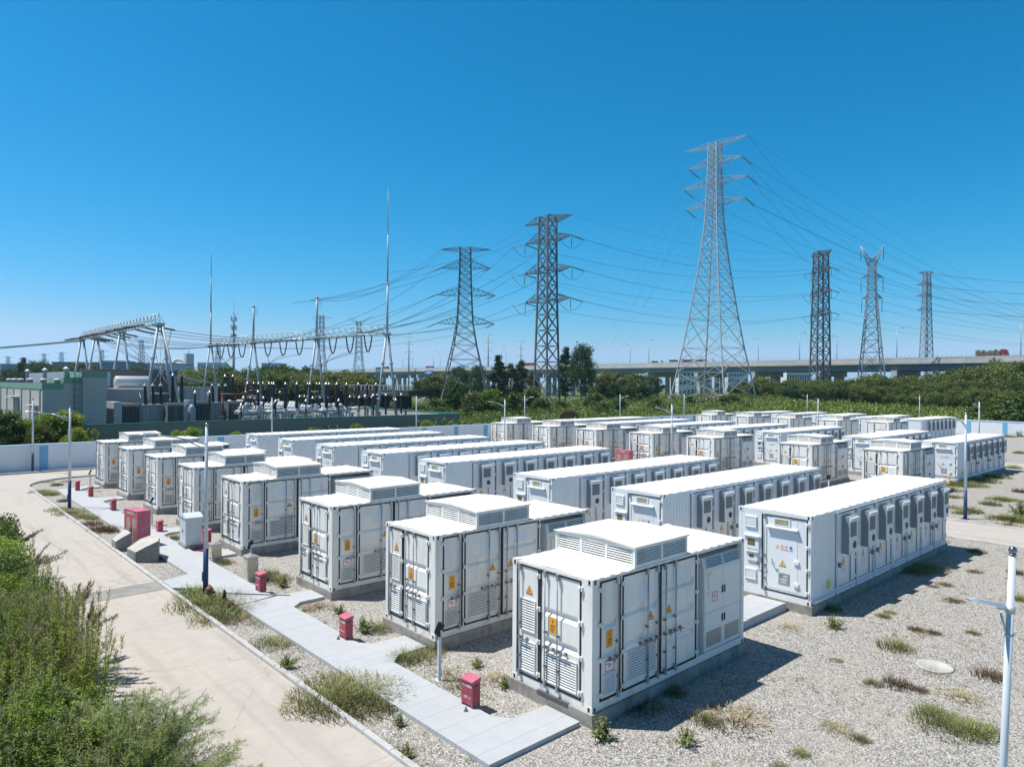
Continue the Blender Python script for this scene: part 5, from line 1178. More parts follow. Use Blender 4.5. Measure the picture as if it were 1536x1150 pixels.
# truck with tarpaulin
def wheels(t, xs, w, r=.5):
    for x in xs:
        for s in (-1, 1): mb = MB(); mb.tube((x, s*w, r), (x, s*(w-.3), r), r, n=14); mb.mi = 1; mb.tube((x, s*(w+.01), r), (x, s*w, r), r*.5, n=10); mb.build('wheel', [M['tyre'], M['galvanised']], t)
yt = on_x(1488, HX+4)
t = thing('cargo_truck', 'red lorry with green tarpaulin load driving on the highway at the right', 'truck', (HX+4, yt, ZP-1.44), R(-90))
mb = MB(); mb.box(-6.2, 3.6, -1.25, 1.25, 1.0, 1.25); mb.box(-6.2, 3.6, -1.25, -1.17, 1.25, 2.6); mb.box(-6.2, 3.6, 1.17, 1.25, 1.25, 2.6); mb.box(-6.2, -6.1, -1.17, 1.17, 1.25, 3.6); mb.box(3.5, 3.6, -1.17, 1.17, 1.25, 3.8)
for k in range(8): mb.box(-6.0+k*1.3, -5.88+k*1.3, -1.29, -1.252, 1.25, 2.6); mb.box(-6.0+k*1.3, -5.88+k*1.3, 1.252, 1.29, 1.25, 2.6)
mb.build('cargo_bed', M['truck_red'], t)
mb = MB(); n = 14; pr = []
for i in range(n+1):
    x = -6.05+9.5*i/n; pr.append((x, 3.55+.28*math.sin(i*1.9)+.15*math.sin(i*.7)))
for (xa, za), (xb, zb) in zip(pr, pr[1:]):
    sec = lambda x, z: [(x, -1.3, 1.9), (x, -1.2, z-.5), (x, -.5, z), (x, .5, z), (x, 1.2, z-.5), (x, 1.3, 1.9)]
    A = sec(xa, za); B = sec(xb, zb)
    for k in range(5): mb.face([A[k], A[k+1], B[k+1], B[k]])
for (x, z) in (pr[0], pr[-1]): mb.face([(x, -1.3, 1.9), (x, -1.2, z-.5), (x, -.5, z), (x, .5, z), (x, 1.2, z-.5), (x, 1.3, 1.9)])
mb.build('tarpaulin', M['tarp_green'], t)
mb = MB(); prof = [(3.9, .7), (6.2, .7), (6.3, 1.6), (6.15, 2.3), (5.75, 3.4), (5.2, 3.85), (3.9, 3.9)]
for s in (-1.25, 1.25): mb.face([(x, s, z) for x, z in prof])
for (a, b) in zip(prof, prof[1:]+prof[:1]): mb.face([(a[0], -1.25, a[1]), (b[0], -1.25, b[1]), (b[0], 1.25, b[1]), (a[0], 1.25, a[1])])
cab = mb.build('cab', M['truck_red'], t)
mb = MB(); mb.face([(6.17, -1.1, 2.35), (5.79, -1.1, 3.35), (5.79, 1.1, 3.35), (6.17, 1.1, 2.35)]); [mb.face([(4.9, s*1.256, 2.2), (6.0, s*1.256, 2.3), (5.7, s*1.256, 3.2), (4.9, s*1.256, 3.25)]) for s in (-1, 1)]; mb.build('window', M['car_glass'], cab)
wheels(t, (5.2, 3.0, -3.6, -5.0), 1.2); t.scale.x = .8
def car(px, x, label, mat, L=4.6, h=1.6, van=False):
    y = on_x(px, x); t = thing('van' if van else 'car', label, 'van' if van else 'car', (x, y, ZP-1.44), R(-90))
    mb = MB(); w = .9; prof = [(-L/2, .35), (L/2, .35), (L/2, .85), (L*.3, 1.0), (L*.12, h), (-L*.4, h), (-L/2, h*.65)] if not van else [(-L/2, .4), (L/2, .4), (L/2, 1.2), (L*.4, h), (-L/2, h)]
    for s in (-w, w): mb.face([(a, s, z) for a, z in prof])
    for (a, b) in zip(prof, prof[1:]+prof[:1]): mb.face([(a[0], -w, a[1]), (b[0], -w, b[1]), (b[0], w, b[1]), (a[0], w, a[1])])
    b = mb.build('car_body', M[mat], t); mb = MB()
    for s in (-1, 1): mb.face([(-L*.36, s*(w+.006), h*.62), (L*.22, s*(w+.006), h*.62), (L*.12, s*(w+.006), h*.93), (-L*.36, s*(w+.006), h*.93)])
    mb.build('window', M['car_glass'], b); wheels(t, (L*.32, -L*.32), w, .33)
car(579, HX+4, 'red van on the highway far left behind the gantry legs', 'truck_red', 7, 3.4, True); car(568, HX+4, 'blue van on the highway behind the left gantry leg', 'car_blue', 8, 3.0, True)
car(645, HX+4, 'red lorry on the highway left of the splayed tower', 'truck_red', 9, 2.9, True); car(795, HX+4, 'red van on the highway just left of the pipe tower', 'truck_red', 7, 3.4, True)
car(1031, HX+4, 'dark red van on the highway behind the tallest tower', 'truck_red', 5, 3.0, True); car(1014, HX+12, 'white lorry on the highway behind the tallest tower', 'car_white', 10, 3.6, True); car(1056, HX+12, 'long white lorry on the highway right of the dark red van', 'car_white', 12, 3.4, True); car(985, HX+12, 'pale lorry on the highway left of the tallest tower', 'car_white', 8, 3.2, True)
y = on_x(643, HX-1); t = thing('road_sign', 'blue direction sign hung on the side of the highway deck', 'road sign', (HX-1, y, 0))
mb = MB(); mb.box(-.08, 0, -5.2, 5.2, 13.6, 16.4); mb.build('sign_board', M['road_sign_blue'], t); mb = MB(); [mb.box(-.1, -.081, a, a+1.6, 14.6, 15.4) for a in (-2.6, -.6, 1.4)]; mb.build('marking', M['sign_white'], t)
# old low bridge behind the substation
A = Vector(D(498, 575, 178)); B = Vector(D(627, 575, 160)); rz = math.atan2(B.y-A.y, B.x-A.x); L = (B-A).length
t = thing('low_bridge', 'dark low bridge with pale railing behind the substation', 'bridge', (A.x, A.y, 0), rz)
mb = MB(); mb.box(0, L, -3, 3, 4.1, 5.4); mb.build('deck', M['asphalt'], t)
mb = MB()
for i in range(int(L/1.3)): mb.box(i*1.3, i*1.3+.3, -3, -2.8, 5.4, 6.4)
mb.box(0, L, -3.02, -2.78, 6.4, 6.6); mb.build('railing', M['deck_concrete'], t)
for k in range(4): mb = MB(); mb.box(2+k*L/4, 3.2+k*L/4, -2.5, 2.5, -.5, 4.1); mb.build('pier', M['asphalt'], t)

# ================================================================== far buildings
def building(px0, px1, py, depth, label, wall='far_wall', floors=3, cols=8, roof=None, dz=25):
    a = Vector(D(px0, 575, depth)); b = Vector(D(px1, 575, depth)); H = hz(py, depth); rz = math.atan2(b.y-a.y, b.x-a.x); L = (b-a).length
    t = thing('distant_building', label, 'building', (a.x, a.y, 0), rz)
    mb = MB(); mb.box(0, L, 0, dz, -1, H); mb.build('wall', M[wall], t)
    mb = MB(); mb.box(-.3, L+.3, -.3, dz+.3, H+.003, H+.6); mb.build('roof', M[roof or 'shed_roof'], t)
    for f in range(floors):
        mb = MB(); z0 = H*(f+.35)/floors; z1 = H*(f+.78)/floors
        for c in range(cols): mb.box(L*(c+.2)/cols, L*(c+.8)/cols, -.06, -.002, z0, z1)
        mb.build('window_band', M['far_window'], t)
building(78, 208, 548, 420, 'long low dark industrial shed behind the pale building', 'far_wall_dark', 1, 12); building(205, 262, 549, 430, 'low pale shed with dark roof behind the gantry legs', 'far_wall', 1, 8)
building(150, 185, 545, 800, 'small far block above the dark shed', 'far_wall', 3, 8); building(296, 330, 547, 850, 'far pale block left of the telecom mast', 'far_wall', 3, 8); building(392, 420, 547, 850, 'far block seen right of the telecom mast', 'far_wall', 3, 6); building(0, 60, 551, 600, 'far low dark shed on the extreme left skyline', 'far_wall_dark', 1, 10)
building(1018, 1048, 553, 430, 'white office block with window bands under the highway', 'car_white', 3, 5, 'car_white'); building(1052, 1068, 556, 440, 'white tower block under the highway behind the tallest tower', 'car_white', 4, 3, 'car_white'); building(1092, 1122, 556, 520, 'bluish block under the highway right of the tallest tower', 'far_wall', 4, 7); building(1180, 1214, 549, 420, 'white block with tall windows under the highway', 'car_white', 1, 9, 'car_white')
x, y = gd(283, 560); t = thing('distant_chimney', 'square pale chimney on the left skyline', 'chimney', (x, y, 0)); mb = MB(); mb.box(-3, 3, -3, 3, 0, hz(533, 560)); mb.build('shaft', M['far_wall'], t); mb = MB(); mb.tube((0, 0, hz(533, 560)), (0, 0, hz(527, 560)), .3); mb.build('rod', M['tower_far'], t)
x, y = gd(268, 540); mb = MB(Matrix.Translation((x, y, hz(552, 540))) @ Matrix.Rotation(R(-42), 4, 'Z'))
for k in range(12):
    a0, a1 = PI*k/12, PI*(k+1)/12; mb.tube((5.2*math.cos(a0), 0, 5*math.sin(a0)), (5.2*math.cos(a1), 0, 5*math.sin(a1)), 1.5, n=8)
mb.box(-7, 7, -3, 3, -17, -.01)
tag(mb.build('arched_duct', M['car_white']), 'white arched duct on a plant building on the left skyline', 'duct')
# cable drums and rubble
for i, dx in enumerate((0, 1.5)):
    p = D(851+i*7, 575, 118); t = thing('cable_drum', ['left', 'right'][i]+' rusty brown cable drum beyond the boundary wall', 'cable drum', (p.x, p.y, 1.25), R(-42), 'cable drums beyond the wall')
    for s in (-.45, .45): mb = MB(); mb.tube((0, s-.05, 0), (0, s+.05, 0), 1.25, n=22); mb.build('flange', M['wood_rust'], t)
    mb = MB(); mb.tube((0, -.4, 0), (0, .4, 0), .7, n=16); mb.build('hub', M['wood_rust'], t)
rnd = random.Random(3); mb = MB()
for i in range(260):
    px = rnd.gauss(1075, 17); dd = rnd.uniform(185, 215); x, y = gd(px, dd); s = rnd.uniform(.3, 1.3); z = hill(x, y)
    v = [(x+rnd.uniform(-s, s), y+rnd.uniform(-s, s), z+rnd.uniform(-.2, s)) for _ in range(6)]
    for q in ((0, 1, 2), (0, 2, 3), (0, 3, 4), (0, 4, 5), (1, 2, 5), (3, 4, 1)): mb.face([v[k] for k in q])
tag(mb.build('rubble', M['rubble']), 'pale heap of broken rubble under the tallest tower', 'rubble', kind='stuff')
# ================================================================== vegetation
def rvec(rnd):
    while True:
        v = Vector((rnd.uniform(-1, 1), rnd.uniform(-1, 1), rnd.uniform(-1, 1)))
        if .05 < v.length < 1: return v
def leafq(mb, rnd, p, s, up=.3, asp=.6):
    d = rvec(rnd).normalized(); d.z = d.z*.6+up*.3; d.normalize(); n = rvec(rnd).normalized(); w = d.cross(n)
    if w.length < .05: return
    w.normalize(); w *= s*asp*.5; d *= s
    mb.face([p, p+d*.45+w, p+d, p+d*.5-w])
def crown_mesh(seed, H, Rx, z0, n, per, ls, shape='round', mat='leaf_mid'):
    rnd = random.Random(seed); mb = MB(); Hc = H-z0; cl = []
    for i in range(n):
        v = rvec(rnd); v = v.normalized()*(.35+.65*rnd.random()**.5)
        if shape == 'round': c = Vector((v.x*Rx, v.y*Rx, z0+Hc*(.5+.5*v.z*.95)))
        elif shape == 'tall':
            f = .5+.5*v.z; taper = (1-f*.75)*(.5+min(1, f*4)*.5); c = Vector((v.x*Rx*taper, v.y*Rx*taper, z0+Hc*f))
        else:
            f = rnd.random()**.8; taper = (1-f**1.6*.8); c = Vector((v.x*Rx*taper, v.y*Rx*taper, z0+Hc*f))
        c += rvec(rnd)*Rx*.12; cl.append((c, Rx*rnd.uniform(.18, .36)*(.8 if shape == 'tall' else 1)))
    for c, r in cl:
        for k in range(per):
            v = rvec(rnd); v.z *= .75; v = v.normalized()*r*(.4+.6*rnd.random()**.6)
            leafq(mb, rnd, c+v, ls*rnd.uniform(.6, 1.3))
    return mb.mesh('crown', [M[mat]]), cl
def trunk_mesh(seed, H, z0, cl, r, mat='bark', nb=9):
    rnd = random.Random(seed); mb = MB(); top = H*.8; p = Vector((0, 0, -.3)); pr = r
    pts = [Vector((rnd.uniform(-.15, .15)*k*.3, rnd.uniform(-.15, .15)*k*.3, top*k/5)) for k in range(6)]; pts[0] = Vector((0, 0, -.5))
    for k in range(5): mb.tube(pts[k], pts[k+1], r*(1-k*.17), r*(1-(k+1)*.17), 7, False)
    for c, _ in rnd.sample(cl, min(nb, len(cl))):
        k = rnd.randint(1, 3); a = pts[k].lerp(pts[k+1], rnd.random()); m = a.lerp(c, .5)+Vector((0, 0, -.3)); mb.tube(a, m, r*.35, r*.25, 5, False); mb.tube(m, c, r*.25, r*.08, 5, False)
    return mb.mesh('trunk', [M[mat]])
TV = {}
def variant(key, *a, tr=.22, tm='bark', **k):
    c, cl = crown_mesh(*a, **k); TV[key] = (c, trunk_mesh(a[0]+50, a[1], a[3-0], cl, tr, tm), a[1])
for i, m in enumerate(('leaf_mid', 'leaf_olive', 'leaf_mid', 'leaf_olive', 'leaf_dark')): variant(f'belt{i}', 11+i, 10.0, 4.4, 1.2, 70, 130, .44, shape='round', mat=m)
variant('poplar0', 31, 18, 3.0, 2.0, 70, 120, .46, shape='tall', mat='leaf_dark'); variant('poplar1', 32, 18, 4.0, 2.5, 80, 120, .46, shape='tall', mat='leaf_dark')
variant('broad', 33, 15, 5.6, 2.5, 95, 140, .46, shape='round', mat='leaf_dark', tr=.3)
for i, m in enumerate(('leaf_mid', 'leaf_bright', 'leaf_brown', 'leaf_dark')): variant(f'shrub{i}', 41+i, 5.0, 3.6, .1, 46, 70, .48, shape='bush', mat=m, tr=.12)
for i in range(2): variant(f'willow{i}', 51+i, 6.0, 3.2, .5, 70, 110, .30, shape='bush', mat='leaf_bright' if i == 0 else 'leaf_mid', tr=.14)
def tree(x, y, h, key, label, group=None, name='tree', z=None, wide=1.0, rnd=random.Random(99)):
    t = thing(name, label, 'tree' if name == 'tree' else 'shrub', (x, y, hill(x, y)-.06 if z is None else z), rnd.uniform(0, 6.28), group)
    c, tr, H = TV[key]; s = h/H; t.scale = (s*wide, s*wide, s)
    link('trunk' if name == 'tree' else 'stem', tr, t); link('crown' if name == 'tree' else 'foliage', c, t); return t
rnd = random.Random(5)
# right hand belt: rows of bushy trees; tops follow the photographed skyline
def interp(tab, x):
    for (a, b), (c, d) in zip(tab, tab[1:]):
        if a <= x <= c: return b+(d-b)*(x-a)/(c-a)
    return tab[0][1] if x < tab[0][0] else tab[-1][1]
TOP = [(1090, 574), (1130, 566), (1200, 564), (1260, 562), (1330, 560), (1400, 557), (1450, 548), (1490, 541), (1560, 538)]
BOT = [(1090, 610), (1200, 612), (1300, 613), (1450, 616), (1560, 622)]
cnt = 0
for row, (df, tf) in enumerate(((1.0, .55), (1.10, .75), (1.22, 1.0), (1.36, 1.0))):
    px = 1102+row*9
    while px < 1640:
        d0 = 7.13*F/(interp(BOT, px)-575); d = d0*df*rnd.uniform(.97, 1.03); x, y = gd(px, d)
        ztop = hz(interp(TOP, px)+rnd.uniform(-5, 5)*(.5 if row < 3 else 1), d); h = (ztop-hill(x, y))*(tf*rnd.uniform(.86, 1.06)); h = max(4.0, h)
        k = f'belt{rnd.randint(0, 3)}' if rnd.random() < .87 else 'belt4'
        tree(x, y, h, k, ['low bushy tree at the front edge of the dense belt on the right', 'bushy green tree inside the dense belt on the right', 'tree at the top of the dense belt below the highway on the right', 'rear tree of the dense belt just below the highway'][row], 'trees of the dense belt on the right', wide=rnd.uniform(.95, 1.3))
        px += (26 if row < 3 else 30)*rnd.uniform(.75, 1.25)*(150/d)*1.2; cnt += 1
# trees around the towers in the middle
for (px, py, d, k, w, lb) in ((748, 533, 215, 'poplar0', 1.5, 'dark pointed tree just left of the narrow pipe tower'), (766, 545, 222, 'poplar1', 1.5, 'dark tree close behind the left poplar beside the pipe tower'), (782, 540, 230, 'poplar1', 1.4, 'dark tree directly left of the narrow pipe tower'), (800, 556, 225, 'poplar1', 1.6, 'dark tree half hidden by the pipe tower'),
        (848, 520, 212, 'poplar0', 1.25, 'left part of the pair of tall dark poplars right of the pipe tower'), (872, 513, 206, 'broad', .56, 'biggest dark broad tree right of the narrow pipe tower'), (716, 546, 235, 'broad', .6, 'dark tree seen through the splayed tower'), (690, 548, 240, 'broad', .7, 'broad dark tree behind the legs of the splayed tower'), (664, 560, 225, 'belt1', 1.2, 'olive tree left of the splayed tower legs'), (646, 563, 220, 'belt0', 1.3, 'bushy tree at the right end of the low dark bridge'),
        (905, 556, 225, 'belt1', 1.2, 'olive tree right of the biggest dark tree'), (928, 557, 228, 'belt3', 1.2, 'olive tree under the left end of the visible highway'), (952, 558, 222, 'belt0', 1.2, 'bushy tree in the clump left of the tallest tower'), (976, 562, 216, 'belt4', 1.2, 'dark bushy tree in the clump left of the tallest tower'), (915, 570, 205, 'belt4', 1.2, 'dark low tree in front of the clump left of the tallest tower'), (945, 574, 200, 'belt4', 1.2, 'dark rounded tree in front of the clump near the tallest tower'), (965, 577, 198, 'shrub3', 1.2, 'low dark bush at the right end of the clump near the tallest tower')):
    x, y = gd(px, d); tree(x, y, hz(py, d)-hill(x, y), k, lb, 'trees around the towers', wide=w)
for (px, py, d, k, w, lb) in ((737, 588, 150, 'shrub1', 1.15, 'bright yellow green rounded shrub right of the splayed tower foot'), (686, 578, 160, 'shrub3', 1.1, 'dark leafy shrub under the splayed tower'), (712, 592, 150, 'shrub0', 1.2, 'green shrub between the two rounded shrubs'), (655, 600, 150, 'shrub0', 1.3, 'green shrub left of the splayed tower foot'), (770, 592, 155, 'shrub0', 1.4, 'green shrub right of the bright rounded shrub'), (796, 584, 170, 'shrub0', 1.2, 'green shrub at the left foot of the pipe tower'), (812, 598, 160, 'shrub0', 1.4, 'low green shrub in front of the pipe tower'), (842, 600, 165, 'shrub0', 1.3, 'low green shrub at the right foot of the pipe tower'), (893, 590, 170, 'shrub0', 1.5, 'low green shrub right of the pipe tower in the field'), (930, 598, 160, 'shrub3', 1.3, 'dark low shrub in the green field'), (985, 597, 165, 'shrub0', 1.6, 'green shrub in the field below the tallest tower'), (1034, 590, 175, 'shrub3', 1.0, 'dark narrow shrub below the tallest tower'), (1085, 592, 170, 'shrub3', 1.1, 'dark green shrub right of the tallest tower foot'), (1100, 590, 175, 'shrub0', 1.3, 'green shrub joining the belt near the tallest tower'), (905, 602, 150, 'shrub0', 1.5, 'spreading shrub in the green field'), (660, 612, 135, 'shrub0', 1.4, 'low shrub at the right end of the substation wall'), (700, 612, 140, 'shrub3', 1.5, 'dark low shrub under the splayed tower legs'), (1500, 598, 118, 'shrub0', 1.6, 'shrub at the foot of the belt near the right edge'), (1535, 592, 112, 'shrub0', 1.6, 'shrub at the foot of the belt on the right edge'), (1470, 606, 122, 'shrub0', 1.4, 'low shrub beyond the right boundary wall'), (1560, 588, 108, 'shrub3', 1.6, 'dark shrub outside the right edge')):
    x, y = gd(px, d); tree(x, y, max(1.6, hz(py, d)-hill(x, y)), k, lb, 'shrubs in the field', 'shrub', wide=w)
# trees behind the substation
TOPL = [(268, 556), (300, 552), (340, 552), (380, 556), (420, 553), (460, 555), (500, 560), (540, 560), (600, 566)]
for row, d in enumerate((165, 178, 192)):
    px = 272+row*6
    while px < 566:
        x, y = gd(px, d*rnd.uniform(.97, 1.03)); kk = rnd.random(); py = interp(TOPL, px)+rnd.uniform(-4, 5)+(2-row)*5
        if not (500 < px and row == 0):
            tree(x, y, max(5, hz(py, d))*(1 if kk < .93 else .75), 'belt0' if kk < .4 else 'belt1' if kk < .62 else 'belt4' if kk < .93 else 'shrub2', 'leafy tree in the band of trees behind the switchgear' if kk < .93 else 'brownish shrub in the band of trees behind the switchgear', 'trees behind the substation', wide=rnd.uniform(1.0, 1.35) if kk < .93 else 1.3)
        px += rnd.uniform(13, 21)
for (px, py, d, lb) in ((16, 556, 300, 'low rounded tree at the left edge beyond the building'), (30, 548, 290, 'pointed tree left of the tallest one beyond the pale building'), (34, 541, 300, 'tallest pointed dark tree beyond the pale building'), (57, 544, 290, 'broad dark tree beyond the pale building'), (84, 551, 290, 'small dark tree beyond the roof caps'), (107, 549, 300, 'dark tree left of the first gantry frame beyond the building'), (119, 547, 290, 'dark tree between the legs of the far gantry frame'), (132, 549, 300, 'dark tree just above the green fascia'), (206, 551, 280, 'dark tree behind the gantry leg above the oil tank'), (172, 556, 270, 'low tree beyond the fire wall'), (235, 556, 270, 'low dark tree right of the oil tank')):
    x, y = gd(px, d); tree(x, y, hz(py, d), 'poplar0' if 'pointed' in lb else 'broad', lb, 'dark trees on the left skyline', wide=1.4 if 'pointed' in lb else .9)
for (px, py, d, k, w, lb) in ((10, 612, 66, 'willow1', 1.1, 'feathery green tree at the left edge behind the white wall'), (38, 622, 68, 'willow0', 1.1, 'lower feathery tree behind the two lamp posts at left'), (75, 612, 69, 'willow0', 1.0, 'light green willow in front of the pale building corner'), (100, 607, 70, 'willow0', 1.1, 'tallest light green willow in front of the dark building face'), (-15, 606, 68, 'willow1', 1.1, 'feathery green tree at the very left edge'), (60, 634, 66, 'willow1', 1.1, 'low feathery bush at the white wall on the left'), (115, 636, 67, 'willow0', .9, 'low willow bush right of the taller willow'), (290, 634, 66.5, 'willow0', .9, 'bright feathery bush in front of the grey substation wall'), (265, 640, 68, 'willow0', .7, 'small feathery bush left of the bright bush at the grey wall'), (355, 642, 68, 'willow0', .9, 'low feathery bush at the grey wall behind the long roofs'), (470, 636, 76, 'willow0', .9, 'low feathery bush at the grey wall, middle'), (535, 630, 80, 'willow0', .9, 'feathery bush at the grey wall behind the lamp post'), (640, 624, 87, 'willow0', .9, 'feathery bush at the right end of the grey wall')):
    x, y = gd(px, d); tree(x, y, max(1.2, hz(py, d)*.80), k, lb, 'feathery bushes behind the boundary wall', 'shrub', wide=w*1.15)

# the green field: uncountable low growth
rnd = random.Random(17)
def field(name, quads, region, ls, hmax, mat, label, seed):
    rnd = random.Random(seed); mb = MB(); n = 0
    while n < quads:
        px = rnd.uniform(*region[0]); d = rnd.uniform(*region[1]); x, y = gd(px, d)
        if y < 54 and x < 110: continue
        if y > 73 and x < 58.5: continue
        hh = hmax*max(.15, min(1.5, .6+.9*noise.noise((x*.11, y*.11, seed))+.5*noise.noise((x*.37, y*.37, seed))))
        zb = hill(x, y)
        for k in range(5):
            p = Vector((x+rnd.uniform(-.8, .8), y+rnd.uniform(-.8, .8), zb+rnd.uniform(0, hh))); leafq(mb, rnd, p, ls*rnd.uniform(.6, 1.3), 1.2); n += 1
    return tag(mb.build(name, M[mat]), label, kind='stuff')
field('field_growth', 70000, ((470, 1130), (95, 215)), .42, 1.7, 'leaf_field', 'rough green growth covering the field', 1)
field('field_growth', 70000, ((1090, 1620), (98, 208)), .48, 1.7, 'leaf_field', 'rough grass strip below the belt', 2)
field('field_growth', 9000, ((470, 660), (86, 200)), .55, 1.2, 'leaf_field', 'rough green growth by the low bridge', 3)
field('field_growth', 9000, ((-20, 660), (63, 92)), .30, .7, 'leaf_field', 'weeds between the walls', 4)

# ------------------------------------------------------------------ weeds on the gravel
def tuft_mesh(seed, n, h, spread, mat, w=.012, lean=.6, seg=3):
    rnd = random.Random(seed); mb = MB()
    for i in range(n):
        a = rnd.uniform(0, 6.28); r0 = spread*rnd.random()**.7; b = Vector((r0*math.cos(a), r0*math.sin(a), 0)); hh = h*rnd.uniform(.45, 1.1)*(1-.5*r0/spread)
        a2 = a+rnd.uniform(-1.5, 1.5); dr = Vector((math.cos(a2), math.sin(a2), 0))*lean*hh*rnd.uniform(.2, 1.2); wv = Vector((-dr.y, dr.x, 0)); wv = wv.normalized()*w*rnd.uniform(.6, 1.3) if wv.length > 1e-6 else Vector((w, 0, 0))
        pts = [b+Vector((0, 0, hh))*f+dr*f*f for f in [k/seg for k in range(seg+1)]]
        for k in range(seg):
            u, v = 1-k/seg*.8, 1-(k+1)/seg*.8; mb.face([pts[k]-wv*u, pts[k]+wv*u, pts[k+1]+wv*v, pts[k+1]-wv*v])
    return mb.mesh('blades', [M[mat]])
def leafy_mesh(seed, n, h, spread, mat, ls):
    rnd = random.Random(seed); mb = MB()
    for i in range(n):
        a = rnd.uniform(0, 6.28); r0 = spread*rnd.random(); top = Vector((r0*math.cos(a)*1.3, r0*math.sin(a)*1.3, h*rnd.uniform(.4, 1.1)*(1-.4*r0/spread))); b = Vector((r0*.25*math.cos(a), r0*.25*math.sin(a), 0))
        mb.tube(b, top, .006, .003, 3, False)
        for k in range(16): leafq(mb, rnd, b.lerp(top, rnd.uniform(.15, 1)), ls*rnd.uniform(.5, 1.2), .8, .45)
    return mb.mesh('foliage', [M[mat]])
WV = {'green': [tuft_mesh(60+i, 330, .27, .30, 'weed_green', .006, .9) for i in range(3)], 'dark': [tuft_mesh(70+i, 330, .22, .27, 'weed_dark', .006, .7) for i in range(2)],
      'dry': [tuft_mesh(80+i, 260, .11, .32, 'weed_dry', .006, 1.3) for i in range(3)], 'brown': [tuft_mesh(90+i, 300, .23, .27, 'weed_brown', .006, .8) for i in range(2)],
      'leafy': [leafy_mesh(95+i, 34, .42, .22, 'weed_green', .06) for i in range(3)], 'mix': [tuft_mesh(100+i, 620, .20, .5, 'weed_dark' if i else 'weed_green', .006, 1.1) for i in range(2)]}
WORD = {'green': 'green grass tuft', 'dark': 'dark green weed tuft', 'dry': 'dry straw coloured tuft', 'brown': 'brown withered tuft', 'leafy': 'leafy green weed', 'mix': 'wide clump of grass'}
rnd = random.Random(23)
def weed(x, y, kind, s, where, sz=1.0, z=0.0):
    me = WV[kind][rnd.randint(0, len(WV[kind])-1)]; o = bpy.data.objects.new('weed_tuft', me); COL.objects.link(o); o.location = (x, y, z); o.rotation_euler = (0, 0, rnd.uniform(0, 6.28)); o.scale = (s*1.12, s*1.12, s*sz*.82)
    tag(o, f'{WORD[kind]} {where}', 'weed', 'weeds growing in the gravel')
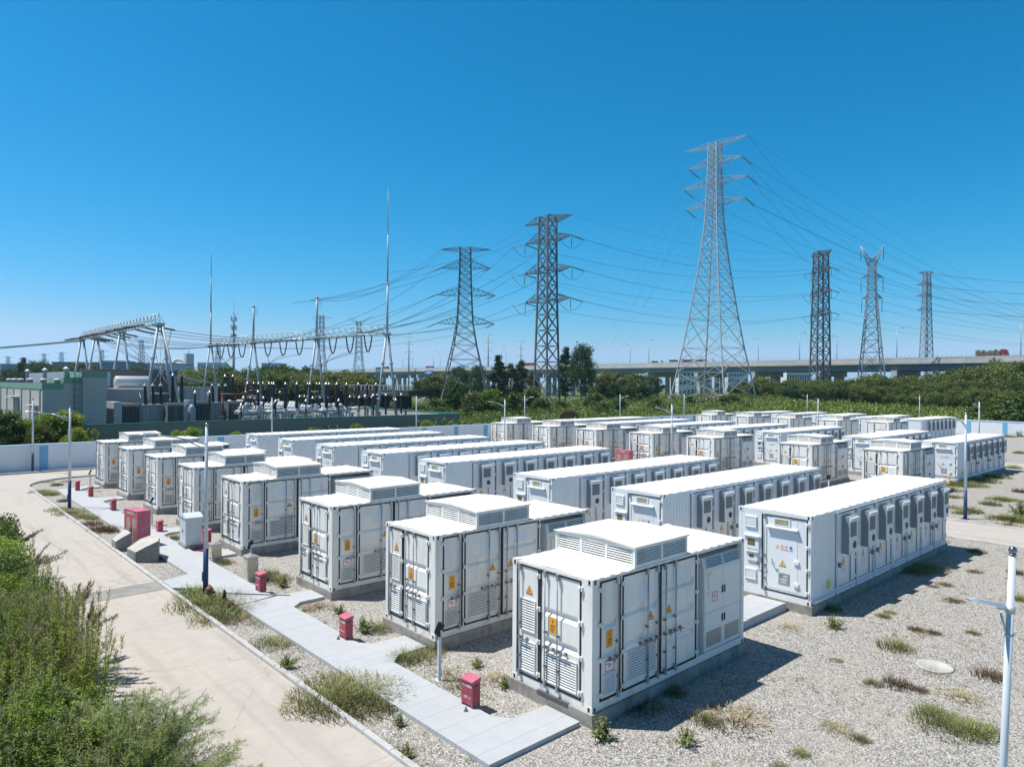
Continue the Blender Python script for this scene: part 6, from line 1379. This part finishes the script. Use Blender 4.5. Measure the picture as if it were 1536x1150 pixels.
for (px, py, k, s, w) in ((905, 1108, 'leafy', 1.25, 'at the bottom corner of the front container'), (1030, 1115, 'leafy', 1.0, 'below the front container shadow'), (1100, 1080, 'dry', 2.2, 'at the edge of the front container shadow'), (1060, 1082, 'dark', 1.2, 'among the straw by the front shadow'), (1250, 942, 'leafy', 1.1, 'near the end of the nearest long container'), (1343, 972, 'dark', 1.6, 'rounded, alone in the middle of the gravel'), (1185, 942, 'dry', 1.0, 'right of the slab end'), (1420, 1090, 'mix', 1.3, 'low and yellowish on the open gravel'), (1460, 1100, 'green', 1.4, 'right of the yellowish clump'), (1400, 1075, 'green', 1.3, 'left of the yellowish clump'), (1485, 1016, 'brown', 1.3, 'behind the large lamp post'), (1345, 1028, 'brown', 1.2, 'left of the manhole cover'), (1310, 1026, 'dark', .8, 'small, left of the brown tuft near the manhole'), (1380, 1036, 'brown', .7, 'below the manhole cover'), (1440, 1046, 'dry', 1.5, 'right below the manhole cover'), (1400, 1008, 'dry', 1.0, 'touching the manhole cover'), (1290, 1110, 'dark', .7, 'near the bottom edge'), (1200, 1132, 'green', .6, 'small, at the bottom edge'), (1255, 1094, 'dry', 1.0, 'lower middle of the gravel'), (1325, 925, 'dark', .8, 'above the rounded tuft'), (1375, 945, 'brown', .8, 'on the upper open gravel'), (1400, 950, 'brown', .7, 'right on the upper open gravel'), (1460, 950, 'dark', .7, 'left of the large lamp'), (1530, 900, 'green', 1.1, 'right of the large lamp head'), (1525, 860, 'brown', 1.1, 'right of the steel ball'),
        (1390, 852, 'mix', 1.5, 'in the shade of the nearest long container'), (1370, 858, 'mix', 1.2, 'in the shade at the long plinth'), (1250, 915, 'dark', 1.1, 'at the near corner of the long plinth'), (1465, 828, 'dark', 1.3, 'at the far tip of the long shadow'),
        (960, 1060, 'mix', 1.0, 'in the shadow along the front plinth'), (1010, 1040, 'dark', 1.1, 'in the shadow of the front container'), (690, 1030, 'dry', 1.5, 'behind the nearest extinguisher box'), (715, 1000, 'leafy', .8, 'behind the nearest extinguisher box on gravel'), (745, 1020, 'dry', 1.2, 'left of the front plinth'), (757, 1030, 'leafy', .8, 'beside the front plinth corner'), (670, 1010, 'dry', 1.0, 'near the floodlight foot'), (605, 990, 'green', 1.3, 'along the stub of the second walkway'), (630, 985, 'mix', 1.2, 'below the second container plinth'), (650, 975, 'green', 1.2, 'long bladed, at the second plinth corner'), (545, 948, 'leafy', 1.3, 'behind the second extinguisher box'), (570, 945, 'green', 1.2, 'left of the second container plinth'), (480, 910, 'dry', 1.4, 'in front of the third container'), (510, 920, 'leafy', .9, 'right of the third walkway stub'), (455, 915, 'dry', 1.2, 'beside the third walkway stub'), (410, 870, 'mix', 1.3, 'behind the third extinguisher box'), (425, 880, 'leafy', 1.2, 'before the third container plinth'), (400, 862, 'green', 1.3, 'at the taller stainless box'), (335, 845, 'dark', 1.3, 'at the foot of the short stainless box'), (262, 808, 'green', 1.2, 'left of the arched cabinet'), (190, 772, 'leafy', .9, 'before the seventh container'), (245, 742, 'leafy', .8, 'before the sixth container plinth'),
        (320, 902, 'mix', 2.0, 'around the hydrant'), (300, 908, 'mix', 1.9, 'spilling over the kerb by the hydrant'), (345, 915, 'mix', 1.8, 'right of the black cone'), (330, 925, 'mix', 1.7, 'below the hydrant'), (285, 893, 'green', 1.7, 'left of the blue lamp foot'), (355, 930, 'dry', 1.9, 'below the black cone'), (310, 935, 'dry', 1.6, 'on the kerb below the hydrant'), (505, 1040, 'mix', 2.0, 'large, between kerb and walkway'), (530, 1050, 'mix', 2.1, 'largest, overgrowing the kerb'), (555, 1045, 'mix', 1.7, 'at the walkway edge of the overgrown patch'), (480, 1058, 'mix', 1.5, 'left of the overgrown kerb patch'), (515, 1065, 'dry', 1.9, 'straw at the lower edge of the overgrown patch'), (460, 1062, 'dry', 1.5, 'straw spilling on the road'), (585, 1062, 'dry', 1.4, 'right of the overgrown patch'), (545, 1075, 'dry', 1.2, 'on the gravel below the overgrown patch'), (430, 1002, 'leafy', 1.0, 'beside the kerb above the overgrown patch'), (405, 965, 'mix', 1.0, 'on the verge above the overgrown patch'), (432, 968, 'dry', 1.0, 'on the verge beside the walkway'), (600, 1088, 'leafy', .7, 'near the lower kerb'), (610, 1135, 'leafy', .8, 'lowest by the kerb'), (460, 940, 'dry', .9, 'on the verge left of the walkway'), (395, 935, 'dry', 1.1, 'on the verge by the large slab'),
        (150, 795, 'brown', 1.9, 'dark, on the verge left of the pink cabinet'), (165, 797, 'brown', 1.8, 'right part of the dark patch near the cabinet'), (138, 787, 'brown', 1.7, 'left part of the dark patch on the verge'), (125, 775, 'mix', 1.4, 'on the verge below the second lamp post'), (105, 770, 'mix', 1.6, 'at the foot of the second lamp post'), (90, 765, 'mix', 1.4, 'left of the second lamp foot'), (140, 778, 'green', 1.2, 'beside the walkway near the second lamp'), (75, 742, 'green', 1.7, 'at the bend of the kerb'), (62, 738, 'mix', 1.3, 'close to the bend of the kerb'), (85, 728, 'brown', 1.4, 'on gravel at the road bend'), (70, 723, 'dry', 1.5, 'dry, at the road bend'), (100, 722, 'dry', 1.3, 'by the far end of the walkway'), (95, 752, 'brown', 1.2, 'near the road bend kerb'),
        (8, 707, 'mix', 1.9, 'at the white wall on the far left'), (45, 703, 'mix', 2.6, 'dark, below the blue stripe'), (75, 703, 'mix', 1.8, 'along the white wall'), (95, 701, 'mix', 1.7, 'along the white wall behind the lamp'), (115, 700, 'dry', 1.8, 'along the white wall near the first container'), (25, 706, 'dry', 1.6, 'low, at the left wall'),
        (1432, 727, 'mix', 2.6, 'lush, at the end of the middle row'), (1450, 728, 'mix', 2.6, 'lush, along the right long container'), (1470, 722, 'mix', 2.5, 'lush, under the right long container'), (1490, 716, 'mix', 2.2, 'at the far plinth on the right'), (1420, 735, 'mix', 2.0, 'beside the orange cone'), (1505, 750, 'mix', 1.8, 'on the right gravel near the edge'), (1485, 757, 'green', 1.8, 'on the right gravel'), (1455, 768, 'green', 2.0, 'right of the right lamp foot'), (1440, 770, 'green', 1.4, 'left of the right lamp foot'), (1520, 780, 'mix', 2.3, 'tall, at the right edge by the road'), (1530, 775, 'leafy', 2.4, 'tall, at the right edge'), (1512, 788, 'dry', 2.0, 'straw by the right road'), (1530, 738, 'brown', 1.8, 'brown at the right edge'), (1520, 702, 'green', 1.8, 'by the far right road'), (1510, 655, 'mix', 2.6, 'at the foot of the right wall'), (1530, 655, 'leafy', 3.0, 'tall, at the right end of the wall'), (1480, 655, 'dry', 2.4, 'at the foot of the right wall, left'), (1500, 668, 'green', 2.0, 'on the upper right gravel'), (1530, 680, 'green', 2.0, 'at the upper right edge'), (1415, 812, 'dry', 1.0, 'straw at the far end of the nearest long container'), (730, 730, 'green', 1.0, 'between the long roofs')):
    g = G(px, py); weed(g.x, g.y, k, s, w)
rnd = random.Random(41)
for i in range(46):
    if i < 30: x, y = rnd.uniform(1, 24), rnd.uniform(-10, -2.6)
    else: x, y = rnd.uniform(33, 60), rnd.uniform(-3, 5)
    if (x-8.83)**2+(y+5.52)**2 < .6 or (x < 6.6 and y > -3.2): continue
    k = rnd.choice(('dry', 'dry', 'brown', 'dark', 'green')); s = rnd.uniform(.5, 1.3)*(1 if i < 30 else 1.7)
    weed(x, y, k, s, 'among many low scattered ones on the open gravel' if i < 30 else 'among the scattered ones on the far right gravel', rnd.uniform(.35, .7))
# scattered seedlings and straw nobody could count
rnd = random.Random(77); mb = MB(); mb2 = MB()
for i in range(2200):
    if rnd.random() < .6: x = rnd.uniform(.0, 26); y = rnd.uniform(-11, -1.9)
    else: x = rnd.uniform(-3.5, -.2); y = rnd.uniform(-2, 42)
    if i % 5 == 0: x = rnd.choice((-3.5, -2.68, -1.28))+rnd.uniform(-.12, .12); y = rnd.uniform(-2, 42)
    if -2.6 < x < -1.36: continue
    if math.sin(x*1.1+2)*math.sin(y*.9)+rnd.uniform(-.8, .8) < .1: continue
    tgt = mb if rnd.random() < .4 else mb2; s = rnd.uniform(.03, .11)
    for k in range(rnd.randint(5, 14)):
        a = rnd.uniform(0, 6.28); b = Vector((x+rnd.uniform(-s, s), y+rnd.uniform(-s, s), 0)); e = b+Vector((math.cos(a)*s, math.sin(a)*s, s*rnd.uniform(.3, 1.2))); w = Vector((-math.sin(a), math.cos(a), 0))*.006
        tgt.face([b-w, b+w, e+w*.3, e-w*.3])
tag(mb.build('seedlings', M['weed_green']), 'tiny green seedlings scattered over the gravel', kind='stuff'); tag(mb2.build('dry_litter', M['weed_dry']), 'bits of straw scattered over the gravel', kind='stuff')
# real stones lying on top of the nearest gravel
rnd = random.Random(31); mb = MB()
def stone(x, y, s):
    n = 5; a0 = rnd.uniform(0, 6); ring = []; top = []
    for k in range(n):
        a = a0+2*PI*k/n; r = s*rnd.uniform(.7, 1.2); ring.append(mb.P((x+r*math.cos(a), y+r*math.sin(a), -.004))); top.append(mb.P((x+r*.55*math.cos(a), y+r*.55*math.sin(a), s*rnd.uniform(.6, 1.0))))
    for k in range(n): mb.idx([ring[k], ring[(k+1) % n], top[(k+1) % n], top[k]])
    mb.idx(top)
for i in range(20000):
    if rnd.random() < .72:
        x = rnd.uniform(-.5, 15); y = rnd.uniform(-9.5, -1.95)
    else: x = rnd.uniform(-3.5, -.2); y = rnd.uniform(-7, 16)
    if (-2.62 < x < -1.33 and y > -1.7) or (-1.5 < x < 0 and any(abs(y-(a+.7)) < 1.0 for a in YA)): continue
    stone(x, y, rnd.uniform(.010, .024))
m, nt, b = nodes('stone'); gN = nt.nodes.new('ShaderNodeNewGeometry'); rp = nt.nodes.new('ShaderNodeValToRGB'); e = rp.color_ramp.elements; e[0].color = (.16, .15, .14, 1); e[1].color = (.62, .60, .56, 1); k = e.new(.5); k.color = (.40, .38, .35, 1)
nt.links.new(gN.outputs['Random Per Island'], rp.inputs[0]); nt.links.new(rp.outputs[0], b.inputs['Base Color']); b.inputs['Roughness'].default_value = .9
tag(mb.build('gravel_stones', m), 'loose crushed stones on the gravel', kind='stuff')

# ------------------------------------------------------------------ roadside bushes on the left
def horseweed_mesh(seed, n, h, spread, ls=.085, mat='horseweed', heads=True):
    rnd = random.Random(seed); mb = MB()
    for i in range(n):
        a = rnd.uniform(0, 6.28); r0 = spread*rnd.random()**.6; b = Vector((r0*math.cos(a), r0*math.sin(a), 0)); hh = h*rnd.uniform(.6, 1.08)
        top = b+Vector((math.cos(a)*.25*r0+rnd.uniform(-.2, .2), math.sin(a)*.25*r0+rnd.uniform(-.2, .2), hh)); mb.mi = 0; mb.tube(b, top, .009, .003, 3, False)
        for k in range(int(58*hh)):
            f = rnd.uniform(.12, .97)**.8; p = b.lerp(top, f); aa = rnd.uniform(0, 6.28); l = ls*rnd.uniform(.7, 1.5)*(1.25-f*.6); dr = Vector((math.cos(aa), math.sin(aa), rnd.uniform(.2, .9))).normalized(); w = dr.cross(Vector((0, 0, 1))).normalized()*l*.11
            mb.face([p, p+dr*l*.5+w, p+dr*l+Vector((0, 0, -l*.15)), p+dr*l*.5-w])
        if heads and rnd.random() < .55:
            mb.mi = 1
            for k in range(26):
                p = b.lerp(top, rnd.uniform(.8, 1.0)); aa = rnd.uniform(0, 6.28); dr = Vector((math.cos(aa), math.sin(aa), 1.2)).normalized()*rnd.uniform(.05, .16); w = Vector((-math.sin(aa), math.cos(aa), 0))*.004; mb.face([p-w, p+w, p+dr+w*1.5, p+dr-w*1.5])
    return mb.mesh('foliage', [M[mat], M['seed_head']])
def bushy_mesh(seed, h, spread, n, per, ls, mat):
    rnd = random.Random(seed); mb = MB()
    for i in range(n):
        v = rvec(rnd).normalized(); c = Vector((v.x*spread*.8, v.y*spread*.8, h*(.45+.45*v.z))); r = spread*rnd.uniform(.16, .34)
        mb.tube((0, 0, .1), c, .015, .005, 3, False)
        for k in range(per): q = rvec(rnd).normalized()*r*(.5+.5*rnd.random()); leafq(mb, rnd, c+q, ls*rnd.uniform(.6, 1.3), .7, .5)
    return mb.mesh('foliage', [M[mat]])
def fennel_mesh(seed, n, h, spread):
    """airy plant: arching stems with fine short needles"""
    rnd = random.Random(seed); mb = MB()
    for i in range(n):
        a = rnd.uniform(0, 6.28); b = Vector((rnd.uniform(-.12, .12), rnd.uniform(-.12, .12), 0)); hh = h*rnd.uniform(.55, 1.05); rr = spread*rnd.uniform(.25, 1.0)
        pts = [b+Vector((math.cos(a)*rr*f*f, math.sin(a)*rr*f*f, hh*(f-.22*f**3))) for f in [k/7 for k in range(8)]]
        mb.path(pts, .0035, 3)
        for k in range(2, 8):
            for q in range(7):
                f = rnd.random(); p = pts[k-1].lerp(pts[k], f); aa = a+rnd.uniform(-1.6, 1.6); l = rnd.uniform(.12, .34)*(1.2-k*.07); tip = p+Vector((math.cos(aa), math.sin(aa), rnd.uniform(-.1, .55))).normalized()*l
                mb.tube(p, tip, .0032, .0018, 3, False)
                for m_ in range(13):
                    s = p.lerp(tip, rnd.uniform(.2, 1)); d = rvec(rnd).normalized()*rnd.uniform(.03, .085); w = d.cross(Vector((.3, .5, 1))).normalized()*.0034; mb.face([s-w, s+w, s+d+w*.4, s+d-w*.4])
    return mb.mesh('foliage', [M['fennel']])
HW = [horseweed_mesh(200+i, 120, 1.9, .95) for i in range(3)]; BU = [bushy_mesh(210+i, 1.9, 1.15, 44, 150, .085, m) for i, m in enumerate(('leaf_mid', 'leaf_bright', 'horseweed'))]; FE = [fennel_mesh(221, 92, 1.75, 1.5), fennel_mesh(222, 62, 1.5, 1.25)]
def roadside(me, x, y, s, label, sz=1.0, rz=0.0):
    o = bpy.data.objects.new('roadside_bush', me); COL.objects.link(o); o.location = (x, y, -.05); o.scale = (s, s, s*sz); o.rotation_euler = (0, 0, rz); tag(o, label, 'bush', 'bushes and tall weeds at the road edge')
tag(sheet('verge', [(-60, -7.25, -60, 60)], .0, M['soil']), kind='structure')
for (me, x, y, s, sz, lb) in ((FE[0], -7.35, 2.1, .95, 1.0, 'airy fine needled plant spreading over the road in the foreground'), (FE[1], -7.0, .75, .85, .85, 'airy fine needled plant at the bottom edge right of the bushes'), (FE[1], -7.9, 3.4, 1.0, 1.0, 'airy fine needled plant merging into the tall weeds'), (FE[0], -7.7, .9, .9, .9, 'airy fine needled plant in the middle of the bottom edge'),
        (HW[0], -8.1, 6.0, 1.05, 1.0, 'tall dense weeds beside the airy plant'), (BU[1], -8.4, 4.6, .85, .85, 'leafy bush at the lower left behind the airy plant'), (HW[2], -7.9, 8.0, 1.0, 1.1, 'tall weeds with pale plumes standing against the road'), (BU[1], -8.3, 2.6, .8, .8, 'bright leafy bush near the lower left corner'), (HW[1], -8.3, 1.4, 1.0, .85, 'bright weeds at the bottom edge, left'), (BU[1], -8.6, 3.2, .8, .9, 'bright leafy bush at the bottom edge behind the airy plant'), (BU[0], -9.1, 2.4, .8, .95, 'leafy bush in the lower left corner thicket'), (BU[1], -8.9, 5.6, .8, 1.0, 'leafy bush among the tall weeds of the thicket'), (HW[2], -9.1, 6.6, 1.1, 1.0, 'weeds at the left edge in the middle of the thicket'), (HW[1], -8.7, 8.6, 1.1, 1.1, 'weeds on the left edge above the thicket'), (HW[0], -9.2, 3.8, 1.0, 1.0, 'weeds at the extreme lower left corner'),
        (BU[1], -8.5, 10.6, 1.0, 1.1, 'dark leafed bush at the left edge beside the road patch'), (BU[0], -8.3, 12.6, 1.0, 1.15, 'dense bush with long shadow on the road'), (BU[2], -8.3, 15.2, 1.05, 1.2, 'bushy plant with branches reaching over the road'), (BU[0], -8.2, 18.2, 1.1, 1.25, 'upper bush at the left edge of the road'), (BU[1], -8.1, 21.5, 1.05, 1.1, 'farthest bush at the left road edge'), (BU[2], -8.9, 17.0, 1.1, 1.3, 'yellowish bush at the left frame edge behind the upper bush'), (HW[2], -8.2, 9.6, .9, 1.15, 'tall weeds between the two left bushes'), (HW[0], -7.8, 16.8, .85, 1.1, 'feathery weeds hanging over the road at left'), (HW[1], -7.8, 13.8, .85, 1.1, 'feathery weeds beside the dense bush at left')):
    roadside(me, x, y, s, lb, sz, rnd.uniform(0, 6.28))
# feathery plumes leaning over the road
def plume(x, y, z, dirx, diry, l, label):
    rnd = random.Random(int(x*100+y*10)); mb = MB(); a = Vector((x, y, z))
    for j in range(7):
        d = Vector((dirx+rnd.uniform(-.4, .4), diry+rnd.uniform(-.4, .4), rnd.uniform(.35, 1.0))).normalized(); L = l*rnd.uniform(.6, 1.1); mb.mi = 0
        pts = [a+d*L*f+Vector((0, 0, -.12*L*f*f)) for f in [k/5 for k in range(6)]]; mb.path(pts, .007, 3); mb.mi = 1
        for k in range(150):
            f = rnd.uniform(.45, 1.0); i = min(4, int(f*5)); p = pts[i].lerp(pts[i+1], f*5-i); q = rvec(rnd).normalized()*rnd.uniform(.03, .12); w = q.cross(Vector((.2, .4, 1))).normalized()*.006; mb.face([p-w, p+w, p+q+w, p+q-w])
    o = bpy.data.objects.new('plume_weed', mb.mesh('plume', [M['bark_pale'], M['seed_head']])); COL.objects.link(o); tag(o, label, 'weed', 'plumed weeds at the road edge')
plume(-7.6, 18.4, 1.2, 1, .2, 1.2, 'pale plumed branch leaning over the road, upper one'); plume(-7.5, 15.4, .9, 1, .1, 1.3, 'pale plumed branch leaning over the road, lower one'); plume(-7.9, 20.5, 1.5, 1, .4, 1.0, 'pale plume at the upper left edge'); plume(-7.3, 9.0, 1.3, .3, .2, .9, 'single tall plume standing before the dark road patch'); plume(-7.3, 7.4, 1.2, .5, .1, .8, 'plume at the right side of the tall weeds')
# ================================================================== camera, light, sky
cd = bpy.data.cameras.new('camera'); cam = bpy.data.objects.new('camera', cd); COL.objects.link(cam)
cd.sensor_width = 36; cd.sensor_fit = 'HORIZONTAL'; cd.lens = F/1536*36; cd.clip_end = 12000; cd.clip_start = .1
cam.matrix_world = Matrix(((_r.x, _u.x, -_d.x, CAM.x), (_r.y, _u.y, -_d.y, CAM.y), (_r.z, _u.z, -_d.z, CAM.z), (0, 0, 0, 1)))
SC.camera = cam
EL, AZ = R(63), R(133)
sd = Vector((math.cos(AZ)*math.cos(EL), math.sin(AZ)*math.cos(EL), math.sin(EL)))
ld = bpy.data.lights.new('sun', 'SUN'); ld.energy = 5.0; ld.angle = R(.53); ld.color = (1, .965, .90)
lo = bpy.data.objects.new('sun', ld); COL.objects.link(lo); lo.rotation_euler = sd.to_track_quat('Z', 'Y').to_euler(); lo.location = (0, 0, 60)
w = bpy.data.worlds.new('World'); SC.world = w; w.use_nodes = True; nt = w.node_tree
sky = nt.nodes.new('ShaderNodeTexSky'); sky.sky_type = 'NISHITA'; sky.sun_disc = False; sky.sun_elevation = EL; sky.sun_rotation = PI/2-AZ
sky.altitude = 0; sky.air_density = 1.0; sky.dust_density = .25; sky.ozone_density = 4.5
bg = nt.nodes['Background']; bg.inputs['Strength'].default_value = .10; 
def mth(op, a, b):
    n = nt.nodes.new('ShaderNodeMath'); n.operation = op
    for i, v in enumerate((a, b)):
        if isinstance(v, (int, float)): n.inputs[i].default_value = v
        else: nt.links.new(v, n.inputs[i])
    return n.outputs[0]
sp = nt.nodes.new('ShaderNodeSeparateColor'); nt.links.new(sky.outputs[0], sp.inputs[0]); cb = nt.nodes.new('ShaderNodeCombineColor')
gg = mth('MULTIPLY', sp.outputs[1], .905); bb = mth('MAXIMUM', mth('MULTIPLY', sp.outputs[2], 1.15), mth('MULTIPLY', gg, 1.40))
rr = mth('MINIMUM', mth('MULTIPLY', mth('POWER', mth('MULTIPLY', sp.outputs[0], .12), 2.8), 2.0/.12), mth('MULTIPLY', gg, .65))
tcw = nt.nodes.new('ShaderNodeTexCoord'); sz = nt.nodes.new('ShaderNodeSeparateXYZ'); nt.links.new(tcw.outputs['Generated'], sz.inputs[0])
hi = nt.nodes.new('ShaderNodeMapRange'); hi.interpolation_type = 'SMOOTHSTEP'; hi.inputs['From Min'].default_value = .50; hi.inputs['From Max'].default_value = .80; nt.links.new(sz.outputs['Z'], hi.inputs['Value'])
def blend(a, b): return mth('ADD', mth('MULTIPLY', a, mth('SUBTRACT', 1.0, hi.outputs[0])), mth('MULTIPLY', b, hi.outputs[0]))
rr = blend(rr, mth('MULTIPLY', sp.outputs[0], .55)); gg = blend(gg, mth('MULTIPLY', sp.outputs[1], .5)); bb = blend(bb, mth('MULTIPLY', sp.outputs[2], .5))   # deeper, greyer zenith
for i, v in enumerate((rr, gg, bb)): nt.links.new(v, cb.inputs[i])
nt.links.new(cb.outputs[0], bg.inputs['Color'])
SC.view_settings.view_transform = 'Standard'; SC.view_settings.look = 'None'; SC.view_settings.gamma = 1; SC.view_settings.exposure = .25

def haze(d):
    mb = MB(); mb.box(-1560, 1560, -1560, 1560, -4, 92)
    m = bpy.data.materials.new('haze'); m.use_nodes = True; nt = m.node_tree; nt.nodes.remove(nt.nodes['Principled BSDF'])
    v = nt.nodes.new('ShaderNodeVolumePrincipled'); v.inputs['Density'].default_value = d; v.inputs['Color'].default_value = (.58, .84, 1.0, 1); v.inputs['Anisotropy'].default_value = .2
    nt.links.new(v.outputs[0], nt.nodes['Material Output'].inputs['Volume'])
    tag(mb.build('haze', m), 'thin blue summer haze over the plain', kind='stuff')
haze(.00013)
